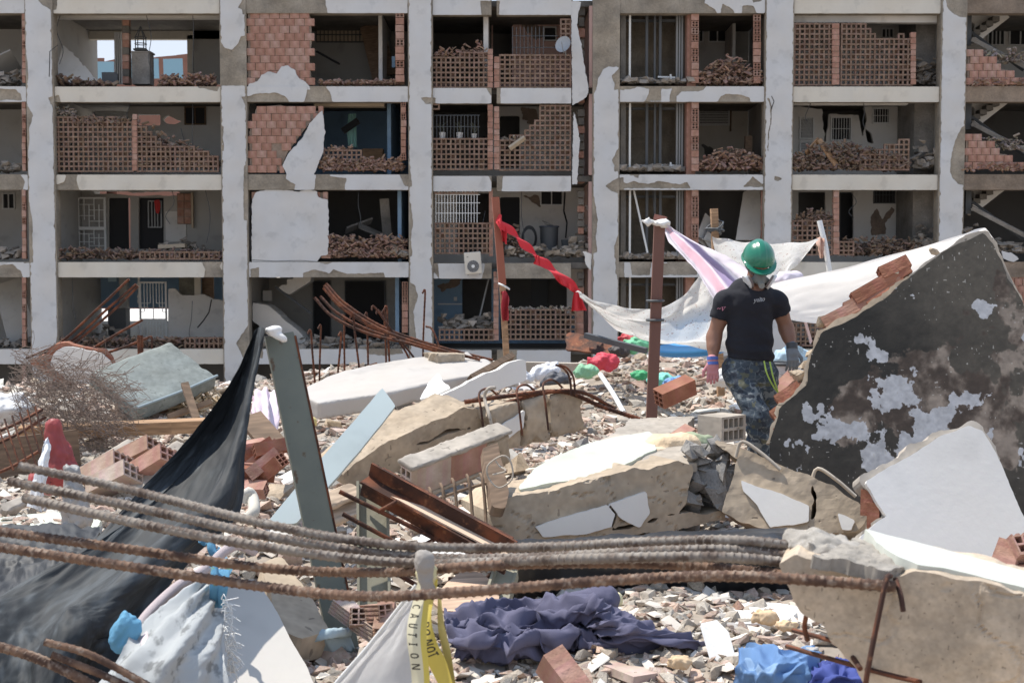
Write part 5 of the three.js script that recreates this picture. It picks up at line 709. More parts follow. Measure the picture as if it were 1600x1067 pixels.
// slabs, boards and planks of the middle ground
{
  const bb = planeOf([[470, 800, 7.2], [560, 800, 7.35], [600, 615, 8.3]]); single('blue_board', slabGeo(bb, [[597, 606], [618, 634], [560, 706], [500, 776], [462, 818], [416, 818], [470, 752], [540, 672]], 0.035, { amp: 0.003, cell: 0.02 }), mat(0.44, 0.52, 0.54, { map: T.plas, roughness: 0.7 }), 'pale blue grey board leaning behind the steel post', 'board');
  const A = P(478, 634, 12.2), B = P(770, 584, 13.6), X = B.clone().sub(A), L = X.length(); X.normalize(); const Z = X.clone().cross(V(0, 1, 0)).normalize(), q = new THREE.Quaternion().setFromAxisAngle(X, 0.16); Z.applyQuaternion(q); const Y = Z.clone().cross(X); const m = new THREE.Matrix4().makeBasis(X, Y, Z).setPosition(A);
  single('white_slab', uvBox(nets((x, y, z) => { const c = 0.09 * Math.sin(clamp(x / L) * 2.6), wd = 0.46 * (0.5 + 0.5 * sstep(-0.1, 0.7, x)); return sdBox(x - L / 2, y - c, z, L / 2, 0.085, wd, 0.02) + 0.01 * fb(x * 7, y * 7, z * 7, 3) + 0.05 * sstep(0.15, 0, L - x) * fb(x * 9, y * 9, z * 9); }, [-0.15, -0.25, -0.75], [L + 0.15, 0.35, 0.75], 0.022)).applyMatrix4(m), plas(0.52, 0.50, 0.48), 'long white bowed slab with a rounded left end behind the blue board', 'slab');
  const s5 = planeOf([[640, 655, 11.0], [815, 590, 11.3], [720, 595, 11.15]]); single('white_slab', slabGeo(s5, [[628, 662], [660, 640], [700, 612], [745, 590], [800, 566], [822, 560], [822, 594], [770, 612], [700, 634], [650, 656]], 0.14, { amp: 0.02, cell: 0.025 }), M.white, 'white plastered slab with a lilac tinge tapering left, above the cracked beam', 'slab');
  const s6 = planeOf([[650, 630, 11.2], [700, 610, 11.2], [670, 590, 11.6]]); single('white_slab', slabGeo(s6, [[654, 625], [668, 600], [684, 584], [696, 600], [704, 606], [680, 618]], 0.06, { amp: 0.02, cell: 0.02 }), M.white, 'small white triangular plaster piece beside the bowed slab', 'slab');
  const s7 = planeOf([[80, 600, 14.8], [190, 600, 14.9], [120, 545, 14.8]]), t7 = thing('wall_piece', 'white broken wall piece with red brick edge at the left crest', 'wall piece'), o7 = [[76, 568], [88, 548], [102, 541], [130, 545], [158, 552], [170, 562], [184, 584], [196, 600], [150, 602], [104, 597]];
  mesh('plaster_face', slabGeo(s7, o7, 0.03, { amp: 0.03, cell: 0.025 }), M.white, t7); mesh('brick_core', slabGeo(s7, [[40, 566], [60, 558], [86, 540], [106, 534], [112, 540], [160, 548], [172, 560], [186, 584], [196, 602], [90, 600]], 0.12, { amp: 0.04, cell: 0.03, z: -0.032 }), M.tile, t7); settle(t7);
  // the panel of ribbed clay blocks under plaster
  const t = thing('ribbed_wall_piece', 'pink ribbed clay block panel with a plaster crust, in front of the cracked beam', 'wall piece'), a = P(636, 752, 7.7), b = P(785, 694, 8.2), Xp = b.clone().sub(a).normalize(), Zp = Xp.clone().cross(V(0, 1, 0)).normalize(), Yp = Zp.clone().cross(Xp); const mq = new THREE.Quaternion().setFromRotationMatrix(new THREE.Matrix4().makeBasis(Xp, Yp, Zp)).multiply(new THREE.Quaternion().setFromEuler(new THREE.Euler(0.3, 0, 0))), pm = new THREE.Matrix4().compose(a, mq, V(1, 1, 1)), L2 = a.distanceTo(b);
  [[0.12, 0.62], [0.5, 0.62]].forEach(([x, s], i) => { const o = mesh('hollow_brick', clayBlock, [M.shard[1], M.tileD][i], t); o.position.set(x * L2 + 0.05, 0, 0).applyMatrix4(pm); o.quaternion.copy(mq); o.scale.set(L2 * 0.4 / 0.3, 0.95, 0.8); });
  mesh('plaster_crust', uvBox(nets((x, y, z) => sdBox(x - L2 / 2, y - 0.115, z, L2 / 2 + 0.02, 0.016, 0.075, 0.004) + 0.012 * fb(x * 12, y * 12, z * 12), [-0.1, 0.06, -0.13], [L2 + 0.1, 0.17, 0.13], 0.012)).applyMatrix4(pm), M.dustc, t);
  mesh('mortar_end', uvBox(nets((x, y, z) => sdBox(x - L2 * 0.88, y + 0.005, z, L2 * 0.13, 0.1, 0.07, 0.02) + 0.025 * fb(x * 9, y * 9, z * 9 + 4), [L2 * 0.65, -0.15, -0.13], [L2 * 1.1, 0.15, 0.13], 0.014)).applyMatrix4(pm), M.conc, t); mesh('base_crust', uvBox(nets((x, y, z) => sdBox(x - L2 / 2, y + 0.112, z, L2 / 2 - 0.02, 0.012, 0.07, 0.004) + 0.012 * fb(x * 12, y * 12, z * 12), [-0.1, -0.17, -0.13], [L2 + 0.1, -0.06, 0.13], 0.012)).applyMatrix4(pm), M.conc, t); settle(t);
  // ribbed clay pieces on the left slope
  R = rng(31); [[165, 735, 9.2, 0.55], [215, 712, 9.4, 0.5], [240, 728, 9.0, 0.62], [178, 752, 8.9, 0.5]].forEach(([x, y, d, a], i) => { const o = mesh(numbered('clay_block'), clayBlock, [M.shard[0], M.shard[2], M.tileD, M.shard[1]][i], scene); o.position.copy(P(x, y, d)); o.rotation.set(0.9, 0.2, a); o.scale.set(1.15, 1, 0.9); tag(o, ['ribbed red clay block left of the black tarp, nearest the sacks', 'ribbed red clay block uppermost of the left slope group', 'ribbed red clay block touching the white plaster lath', 'lowest ribbed red clay block of the left slope group'][i], 'clay block', 'ribbed clay blocks on the left slope'); });
  for (const [x0, y0, x1, y1, d, w, lb] of [[195, 775, 290, 695, 8.8, 0.16, 'thick white plaster lath leaning across the red clay blocks'], [130, 735, 205, 690, 9.3, 0.06, 'thin white plaster edge above the ribbed clay blocks'], [0, 800, 110, 750, 8.2, 0.08, 'white edged board at the far left below the sacks']]) { const c = cbeam(P(x0, y0, d), P(x1, y1, d + 0.5), w, 0.05, { cell: 0.012, amp: 0.012, endA: 0.03, endB: 0.03, chip: 0.02, roll: 0.5 }); single('plaster_strip', c.g, M.dustc, lb, 'plaster strip'); }
  single('wooden_beam', bar(P(30, 676, 11), P(330, 664, 11.3), 0.16, 0.11, 0.1), M.wood, 'long brown timber lying level at the left, behind the tarp', 'timber');
  single('wooden_beam', bar(P(-30, 720, 9.8), P(120, 700, 10.2), 0.12, 0.3), M.woodd, 'dark stained timber at the left frame under the wires', 'timber');
  const mt = thing('mattress', 'stained pale blue mattress with torn stuffing on the left crest', 'mattress'), ma = P(200, 640, 12.6), mb = P(325, 590, 13.4), mX = mb.clone().sub(ma).normalize(), mZ = mX.clone().cross(V(0, 1, 0)).normalize(); const mq2 = new THREE.Quaternion().setFromAxisAngle(mX, 0.5); mZ.applyQuaternion(mq2); const mm = new THREE.Matrix4().makeBasis(mX, mZ.clone().cross(mX), mZ).setPosition(ma), mL = ma.distanceTo(mb);
  mesh('cover', uvBox(nets((x, y, z) => sdBox(x - mL / 2, y, z + 0.25, mL / 2, 0.09, 0.38, 0.03) + 0.016 * fb(x * 5, y * 5, z * 5, 3) + 0.03 * sstep(mL * 0.6, mL, x) * fb(x * 9, y * 9, z * 9), [-0.15, -0.25, -1.0], [mL + 0.15, 0.25, 0.3], 0.03)).applyMatrix4(mm), mat(0.42, 0.48, 0.48, { map: T.conc, bumpMap: T.clothB, bumpScale: 0.004 }), mt);
  mesh('piping', uvBox(rod([V(0, 0.1, 0.12), V(mL * 0.5, 0.105, 0.14), V(mL, 0.1, 0.12)], 0.014, 12, 6)).applyMatrix4(mm), mat(0.3, 0.36, 0.38), mt); R = rng(12); const st = []; for (let i = 0; i < 90; i++) { const p = V(rr(mL * 0.62, mL * 1.02), rr(-0.28, -0.06), rr(-0.1, 0.2)).applyMatrix4(mm); st.push(rod([p, p.clone().add(V(rr(-0.1, 0.1), rr(-0.1, 0.06), rr(-0.05, 0.08))), p.clone().add(V(rr(-0.16, 0.16), rr(-0.16, 0.05), rr(-0.05, 0.1)))], rr(0.006, 0.018), 5, 4)); } mesh('stuffing', merge(st), mat(0.5, 0.38, 0.24), mt); settle(mt);
  const tb = planeOf([[250, 660, 11.8], [320, 640, 12], [300, 600, 12]]); single('bed_timbers', merge([bar(P(288, 600, 12.0), P(306, 655, 11.7), 0.07, 0.05), bar(P(262, 652, 11.8), P(330, 628, 12), 0.06, 0.05)]), M.woodd, 'dark wooden bed frame bits under the torn mattress', 'timber');
  single('white_cover', cloth(PX([[[170, 610, 13.6], [205, 596, 13.9], [270, 592, 14]], [[175, 622, 13.2], [210, 612, 13.4], [255, 606, 13.5]], [[190, 645, 12.8], [210, 640, 12.9], [235, 628, 13]]]), 20, 16, (u, v) => 0.04 * fb(u * 4, v * 4)), mat(0.5, 0.48, 0.44, { side: THREE.DoubleSide }), 'dirty white sheet spread beside the mattress', 'sheet');
  single('fallen_board', bar(P(390, 652, 8.4), P(436, 706, 8.0), 0.16, 0.04, 0.2), M.woodd, 'dark wooden board edge sticking up between tarp and steel post', 'board');
  single('lilac_cloth', cloth(PX([[[395, 620, 8.9], [410, 606, 9], [428, 612, 9]], [[392, 640, 8.7], [412, 632, 8.7], [430, 640, 8.8]], [[396, 668, 8.5], [412, 662, 8.5], [432, 674, 8.6]]]), 20, 20, (u, v) => 0.05 * fb(u * 3, v * 3) + 0.02 * Math.sin(u * 18)), mat(0.72, 0.6, 0.66, { side: THREE.DoubleSide, bumpMap: T.clothB, bumpScale: 0.002 }), 'pink and white cloth bundle left of the steel post', 'cloth');
  single('yellow_foam', uvBox(nets((x, y, z) => sdEll(x, y, z, [0, 0, 0], [0.09, 0.05, 0.06]) + 0.03 * fb(x * 14, y * 14, z * 14), [-0.15, -0.1, -0.1], [0.15, 0.1, 0.1], 0.014)).translate(...P(478, 660, 10.6).toArray()), mat(0.62, 0.5, 0.2), 'scrap of yellow foam at the left end of the bowed slab', 'foam');
  [[1045, 700, 7.6, 0.2], [1032, 712, 7.5, 0.13], [1085, 690, 7.7, 0.12]].forEach(([x, y, d, s], i) => single('foam_lump', uvBox(nets((a, b, c) => sdEll(a, b, c, [0, 0, 0], [s, s * 0.42, s * 0.6]) + s * 0.35 * fb(a / s * 1.6, b / s * 1.6, c / s * 1.6 + i, 3), [-s * 1.4, -s * 0.8, -s], [s * 1.4, s * 0.8, s], s * 0.09)).translate(...P(x, y, d).toArray()), [mat(0.66, 0.5, 0.33, { bumpMap: T.grain, bumpScale: 0.01 }), mat(0.62, 0.5, 0.36), mat(0.3, 0.34, 0.22)][i], ['tan foam lump lying on the mint topped slab', 'smaller tan foam crumb at the edge of the mint slab', 'green rag lump beside the tan foam'][i], 'foam'));
  const hb = thing('hollow_block', 'pale hollow concrete block standing before the worker', 'block'), hc = P(1128, 668, 8.5), sh = new THREE.Shape([new THREE.Vector2(-0.13, -0.085), new THREE.Vector2(0.13, -0.085), new THREE.Vector2(0.13, 0.085), new THREE.Vector2(-0.13, 0.085)]); for (const x of [-0.085, -0.03, 0.025, 0.08]) for (const y of [-0.04, 0.04]) { const h = new THREE.Path(); h.moveTo(x - 0.02, y - 0.03); h.lineTo(x - 0.02, y + 0.03); h.lineTo(x + 0.025, y + 0.03); h.lineTo(x + 0.025, y - 0.03); sh.holes.push(h); }
  const hg = new THREE.ExtrudeGeometry(sh, { depth: 0.2, bevelEnabled: false }).translate(0, 0, -0.1).rotateY(0.75).translate(hc.x, hc.y, hc.z); mesh('shell', hg, M.dustc, hb); mesh('web', new THREE.BoxGeometry(0.24, 0.15, 0.02).translate(0, 0, -0.06).rotateY(0.75).translate(hc.x, hc.y, hc.z), M.darkc, hb); settle(hb);
  [[1055, 612, 10.5, 0.2, 1.0], [1060, 690, 7.9, 0.3, 0.7], [1228, 605, 9.6, 0.4, 0.8]].forEach(([x, y, d, a, s], i) => { const o = mesh(numbered('clay_block'), clayBlock, [M.tile, M.tileD, M.bricks[2]][i], scene); o.position.copy(P(x, y, d)); o.rotation.set(0.3, 0.3 + a, a); o.scale.set(1.1 * s, 0.7 * s, s); tag(o, ['red clay block at the foot of the brown post', 'red clay block behind the tan foam lump', 'red clay block by the white bucket'][i], 'clay block'); });
  single('white_pipe', rod([P(938, 585, 11.4), P(958, 615, 11.0), P(975, 645, 10.6)], 0.022, 8, 8), M.wframe, 'short white plastic pipe leaning in the rubble', 'pipe');
  single('rust_sheet', slabGeo(planeOf([[885, 540, 15], [960, 555, 14.6], [890, 520, 15.2]]), [[884, 522], [890, 518], [930, 526], [962, 538], [966, 556], [930, 552], [884, 546]], 0.02, { amp: 0.02, cell: 0.025 }), M.rustp, 'bent rusty metal sheet on the crest behind the ribbon', 'metal sheet'); single('steel_bar', bar(P(915, 524, 14.6), P(1010, 548, 14), 0.06, 0.06), M.frame, 'dark steel angle bar lying on the crest toward the brown post', 'bar');
  single('pale_plank', bar(P(660, 570, 14.2), P(920, 576, 14.4), 0.1, 0.12), M.dustc, 'long pale edge beam along the crest', 'beam'); const cr = cbeam(P(668, 566, 13.4), P(722, 566, 13.6), 0.3, 0.2, { cell: 0.025 }); single('concrete_block', cr.g, M.conc, 'tan concrete block on the gravel crest by the upright bars', 'concrete block'); single('wood_strip', bar(P(735, 592, 12.6), P(800, 556, 13.2), 0.07, 0.06), M.woodd, 'dark wooden strip propped on the white slab', 'strip');
}
// loose cloths and plastic on the far slope
R = rng(91);
[[985, 535, 15, 0.16, [0.5, 0.05, 0.06], 'red patterned cloth bundle on the crest'], [945, 566, 14, 0.16, [0.6, 0.05, 0.08], 'red cloth trailing down the crest'], [968, 548, 14.5, 0.12, [0.06, 0.05, 0.05], 'black cloth between the red bundles'], [997, 540, 14.6, 0.15, [0.16, 0.5, 0.28], 'green plastic bag hanging on the crest'], [915, 580, 13, 0.12, [0.25, 0.5, 0.3], 'green plastic scrap below the rust sheet'], [1000, 586, 12.6, 0.08, [0.05, 0.35, 0.14], 'small dark green plastic scrap left of the brown post'], [1038, 596, 12.2, 0.14, [0.2, 0.62, 0.5], 'turquoise plastic bag at the foot of the brown post'], [855, 582, 12.6, 0.15, [0.7, 0.7, 0.72], 'white plastic bag behind the broken beam'], [868, 596, 12.2, 0.14, [0.07, 0.07, 0.08], 'black plastic bag behind the broken beam'], [1060, 600, 11.4, 0.12, [0.15, 0.3, 0.55], 'blue plastic scrap behind the worker'], [10, 640, 11.4, 0.22, [0.62, 0.62, 0.62], 'grey plastic bundle at the left frame'], [818, 590, 12.5, 0.1, [0.66, 0.66, 0.67], 'crumpled white paper by the white slab end'], [1135, 590, 12, 0.14, [0.72, 0.71, 0.68], 'white rag behind the worker glove'], [1240, 560, 10.6, 0.16, [0.4, 0.55, 0.65], 'pale blue plastic behind the worker hand']].forEach(([x, y, d, s, c, lb], i) => {
  single('cloth_bundle', uvBox(nets((a, b, e) => sdEll(a, b, e, [0, 0, 0], [s * 1.1, s * 0.6, s * 0.7]) + s * 0.55 * fb(a / s * 1.5 + i * 3, b / s * 1.5, e / s * 1.5, 4), [-s * 1.7, -s * 1.1, -s * 1.2], [s * 1.7, s * 1.1, s * 1.2], s * 0.085)).translate(...P(x, y, d).toArray()), mat(...c, { roughness: 0.6, bumpMap: T.clothB, bumpScale: 0.002 }), lb, i === 3 || i > 4 && i < 10 ? 'plastic' : 'cloth');
});
{ const t = thing('blue_tub', 'flat blue plastic tub lid lying behind the brown post', 'tub lid'), c = P(1082, 546, 13.2); mesh('lid', new THREE.CylinderGeometry(0.36, 0.33, 0.07, 32).scale(1.05, 1, 0.7).rotateX(0.12).rotateZ(0.07).translate(c.x, c.y, c.z), mat(0.06, 0.27, 0.58, { roughness: 0.4 }), t); mesh('rim', new THREE.TorusGeometry(0.36, 0.022, 6, 36).rotateX(Math.PI / 2).scale(1.05, 1, 0.7).rotateX(0.12).rotateZ(0.07).translate(c.x, c.y + 0.02, c.z), mat(0.06, 0.27, 0.58, { roughness: 0.4 }), t); settle(t); }
{ const t = thing('white_bucket', 'white paint bucket with dark rim beside the burnt wall', 'bucket'), c = P(1226, 602, 9.9), pts = [[0, 0], [0.105, 0], [0.13, 0.22], [0.122, 0.22], [0.098, 0.012], [0, 0.012]].map((q) => new THREE.Vector2(...q)); mesh('body', new THREE.LatheGeometry(pts, 28).translate(c.x, c.y - 0.05, c.z), mat(0.72, 0.72, 0.72, { roughness: 0.4 }), t); mesh('rim', new THREE.TorusGeometry(0.13, 0.014, 6, 28).rotateX(Math.PI / 2).translate(c.x, c.y + 0.17, c.z), M.frame, t); mesh('handle', rod([V(-0.13, 0.16, 0), V(-0.06, 0.1, 0.13), V(0.06, 0.09, 0.13), V(0.13, 0.16, 0)].map((q) => q.add(V(c.x, c.y, c.z))), 0.004, 14, 5), M.steel, t); settle(t); }
// bars standing and bending out of the crest
{
  const up = [[459, 526, 468, 590, 14], [485, 517, 492, 605, 13.6], [501, 509, 499, 580, 14.2], [537, 493, 538, 570, 14.6], [551, 493, 562, 588, 13.8], [573, 490, 575, 570, 14.4], [533, 520, 527, 596, 13.6], [604, 480, 609, 585, 13.9], [664, 454, 661, 540, 14.6], [600, 486, 603, 560, 14.6], [585, 480, 655, 575, 13.8], [592, 486, 640, 565, 14]];
  const nm = ['first short upright', 'second', 'third', 'fourth', 'fifth', 'sixth', 'seventh', 'eighth'];
  up.forEach(([x0, y0, x1, y1, d], i) => { const a = P(x0, y0, d), b = P(x1, y1, d), c = down(b, 0.1); const pts = [a.clone().add(V(-0.03, -0.03, 0.02)), a, a.clone().lerp(b, 0.4), b]; if (c.y < b.y - 0.05) pts.push(c); single('rebar_upright', rebar(pts, 0.011, 0.05), M.rust, ['rusty bar with a hooked tip, leftmost of the upright bars', 'thin rusty bar second of the uprights from the left', 'short rusty bar third of the uprights from the left', 'tall rusty bar in front of the curved bundle', 'pale rusty bar leaning right behind the blue board', 'rusty bar just left of the crossing pair', 'short rusty stub standing below the curved bundle', 'thick rusty upright where the bundle crosses', 'lone tall rusty bar against the white column', 'second rusty upright where the bundle crosses', 'rusty bar slanting down right across the bundle', 'thin rusty bar slanting beside the steeper slanted bar'][i], 'rebar', 'upright bars on the gravel crest'); });
  const bun = thing('rebar_bundle', 'bundle of long rusty bars curving down right over the crest', 'rebar bundle'); [[[509, 443], [540, 475], [600, 512], [680, 540], [770, 563]], [[505, 450], [535, 482], [595, 518], [680, 546], [760, 568]], [[500, 463], [528, 490], [580, 517], [660, 541], [740, 562]], [[491, 465], [520, 495], [575, 521], [640, 537], [720, 560]], [[506, 446], [538, 480], [598, 516], [676, 543], [750, 562]]].forEach((l, i) => mesh('bar', rebar(l.map(([x, y], k) => P(x, y, 14.4 - i * 0.12 - k * 0.1)), 0.016, 0.06), M.rust, bun)); mesh('bar', rebar([P(666, 510, 14.2), P(676, 516, 14.1), P(690, 553, 14)], 0.012, 0.05), M.rust, bun); settle(bun);
  [[[[201, 436], [150, 484], [93, 535], [40, 560]], 'long rusty bar rising right over the wall piece, upper'], [[[212, 444], [170, 480], [107, 535], [60, 556]], 'thick rusty bar rising right over the wall piece, lower'], [[[215, 447], [175, 486], [112, 538], [70, 556]], 'rusty bar lying along the thick rising bar'], [[[222, 500], [185, 520], [146, 543], [120, 556]], 'shorter rusty bar rising right below the long pair'], [[[232, 527], [200, 540], [164, 552]], 'short rusty bar crossing the upright hook bar']].forEach(([l, lb]) => single('rebar_rod', rebar(l.map(([x, y]) => P(x, y, 15)), 0.015, 0.06), M.rust, lb, 'rebar', 'rising bars at the left crest'));
  single('rebar_post', merge([rebar([P(216, 524, 14.8), P(217, 560, 14.8), down(P(218, 600, 14.8))], 0.02, 0.06), rebar([P(220, 524, 14.9), P(221, 560, 14.9), down(P(222, 600, 14.9))], 0.02, 0.06)]), M.rust, 'thick rusty double bar standing upright by the wall piece', 'rebar'); single('rebar_rod', rebar([P(230, 527, 14.6), P(236, 527, 14.6), P(237, 545, 14.6), down(P(236, 590, 14.6))], 0.012, 0.05), M.rust, 'hooked rusty bar standing left of the green plant', 'rebar'); single('rebar_rod', rebar([P(265, 560, 14.4), P(258, 578, 14.4), down(P(250, 600, 14.4))], 0.012, 0.05), M.rust, 'short pale bar leaning beside the hooked bar', 'rebar');
  R = rng(8); const w = [], cen = P(95, 625, 11); for (let i = 0; i < 900; i++) { const px = 10 + 170 * R(), sp = 1 - Math.abs(px - 90) / 140, py = lerp(560, 690, R()) + (px - 90) * 0.25, p = P(px, Math.min(py, 705), rr(10.4, 11.6)), pts = [p]; let a = rr(-0.9, 0.6); for (let k = 0; k < 3; k++) { a += rr(-0.7, 0.7); pts.push(pts[k].clone().add(V(Math.cos(a) * 0.1, Math.sin(a) * 0.1 - 0.012, rr(-0.07, 0.07)))); } w.push(new THREE.TubeGeometry(new THREE.CatmullRomCurve3(pts), 7, 0.0025, 3)); }
  const tg = single('wire_tangle', merge(w), mat(0.17, 0.125, 0.10, { roughness: 0.9 }), 'brown tangle of rusty wire mesh at the left', 'wire tangle');
  const ld = thing('stirrup_cage', 'flattened cage of rusty stirrup bars at the left frame', 'rebar cage'); for (const [a, b] of [[[-20, 680], [65, 640]], [[-20, 700], [70, 652]], [[-20, 745], [60, 705]]]) mesh('long_bar', rebar([P(a[0], a[1], 8.6), P((a[0] + b[0]) / 2, (a[1] + b[1]) / 2 + 3, 8.8), P(b[0], b[1], 9)], 0.011, 0.05), M.rust, ld); for (let i = 0; i < 6; i++) { const x = 0 + i * 12; mesh('stirrup', rod([P(x - 6, 660 - i * 5, 8.7), P(x + 4, 690 - i * 3, 8.6), P(x + 20, 735 - i * 2, 8.5)], 0.007, 8, 5), M.rust, ld); } settle(ld);
  const pl = thing('small_plant', 'small bright green plant growing on the crest by the mattress', 'plant'), pc = P(284, 590, 15), lv = []; for (let i = 0; i < 60; i++) { const g = new THREE.PlaneGeometry(0.06, 0.04, 2, 1); g.rotateX(rr(-1, 1)); g.rotateY(rr(0, 6)); g.rotateZ(rr(-1, 1)); g.translate(pc.x + rr(-0.13, 0.1), pc.y + rr(0.0, 0.14), pc.z + rr(-0.08, 0.08)); lv.push(g); } mesh('leaves', merge(lv), mat(0.22, 0.42, 0.06, { side: THREE.DoubleSide }), pl); mesh('stem', rod([down(pc), pc.clone().setY(pc.y - 0.05), pc.clone().add(V(0.01, 0.1, 0))], 0.012, 6, 5), M.woodd, pl); settle(pl);
}
// posts, ribbon and sheets of the shelter
const sheetMat = (r, g, b, o = {}) => { const m = new THREE.MeshPhysicalMaterial({ roughness: 1, side: THREE.DoubleSide, transmission: 0.7, thickness: 0, bumpMap: T.clothB, bumpScale: 0.001, ...o }); m.color.setRGB(r, g, b); return m; };
{
  const floral = tex(512, (u, v) => { const a = tn(u, v, 40, 401), b = tn(u, v, 18, 407), c = tf(u, v, 4, 3, 411); let q = [0.93, 0.92, 0.90]; if (a > 0.86 && b > 0.5) q = mixc(q, [0.62, 0.42, 0.38], 0.55); else if (a < 0.12 && b < 0.5) q = mixc(q, [0.5, 0.52, 0.42], 0.5); return q.map((k) => k * (0.95 + 0.05 * c)); }, 1);
  const lilac = tex(256, (u, v) => { const s = sstep(0.34, 0.4, v) * (1 - sstep(0.5, 0.56, v)), p = sstep(0.58, 0.62, v) * (1 - sstep(0.72, 0.78, v)); return mixc(mixc([0.92, 0.90, 0.92], [0.64, 0.60, 0.74], s), [0.90, 0.75, 0.79], p); }, 1);
  const t1 = thing('brown_post', 'rusty brown steel post tied with white cloth, left of the worker', 'post'), a = P(1031, 345, 12), b = P(1016, 622, 12); mesh('shaft', bar(a, down(b, 0.15), 0.1, 0.1), mat(0.16, 0.075, 0.055, { roughness: 0.75, bumpMap: T.grain, bumpScale: 0.002 }), t1); mesh('tip', bar(P(1033, 337, 12), a, 0.11, 0.11), mat(0.3, 0.13, 0.1, { roughness: 0.8 }), t1); mesh('tie_wire', merge([470, 500].map((y) => new THREE.TorusGeometry(0.078, 0.012, 5, 14).rotateX(Math.PI / 2).translate(...P(1024, y, 12).toArray()))), M.frame, t1); settle(t1);
  single('white_knot', uvBox(nets((x, y, z) => smin(sdEll(x, y, z, [-0.09, 0.0, 0], [0.055, 0.035, 0.04]), sdEll(x, y, z, [0.03, -0.02, 0.02], [0.07, 0.03, 0.07]), 0.03) + 0.05 * fb(x * 16, y * 16, z * 16, 3), [-0.2, -0.1, -0.15], [0.2, 0.12, 0.15], 0.014)).translate(...P(1029, 346, 11.95).toArray()), M.white, 'white cloth knot at the top of the brown post', 'knot');
  const t2 = thing('red_post', 'slim rusty red post with red rags, before the middle balconies', 'post'), pa = P(774, 308, 15), pb = P(785, 445, 15), pc = P(795, 562, 15); mesh('upper_shaft', bar(pa, pb, 0.085, 0.085), mat(0.30, 0.10, 0.06, { roughness: 0.8, bumpMap: T.grain, bumpScale: 0.002 }), t2); mesh('lower_shaft', bar(pb, down(pc, 0.1), 0.07, 0.07), M.wood, t2); mesh('tie_wire', rod([P(779, 443, 14.9), P(786, 446, 14.85), P(796, 452, 14.9)], 0.012, 6, 5), M.wframe, t2); settle(t2);
  const red = mat(0.62, 0.035, 0.045, { side: THREE.DoubleSide, roughness: 0.85, bumpMap: T.clothB, bumpScale: 0.002 }), rb = thing('red_ribbon', 'red cloth ribbon stretched from the red post to the white sheet', 'ribbon');
  const L = [[776, 342], [806, 368], [834, 396], [864, 420], [902, 452]], W = [5, 6, 6, 10, 8]; mesh('band', cloth([L.map(([x, y]) => P(x + 3, y - 3, 15)), L.map(([x, y], i) => P(x - 1, y + W[i], 14.9))], 60, 6, (u, v) => 0.025 * Math.sin(u * 26 + v * 5)), red, rb);
  mesh('flap', cloth(PX([[[776, 334, 14.95], [784, 336, 14.95]], [[778, 352, 14.9], [788, 354, 14.95]], [[786, 378, 14.95], [792, 382, 14.95]]]), 8, 12, (u, v) => 0.04 * Math.sin(u * 7 + v * 6)), red, rb); mesh('flap', cloth(PX([[[838, 398, 14.9], [843, 400, 14.9]], [[836, 406, 14.9], [843, 408, 14.9]], [[833, 412, 14.9], [844, 416, 14.9]]]), 6, 8, (u) => 0.02 * Math.sin(u * 9)), red, rb);
  mesh('flap', cloth(PX([[[899, 450, 14.9], [906, 452, 14.9]], [[895, 466, 14.9], [910, 468, 14.9]], [[893, 486, 14.9], [917, 485, 14.9]]]), 14, 16, (u, v) => 0.05 * v * Math.sin(u * 12)), red, rb); mesh('flap', cloth(PX([[[866, 426, 14.9], [900, 450, 14.9]], [[874, 440, 14.9], [897, 458, 14.9]]]), 10, 8, (u, v) => 0.03 * Math.sin(u * 14)), red, rb); settle(rb);
  single('red_rag', cloth(PX([[[783, 455, 14.9], [792, 455, 14.9]], [[783, 478, 14.9], [796, 472, 14.85]], [[786, 502, 14.9], [795, 500, 14.9]]]), 10, 16, (u, v) => 0.04 * Math.sin(u * 8 + v * 5)), mat(0.38, 0.03, 0.04, { side: THREE.DoubleSide }), 'dark red rag wrapped low on the red post', 'rag');
  const d1 = 13.6; single('shelter_sheet', cloth(PX([[[900, 455, 14.7], [955, 478, 14], [1020, 484, 13.4], [1068, 462, 13.2], [1098, 424, 13.2], [1135, 400, 13.4]], [[905, 460, 14.7], [958, 494, 14], [1025, 506, 13.4], [1080, 486, 13.2], [1120, 460, 13.2], [1150, 440, 13.4]], [[907, 462, 14.6], [960, 505, 13.8], [1020, 528, 13.2], [1080, 530, 12.9], [1130, 520, 12.8], [1165, 500, 12.9]], [[908, 464, 14.6], [962, 510, 13.8], [1020, 535, 13.1], [1080, 546, 12.7], [1140, 548, 12.6], [1180, 540, 12.7]]]), 90, 40, (u, v) => 0.05 * Math.sin(v * 9 + u * 5) * sstep(0, 0.3, u) + 0.04 * fb(u * 6, v * 8) + 0.02 * Math.sin(u * 40 + v * 12) * (1 - v), 3), sheetMat(0.93, 0.93, 0.92, { map: floral }), 'white floral bedsheet sagging from the ribbon past the brown post', 'sheet');
  single('shelter_sheet', cloth(PX([[[1036, 350, 11.9], [1040, 352, 11.9], [1044, 353, 11.9]], [[1046, 380, 12.2], [1072, 377, 12.1], [1090, 380, 12.2]], [[1078, 415, 12.4], [1104, 407, 12.2], [1132, 402, 12.5]], [[1110, 462, 12.6], [1138, 444, 12.5], [1172, 426, 12.7]], [[1134, 500, 12.6], [1164, 478, 12.6], [1206, 442, 12.8]]]), 40, 60, (u, v) => 0.05 * v * Math.sin(u * 16 + v * 2) + 0.03 * fb(u * 5, v * 7), 1), sheetMat(0.93, 0.9, 0.93, { map: (() => { const q = lilac; q.center.set(0.5, 0.5); q.rotation = Math.PI / 2; return q; })() }), 'lilac and pink striped sheet hanging from the brown post top', 'sheet');
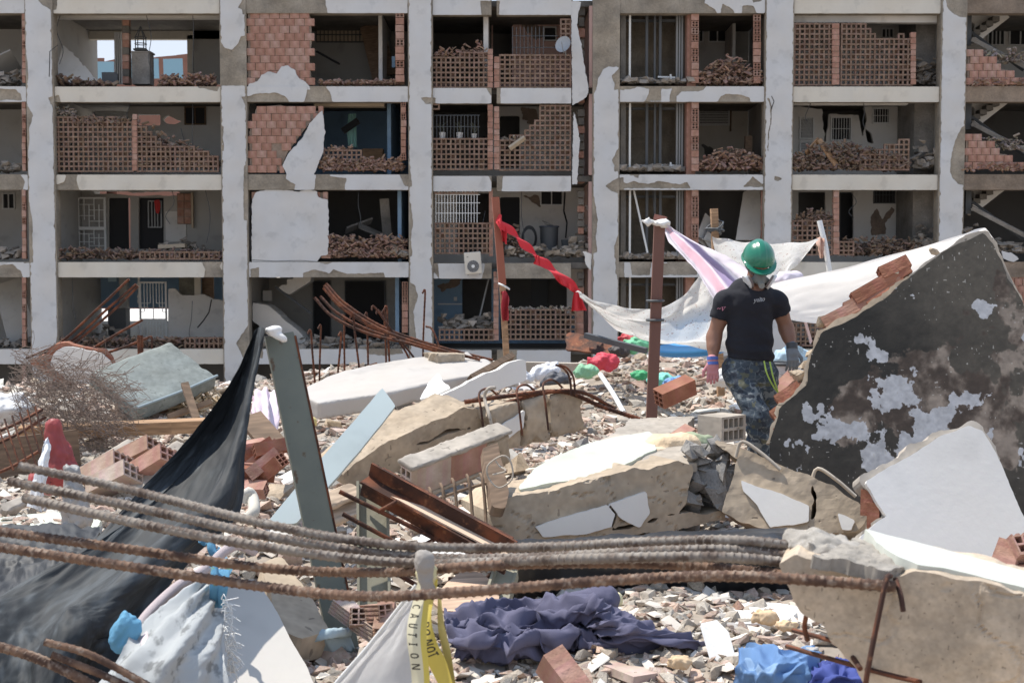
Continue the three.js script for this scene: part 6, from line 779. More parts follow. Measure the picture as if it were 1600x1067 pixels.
  single('shelter_sheet', cloth(PX([[[1113, 370, 14], [1160, 377, 14], [1220, 380, 14.1], [1281, 374, 14]], [[1118, 392, 13.8], [1165, 400, 13.6], [1220, 404, 13.7], [1262, 394, 13.8]], [[1132, 420, 13.5], [1170, 425, 13.3], [1215, 428, 13.4], [1238, 420, 13.5]], [[1150, 448, 13.3], [1175, 450, 13.2], [1205, 448, 13.2], [1212, 444, 13.3]]]), 60, 40, (u, v) => 0.05 * Math.sin(u * 24 * (1 - 0.3 * v)) * (0.3 + v) * 0.7 + 0.02 * fb(u * 7, v * 7), 2), sheetMat(0.92, 0.94, 0.95, { map: floral }), 'white floral sheet stretched between two poles behind the helmet', 'sheet');
  single('shelter_sheet', cloth(PX([[[1186, 448, 10.8], [1240, 436, 10.6], [1310, 420, 10.3], [1400, 396, 9.9], [1480, 374, 9.5], [1540, 356, 9.2]], [[1190, 468, 10.7], [1240, 456, 10.4], [1310, 444, 10.1], [1400, 424, 9.7], [1480, 396, 9.3], [1546, 362, 9.1]], [[1200, 488, 10.6], [1245, 486, 10.3], [1310, 478, 10], [1400, 456, 9.6], [1480, 420, 9.2], [1552, 372, 9.0]], [[1210, 492, 10.6], [1250, 503, 10.3], [1310, 505, 10], [1400, 490, 9.6], [1480, 445, 9.2], [1558, 384, 9.0]]]), 80, 30, (u, v) => 0.04 * fb(u * 4, v * 5) + 0.012 * Math.sin(v * 30) * sstep(0.2, 0, v), 1), sheetMat(0.92, 0.90, 0.87), 'plain white sheet pulled from the worker to the burnt wall peak', 'sheet');
  single('wooden_pole', bar(P(1116, 326, 14.1), down(P(1128, 560, 14.1)), 0.075, 0.075), M.wood, 'short wooden pole bound with black cord behind the sheets', 'pole'); { const c = P(1117, 362, 14.05); single('rope_loops', merge([0, 1, 2, 3].map((i) => new THREE.TorusGeometry(0.07 + (i % 2) * 0.03, 0.011, 5, 18).rotateX(1.3 + i * 0.2).rotateZ(i * 0.3 - 0.4).translate(c.x, c.y + i * 0.02, c.z))), M.frame, 'loops of black cord around the wooden pole', 'cord'); }
  single('white_pole', rod([P(1281, 345, 14.2), P(1296, 420, 14.1), down(P(1322, 560, 14))], 0.03, 8, 8), M.wframe, 'thin white pole leaning right of the helmet', 'pole'); single('tied_rag', cloth(PX([[[1277, 370, 14.1], [1288, 372, 14.1]], [[1279, 385, 14.05], [1286, 386, 14.1]], [[1282, 404, 14.1], [1288, 402, 14.1]]]), 8, 14, (u, v) => 0.03 * Math.sin(u * 10 + v * 6)), mat(0.55, 0.35, 0.27, { side: THREE.DoubleSide }), 'tan rag tied to the thin white pole', 'rag');
  single('lilac_bundle', uvBox(nets((x, y, z) => sdEll(x, y, z, [0, 0, 0], [0.12, 0.07, 0.09]) + 0.045 * fb(x * 11, y * 11, z * 11, 4), [-0.2, -0.15, -0.15], [0.2, 0.15, 0.15], 0.014)).translate(...P(1232, 436, 10.85).toArray()), mat(0.66, 0.6, 0.66), 'lilac cloth knot where the sheets meet right of the helmet', 'knot'); single('pink_strap', bar(P(1258, 500, 10.3), P(1268, 535, 10.6), 0.03, 0.008), mat(0.6, 0.46, 0.46), 'pink strap hanging under the plain white sheet', 'strap');
}

// ---------- the near foreground ----------
const gd = (py, h = 0) => FOC * (EYE - 3.83 - h) / (py - 425);           // distance at which the mound lies under a row of the picture
// steel channel post with the black tarp
{
  const t = thing('steel_post', 'grey steel channel post leaning left, tarp tied to its top', 'post'), b = P(532, 985, 5.45), a = P(436, 522, 5.6), Y = a.clone().sub(b), L = Y.length(); Y.normalize(); const Z = V(0.25, 0, 1).addScaledVector(Y, -Y.dot(V(0.25, 0, 1))).normalize(), X = Y.clone().cross(Z);
  const s = new THREE.Shape(), w = 0.062, f = 0.05, k = 0.006; [[-w, 0], [w, 0], [w + 0.004, -f], [w - k, -f], [w - k, -k], [-w + k, -k], [-w + k, -f], [-w - 0.004, -f]].forEach(([x, z], i) => i ? s.lineTo(x, -z) : s.moveTo(x, -z));
  const g = new THREE.ExtrudeGeometry(s, { depth: L + 0.3, bevelEnabled: false, steps: 20 }); g.rotateX(-Math.PI / 2).translate(0, -0.3, 0); const p = g.attributes.position; for (let i = 0; i < p.count; i++) { const y = p.getY(i), c = sstep(L - 0.12, L, y); p.setZ(i, p.getZ(i) - 0.02 * c * (1 - (p.getX(i) / w) ** 2)); } g.computeVertexNormals();
  const painted = tex(256, (u, v) => { const a2 = tf(u, v, 5, 5, 501), r = sstep(0.72, 0.8, tf(u, v, 9, 5, 511)); return mixc(mixc([0.47, 0.49, 0.47], [0.56, 0.57, 0.53], a2), [0.40, 0.28, 0.2], r * 0.7); }, 2);
  mesh('channel', uvBox(g).applyMatrix4(new THREE.Matrix4().makeBasis(X, Y, Z).setPosition(b)), mat(0.72, 0.74, 0.70, { map: painted, roughness: 0.6, metalness: 0.1 }), t);
  mesh('rust_edge', bar(b.clone().addScaledVector(X, w + 0.004).addScaledVector(Y, 0.0).addScaledVector(Z, 0.002), b.clone().addScaledVector(X, w + 0.004).addScaledVector(Y, L - 0.02).addScaledVector(Z, 0.002), 0.008, 0.006), M.rust, t); settle(t);
  single('white_rag_wad', uvBox(nets((x, y, z) => smin(sdEll(x, y, z, [0, 0, 0], [0.034, 0.016, 0.045]), sdCap(x, y, z, [-0.03, -0.005, 0.02], [0.045, -0.04, 0.03], 0.012, 0.015), 0.02) + 0.012 * fb(x * 20, y * 20, z * 20), [-0.11, -0.09, -0.11], [0.12, 0.07, 0.12], 0.008)).translate(...P(428, 515, 5.55).toArray()), M.white, 'white cloth wad stuffed on top of the steel post', 'cloth');
  const tarpM = mat(1, 1, 1, { map: tex(512, (u, v) => { const q = 0.5 * tf(u * 1, v, 6, 5, 531) + 0.5 * tf(u, v * 0.999, 30, 3, 537); return mixc([0.13, 0.145, 0.155], [0.27, 0.29, 0.305], sstep(0.45, 0.75, q)); }), roughness: 0.72, side: THREE.DoubleSide, bumpMap: T.grain, bumpScale: 0.002 });
  single('black_tarp', cloth(PX([[[398, 516, 5.6], [404, 511, 5.6], [409, 511, 5.55], [414, 514, 5.5]], [[386, 545, 5.55], [394, 543, 5.6], [402, 543, 5.5], [408, 550, 5.5]], [[366, 602, 5.5], [376, 600, 5.6], [388, 606, 5.4], [397, 615, 5.4]], [[300, 690, 5.35], [330, 688, 5.5], [362, 695, 5.2], [388, 702, 5.25]], [[222, 772, 5.1], [265, 775, 5.2], [320, 785, 4.9], [378, 800, 5.0]], [[120, 858, 4.8], [175, 864, 4.8], [235, 875, 4.5], [300, 882, 4.75]], [[-20, 945, 4.5], [60, 948, 4.4], [140, 955, 4.2], [230, 958, 4.4]], [[-80, 1000, 4.1], [20, 1004, 4.1], [110, 1000, 4.0], [196, 992, 4.2]], [[-90, 1080, 3.9], [0, 1100, 3.9], [90, 1100, 3.9], [170, 1060, 4.1]]]), 110, 170, (u, v) => (0.012 + 0.05 * v) * Math.sin(u * 13 + 3 * v + 2.2 * fb(u * 2, v * 3)) * sstep(0.03, 0.25, v) * 0.8 + 0.05 * v * fb(u * 7, v * 9, 0, 5) + 0.012 * sstep(0.1, 0.4, v) * Math.abs(fb(u * 18, v * 12, 4, 3))), tarpM, 'big black plastic tarp sweeping down left from the steel post', 'tarp');
  single('black_tarp', cloth(PX([[[-60, 815, 6.2], [20, 822, 6], [90, 820, 5.9], [160, 826, 5.8]], [[-60, 850, 5.7], [20, 840, 5.6], [95, 850, 5.5], [150, 846, 5.4]], [[-60, 890, 5.3], [20, 895, 5.4], [70, 880, 5.3], [130, 872, 5.3]], [[-70, 950, 5.0], [10, 940, 5.0], [70, 925, 5.0], [110, 905, 5.1]]]), 60, 40, (u, v) => 0.07 * fb(u * 4, v * 5, 1, 4) + 0.02 * fb(u * 14, v * 12, 2)), mat(0.02, 0.022, 0.026, { roughness: 0.62, side: THREE.DoubleSide }), 'crumpled shiny black plastic bunched at the left frame', 'tarp');
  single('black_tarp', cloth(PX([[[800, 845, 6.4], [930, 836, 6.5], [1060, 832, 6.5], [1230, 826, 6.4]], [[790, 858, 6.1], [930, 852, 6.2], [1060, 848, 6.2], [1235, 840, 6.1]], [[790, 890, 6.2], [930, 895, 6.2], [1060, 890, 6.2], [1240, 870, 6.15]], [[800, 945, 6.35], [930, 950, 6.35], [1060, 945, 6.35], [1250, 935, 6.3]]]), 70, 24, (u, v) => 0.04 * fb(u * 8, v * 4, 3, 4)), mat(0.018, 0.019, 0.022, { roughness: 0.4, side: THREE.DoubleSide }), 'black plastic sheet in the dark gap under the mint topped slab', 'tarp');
}
// broken foreground beam with its five long bars
{
  const pf = planeOf([[1260, 900, 2.82], [1560, 960, 2.7], [1420, 1060, 2.76]]), t = thing('foreground_beam', 'tan broken concrete beam in the lower right corner with long ribbed bars', 'concrete beam');
  const fo = [[1222, 884], [1244, 868], [1300, 878], [1345, 896], [1382, 905], [1425, 893], [1470, 897], [1600, 928], [1760, 972], [1760, 1220], [1440, 1130], [1352, 1070], [1322, 1030], [1288, 980], [1250, 953], [1230, 916]];
  mesh('core', slabGeo(pf, fo, 0.25, { cell: 0.0065, amp: 0.011, freq: 14, relief: (x, y) => 0.008 * fb(x * 9, y * 9, 4, 4) - 0.006 * sstep(0.025, 0, Math.abs(fb(x * 3 + 4, y * 4, 9, 3))) }), mat(0.82, 0.695, 0.56, { map: T.concN, bumpMap: T.concNB, bumpScale: 0.003, roughness: 0.95 }), t);
  const q0 = V(...pf.to(1425, 893), 0).applyMatrix4(pf.m), q1 = V(...pf.to(1700, 955), 0).applyMatrix4(pf.m), U = q1.clone().sub(q0).normalize(), N = pf.n.clone().cross(U).normalize(); if (N.y < 0) N.negate(); const W = N.clone().cross(U), mt = new THREE.Matrix4().makeBasis(U, W, N).setPosition(q0), to = (px, py) => { const r = ray(px, py), o = V(0, EYE, 0), k = q0.clone().sub(o).dot(N) / r.dot(N), s = o.addScaledVector(r, k).sub(q0); return [s.dot(U), s.dot(W)]; };
  mesh('painted_top', slabGeo({ m: mt, to }, [[1400, 878], [1432, 893], [1474, 898], [1604, 930], [1800, 985], [1800, 955], [1600, 900], [1440, 858], [1348, 834], [1368, 856]], 0.03, { cell: 0.006, amp: 0.012, z: 0.014 }), plas(0.58, 0.615, 0.57), t); mesh('broken_top', slabGeo({ m: mt, to }, [[1262, 866], [1290, 858], [1340, 838], [1400, 872], [1412, 884], [1380, 890], [1300, 870]], 0.03, { cell: 0.006, amp: 0.02, freq: 16, z: -0.002, relief: (x, y) => 0.014 * fb(x * 22, y * 22, 3, 4) }), mat(0.56, 0.53, 0.49, { map: T.concN, roughness: 0.95 }), t);
  mesh('crumbled_head', uvBox(nets((x, y, z) => sdEll(x, y, z, [0, 0, 0], [0.1, 0.042, 0.09]) + 0.035 * fb(x * 22, y * 22, z * 22, 4) + 0.03 * fb(x * 9, y * 9, z * 9), [-0.15, -0.09, -0.13], [0.15, 0.09, 0.13], 0.0065)).rotateZ(-0.35).translate(...P(1290, 866, 2.95).toArray()), mat(0.62, 0.59, 0.55, { map: T.concN, bumpMap: T.concNB, bumpScale: 0.004, roughness: 0.95 }), t);
  const bars = [[[30, 728], [200, 765], [420, 820], [600, 850], [800, 856], [1050, 845], [1180, 846], [1290, 862]], [[15, 752], [200, 790], [420, 838], [620, 868], [800, 872], [1050, 860], [1180, 862], [1310, 882]], [[38, 778], [250, 825], [450, 860], [650, 880], [900, 873], [1100, 870], [1220, 878], [1345, 900]], [[-60, 822], [200, 858], [420, 888], [600, 894], [720, 886], [860, 880], [1050, 882], [1300, 905]], [[-60, 846], [200, 885], [400, 915], [560, 931], [720, 925], [950, 907], [1150, 900], [1400, 916]]];
  const bm = mat(0.92, 0.92, 0.92, { map: tex(256, (u, v) => { const a = tf(u, v, 6, 5, 521), b = tf(u, v, 30, 3, 527); return mixc(mixc([0.36, 0.30, 0.26], [0.55, 0.51, 0.47], sstep(0.35, 0.65, a)), [0.66, 0.64, 0.61], sstep(0.55, 0.8, b) * 0.6); }, 3), roughness: 0.8, metalness: 0.1 }), rm = mat(0.92, 0.88, 0.85, { map: tex(256, (u, v) => { const a = tf(u, v, 6, 5, 541), b = tf(u, v, 26, 3, 547); return mixc(mixc([0.30, 0.22, 0.18], [0.48, 0.38, 0.31], sstep(0.3, 0.65, a)), [0.62, 0.57, 0.52], sstep(0.5, 0.8, b) * 0.7); }, 3), roughness: 0.85 });
  M.barRust = rm; bars.forEach((l, i) => mesh('rebar', rebar(l.map(([x, y], k) => P(x, y, [2.95, 2.9, 2.82, 2.9, 2.75][i] + 0.42 * (1 - k / 7) ** 1.3 + 0.05 * Math.sin(k * 2 + i))), 0.0112, 0.019, 0.17), i < 3 ? bm : rm, t));
  for (const l of [[[1392, 900, 2.72], [1386, 905, 2.68], [1374, 960, 2.66], [1358, 1040, 2.64], [1350, 1090, 2.64]], [[1400, 905, 2.75], [1408, 930, 2.7], [1412, 955, 2.68]], [[1268, 935, 2.9], [1258, 975, 2.95], [1262, 1000, 3]], [[1240, 985, 3.1], [1290, 998, 2.95], [1320, 1010, 2.85], [1345, 1045, 2.75]], [[1230, 1010, 3.1], [1300, 1030, 2.9], [1380, 1052, 2.75], [1440, 1066, 2.68]]]) mesh('stirrup', rod(l.map((q) => P(...q)), 0.006, 26, 6), M.rust, t);
  settle(t);
  [[[-40, 1000], [60, 1030], [150, 1075], [230, 1130]], [[69, 1003], [140, 1023], [225, 1068], [300, 1110]], [[80, 1023], [185, 1066], [260, 1110]]].forEach((l, i) => single('rebar_rod', rebar(l.map(([x, y]) => P(x, y, 3.1)), [0.012, 0.009, 0.009][i], 0.018), M.barRust, ['rusty bar entering at the lower left frame', 'rusty bar with a free end, upper of the lower left pair', 'rusty bar with a free end, lower of the lower left pair'][i], 'rebar', 'bars in the lower left corner'));
}
// rusty door frame with grille
{
  const t = thing('steel_door_frame', 'rusty steel door frame with bent grille bars lying in the rubble', 'door frame'), R1 = M.rust, ol = mat(0.27, 0.25, 0.18, { roughness: 0.7, bumpMap: T.grain, bumpScale: 0.002 });
  const post = (a, b, w, h, m, n = 'jamb') => { const X = b.clone().sub(a).normalize(), q = V(0, 0, 1), s = X.clone().cross(q).normalize(); mesh(n, merge([bar(a, b, w, 0.012), bar(a.clone().addScaledVector(s, w / 2), b.clone().addScaledVector(s, w / 2), 0.012, h), bar(a.clone().addScaledVector(s, -w / 2), b.clone().addScaledVector(s, -w / 2), 0.012, h)]), m, t); };
  post(P(582, 756, 6.1), P(585, 965, 5.7), 0.14, 0.09, ol); post(P(572, 748, 6.0), P(798, 872, 5.7), 0.1, 0.07, R1, 'top_rail'); mesh('rail_lip', bar(P(596, 735, 6.15), P(800, 845, 5.8), 0.02, 0.03), M.rust, t); mesh('rail_face', slabGeo(planeOf([[565, 752, 5.97], [795, 868, 5.67], [600, 740, 6.1]]), [[566, 752], [596, 738], [800, 850], [790, 868]], 0.008, { amp: 0.004, cell: 0.012 }), mat(0.74, 0.58, 0.45, { map: T.plas, roughness: 0.8 }), t);
  post(P(792, 890, 5.8), P(775, 945, 5.6), 0.1, 0.06, ol, 'short_jamb');
  for (const l of [[[530, 768], [640, 822], [700, 852]], [[535, 803], [600, 838], [620, 848]], [[618, 783], [680, 820], [740, 860]], [[548, 895], [600, 925], [640, 945]], [[600, 885], [660, 920], [690, 940]], [[700, 905], [750, 908], [770, 895]], [[590, 800], [618, 785], [625, 786]], [[665, 850], [700, 832], [715, 828]]]) mesh('grille_bar', rod(l.map(([x, y]) => P(x, y, 5.85)), 0.011, 10, 6), M.rust, t); settle(t);
  const b2 = thing('window_grille', 'dark upright grille bars standing behind the rusty frame', 'grille'); for (const [x, y0, y1] of [[676, 762, 870], [694, 756, 860], [712, 748, 850], [735, 742, 840], [756, 740, 842]]) mesh('bar', rod([P(x - 6, y0, 6.8), P(x - 2, y0 + 10, 6.75), P(x + 2, (y0 + y1) / 2, 6.7), P(x + 4, y1, 6.6)], 0.009, 14, 6), M.woodd, b2); mesh('cross_bar', rod([P(660, 790, 6.75), P(710, 770, 6.8), P(770, 752, 6.8)], 0.009, 8, 6), M.woodd, b2); settle(b2);
  const pn = planeOf([[690, 955, 5.4], [790, 950, 5.4], [720, 890, 5.9]]); single('plywood_panel', slabGeo(pn, [[690, 955], [672, 935], [720, 892], [745, 890], [782, 918], [778, 948], [740, 956]], 0.012, { amp: 0.008, cell: 0.014 }), mat(0.70, 0.52, 0.40, { map: T.wood, roughness: 0.8 }), 'peach coloured board under the rusty frame, behind the navy cloth', 'board');
  const wp = planeOf([[640, 830, 6.6], [760, 830, 6.7], [700, 790, 7.2]]); single('plaster_board', slabGeo(wp, [[650, 850], [680, 800], [730, 790], [758, 830], [762, 872], [700, 876]], 0.04, { amp: 0.02, cell: 0.02 }), M.white, 'white plaster sheet behind the grille bars', 'plaster piece'); const p2 = planeOf([[750, 800, 6.5], [790, 790, 6.6], [755, 720, 6.9]]); single('timber_stub', slabGeo(p2, [[754, 700], [778, 692], [796, 770], [790, 796], [768, 792]], 0.06, { amp: 0.01, cell: 0.018 }), M.woodd, 'grey brown timber stub wound with wire beside the mint slab', 'timber'); single('wire_loop', merge([tube([P(762, 728, 6.6), P(785, 712, 6.6), P(798, 722, 6.6), P(800, 748, 6.6), P(780, 762, 6.6), P(764, 748, 6.6)], 0.005, 30, 5, true), tube([P(770, 742, 6.6), P(790, 736, 6.55), P(780, 728, 6.6), P(774, 720, 6.6)], 0.005, 20, 5)]), M.dustc, 'loop of pale wire around the timber stub', 'wire');
  for (const [a, b, lb] of [[[494, 790], [560, 765], 'white edged plank lying left of the rusty frame, upper'], [[500, 815], [570, 790], 'white edged plank lying left of the rusty frame, lower']]) single('plaster_plank', cbeam(P(a[0], a[1], 6.9), P(b[0], b[1], 7.2), 0.12, 0.04, { cell: 0.012, amp: 0.008, endA: 0.02, endB: 0.02, chip: 0.02, roll: 0.5 }).g, M.woodp, lb, 'plank'); single('ribbed_hose', tube([P(382, 785, 6.4), P(386, 770, 6.4), P(394, 778, 6.4), P(396, 800, 6.3), P(384, 812, 6.3)], 0.03, 40, 9), M.cream, 'ribbed beige hose end beside the tarp edge', 'hose');
}
// cloths on the near ground
{
  const navy = mat(0.105, 0.102, 0.16, { roughness: 0.9, side: THREE.DoubleSide, bumpMap: T.clothB, bumpScale: 0.002 });
  const G = (px, py, h) => P(px, py, gd(py, h));
  const rows = [[[700, 960, 0.1], [750, 945, 0.14], [810, 942, 0.16], [880, 935, 0.18], [925, 932, 0.22], [950, 948, 0.14], [985, 965, 0.12]], [[695, 972, 0.12], [745, 962, 0.16], [800, 958, 0.14], [870, 956, 0.2], [928, 950, 0.24], [950, 966, 0.18], [1000, 978, 0.12]], [[694, 985, 0.1], [745, 986, 0.1], [800, 978, 0.16], [865, 975, 0.12], [920, 972, 0.16], [962, 978, 0.2], [1040, 992, 0.12]], [[704, 1000, 0.1], [750, 1000, 0.14], [800, 998, 0.1], [870, 995, 0.14], [920, 994, 0.1], [975, 994, 0.16], [1090, 1000, 0.12]], [[716, 1014, 0.07], [760, 1018, 0.08], [815, 1012, 0.12], [870, 1006, 0.08], [918, 1004, 0.1], [980, 1010, 0.1], [1140, 1002, 0.08]], [[730, 1026, 0.02], [770, 1030, 0.02], [820, 1026, 0.03], [870, 1014, 0.02], [915, 1014, 0.02], [985, 1022, 0.02], [1142, 1010, 0.02]]];
  single('navy_cloth', cloth(rows.map((r) => r.map((q) => G(...q))), 240, 140, (u, v) => -(0.07 * (0.45 - Math.min(1, Math.abs(fb(u * 2.6 + 3, v * 6, 2, 3)) * 4.5)) * (u < 0.72 ? 1 : 0.6) + 0.03 * (0.5 - Math.min(1, Math.abs(fb(u * 9, v * 9, 6, 2)) * 4)) + 0.03 * fb(u * 4, v * 3, 8, 2)) * (1 - sstep(0.88, 1, v)) * sstep(0, 0.1, v) - 0.01), navy, 'crumpled navy blue garment spread over the near rubble', 'garment');
  single('navy_cloth_roll', uvBox(nets((x, y, z) => sdCap(x, y, z, [-0.12, 0, 0], [0.12, 0.05, -0.05], 0.06, 0.07) + 0.035 * fb(x * 9, y * 9, z * 9, 3), [-0.25, -0.15, -0.2], [0.25, 0.2, 0.2], 0.012)).translate(...P(905, 958, 5.5).toArray()), navy, 'rolled navy garment end heaped behind the spread garment', 'garment');
  single('blue_shirt', cloth([[[1160, 1008, 0.12], [1210, 1008, 0.16], [1285, 1018, 0.12]], [[1152, 1026, 0.16], [1210, 1030, 0.19], [1280, 1034, 0.15]], [[1150, 1050, 0.16], [1200, 1054, 0.17], [1266, 1054, 0.15]], [[1140, 1090, 0.04], [1200, 1095, 0.05], [1260, 1090, 0.04]]].map((r) => r.map((q) => G(...q))), 80, 70, (u, v) => -0.045 * (0.4 - Math.min(1, Math.abs(fb(u * 2.5, v * 3, 7, 2)) * 4.5)) + 0.012 * fb(u * 8, v * 8, 2, 2)), mat(0.24, 0.37, 0.56, { side: THREE.DoubleSide, map: tex(256, (u, v) => { const a = tf(u, v, 4, 4, 601); return mixc([0.75, 0.82, 0.9], [1, 1, 1], sstep(0.66, 0.7, a)); }), bumpMap: T.clothB, bumpScale: 0.002 }), 'bright blue printed shirt in the bottom right rubble', 'garment'); single('navy_rag', cloth([[[1276, 1042, 0.1], [1312, 1032, 0.15], [1352, 1046, 0.1]], [[1266, 1060, 0.14], [1312, 1054, 0.16], [1352, 1062, 0.12]], [[1255, 1095, 0.04], [1310, 1095, 0.04], [1360, 1095, 0.04]]].map((r) => r.map((q) => G(...q))), 60, 50, (u, v) => -0.045 * (0.4 - Math.min(1, Math.abs(fb(u * 2.5, v * 3, 9, 2)) * 4.5)) + 0.012 * fb(u * 8, v * 8, 4, 2)), mat(0.05, 0.07, 0.25, { side: THREE.DoubleSide }), 'dark blue rag right of the printed shirt', 'rag');
  single('pale_blue_rag', cloth([[[470, 1004, 0.05], [510, 988, 0.1], [545, 982, 0.08]], [[466, 1010, 0.08], [512, 1000, 0.12], [548, 994, 0.1]], [[476, 1018, 0.03], [520, 1012, 0.05], [552, 1008, 0.04]]].map((r) => r.map((q) => G(...q))), 40, 24, (u, v) => 0.03 * Math.sin(v * 12) + 0.03 * fb(u * 6, v * 5)), mat(0.38, 0.47, 0.5, { side: THREE.DoubleSide }), 'pale blue rag lying right of the concrete wedge', 'rag');
  // wedge of smooth concrete, woven sack, blue rags
  const wd = planeOf([[360, 1060, 4.5], [470, 1060, 4.6], [390, 920, 5.0]]), w = thing('concrete_wedge', 'smooth pale concrete panel wedge behind the woven sack', 'concrete slab'); mesh('panel', slabGeo(wd, [[340, 905], [398, 905], [420, 935], [455, 1000], [480, 1045], [500, 1090], [300, 1090], [330, 960]], 0.09, { amp: 0.006, cell: 0.012 }), plas(0.60, 0.585, 0.555), w); settle(w);
  const w2 = planeOf([[420, 975, 5.0], [490, 960, 5.2], [430, 890, 5.5]]); single('grey_slab', slabGeo(w2, [[408, 880], [440, 868], [490, 940], [512, 985], [470, 1000], [440, 985]], 0.12, { amp: 0.02, cell: 0.02 }), M.conc, 'grey concrete lump at the foot of the steel post', 'concrete slab');
  const sack = mat(0.66, 0.68, 0.69, { side: THREE.DoubleSide, roughness: 0.75, map: tex(256, (u, v) => { const k = 0.9 + 0.06 * Math.sin(u * 400) * Math.sin(v * 400) - 0.25 * sstep(0.58, 0.75, tf(u, v, 6, 5, 611)); return [k, k, k * 0.99]; }), bumpMap: T.clothB, bumpScale: 0.003 });
  single('woven_sack', cloth(PX([[[318, 898, 4.4], [330, 912, 4.4], [348, 930, 4.5]], [[262, 940, 4.2], [305, 945, 4.15], [350, 960, 4.4]], [[215, 985, 4.0], [285, 990, 3.9], [350, 1000, 4.2]], [[180, 1030, 3.8], [265, 1040, 3.75], [350, 1040, 4.0]], [[120, 1100, 3.7], [240, 1110, 3.7], [360, 1110, 3.9]]]), 50, 60, (u, v) => 0.02 * fb(u * 6, v * 8, 1, 4) + 0.012 * Math.sin(u * 22 + v * 9), 2), sack, 'torn white woven sack hanging in the lower left', 'sack');
  single('frayed_edge', merge((() => { R = rng(3); const q = []; for (let i = 0; i < 60; i++) { const v = R(), a = P(lerp(346, 356, v) + rr(-2, 4), lerp(935, 1060, v), 4.2); q.push(tube([a, a.clone().add(V(rr(0, 0.03), rr(-0.01, 0.02), 0.01)), a.clone().add(V(rr(0.01, 0.06), rr(-0.05, 0.02), 0.02))], 0.0018, 5, 4)); } return q; })()), M.wframe, 'frayed white threads along the sack edge', 'threads', null, 'stuff');
  const br = mat(0.22, 0.42, 0.52, { side: THREE.DoubleSide, map: tex(128, (u, v) => mixc([0.8, 0.92, 1], [0.98, 0.9, 0.62], sstep(0.68, 0.74, tf(u, v, 6, 3, 621)))), bumpMap: T.clothB, bumpScale: 0.003 });
  single('blue_rag', uvBox(nets((x, y, z) => Math.max(sdEll(x, y, z, [0, 0, 0], [0.046, 0.066, 0.03]) + 0.03 * fb(x * 25, y * 16, z * 25, 3), -sdCap(x, y, z, [0.012, 0.05, 0.03], [0.002, -0.05, 0.03], 0.004, 0.014), -sdCap(x, y, z, [-0.02, 0.05, 0.03], [-0.028, -0.04, 0.026], 0.003, 0.006)), [-0.09, -0.11, -0.07], [0.09, 0.11, 0.07], 0.005)).rotateZ(-0.5).translate(...P(192, 988, 3.95).toArray()), br, 'folded blue printed rag tied at the left of the sack', 'rag');
  single('blue_rag', cloth(PX([[[326, 885, 4.35], [340, 882, 4.3], [352, 892, 4.35]], [[330, 910, 4.3], [342, 915, 4.25], [350, 918, 4.3]], [[334, 948, 4.35], [340, 950, 4.3], [346, 930, 4.35]]]), 20, 24, (u, v) => 0.018 * Math.sin(u * 11 + v * 4)), br, 'blue rag strip hanging at the sack corner', 'rag'); single('blue_rag', cloth(PX([[[308, 838, 4.7], [330, 842, 4.65], [345, 858, 4.6]], [[310, 848, 4.65], [332, 856, 4.6], [348, 872, 4.55]], [[318, 852, 4.7], [340, 872, 4.6], [362, 896, 4.5]]]), 24, 16, (u, v) => 0.02 * Math.sin(u * 10)), br, 'blue rag knotted on the bars beside the tarp', 'rag');
  single('twisted_cloth', tube([P(212, 985, 4.1), P(235, 955, 4.2), P(275, 918, 4.35), P(320, 890, 4.4), P(350, 862, 4.45), P(372, 852, 4.5), P(398, 862, 4.55)], 0.018, 50, 8), mat(0.52, 0.44, 0.44, { bumpMap: T.clothB, bumpScale: 0.004 }), 'twisted pinkish cloth rope running from the blue rag to the knot', 'rope'); single('pink_cloth', cloth(PX([[[212, 985, 4.0], [226, 990, 4.0]], [[220, 1015, 3.85], [238, 1010, 3.85]], [[228, 1050, 3.75], [246, 1045, 3.75]], [[232, 1090, 3.7], [252, 1090, 3.7]]]), 12, 30, (u, v) => 0.012 * Math.sin(v * 10 + u * 4)), mat(0.62, 0.52, 0.52, { side: THREE.DoubleSide }), 'pale pink cloth strip down the front of the sack', 'cloth');
  // caution tape and its white sheet
  const cv = document.createElement('canvas'); cv.width = 1024; cv.height = 128; const x = cv.getContext('2d'); x.fillStyle = '#cfc9ae'; x.fillRect(0, 0, 1024, 128); x.fillStyle = '#c9b650'; x.fillRect(0, 0, 1024, 44); x.fillStyle = '#2a281f'; x.font = 'bold 74px sans-serif'; x.textAlign = 'left'; x.textBaseline = 'middle'; const word = 'CAUTION'; for (let i = 0; i < 7; i++) x.fillText(word[i], 250 + i * 92, 88); const ct = new THREE.CanvasTexture(cv); ct.colorSpace = THREE.SRGBColorSpace;
  const strip = (rows, nu, nv, fold) => { const g = cloth(rows, nu, nv, fold), uv = g.attributes.uv; for (let i = 0; i < uv.count; i++) { const u = uv.getX(i), v = uv.getY(i); uv.setXY(i, v, u); } return g; };
  const tp = thing('caution_tape', 'yellow and white caution tape strip knotted on the long bars', 'caution tape'), tm = new THREE.MeshStandardMaterial({ map: ct, roughness: 0.5, side: THREE.DoubleSide });
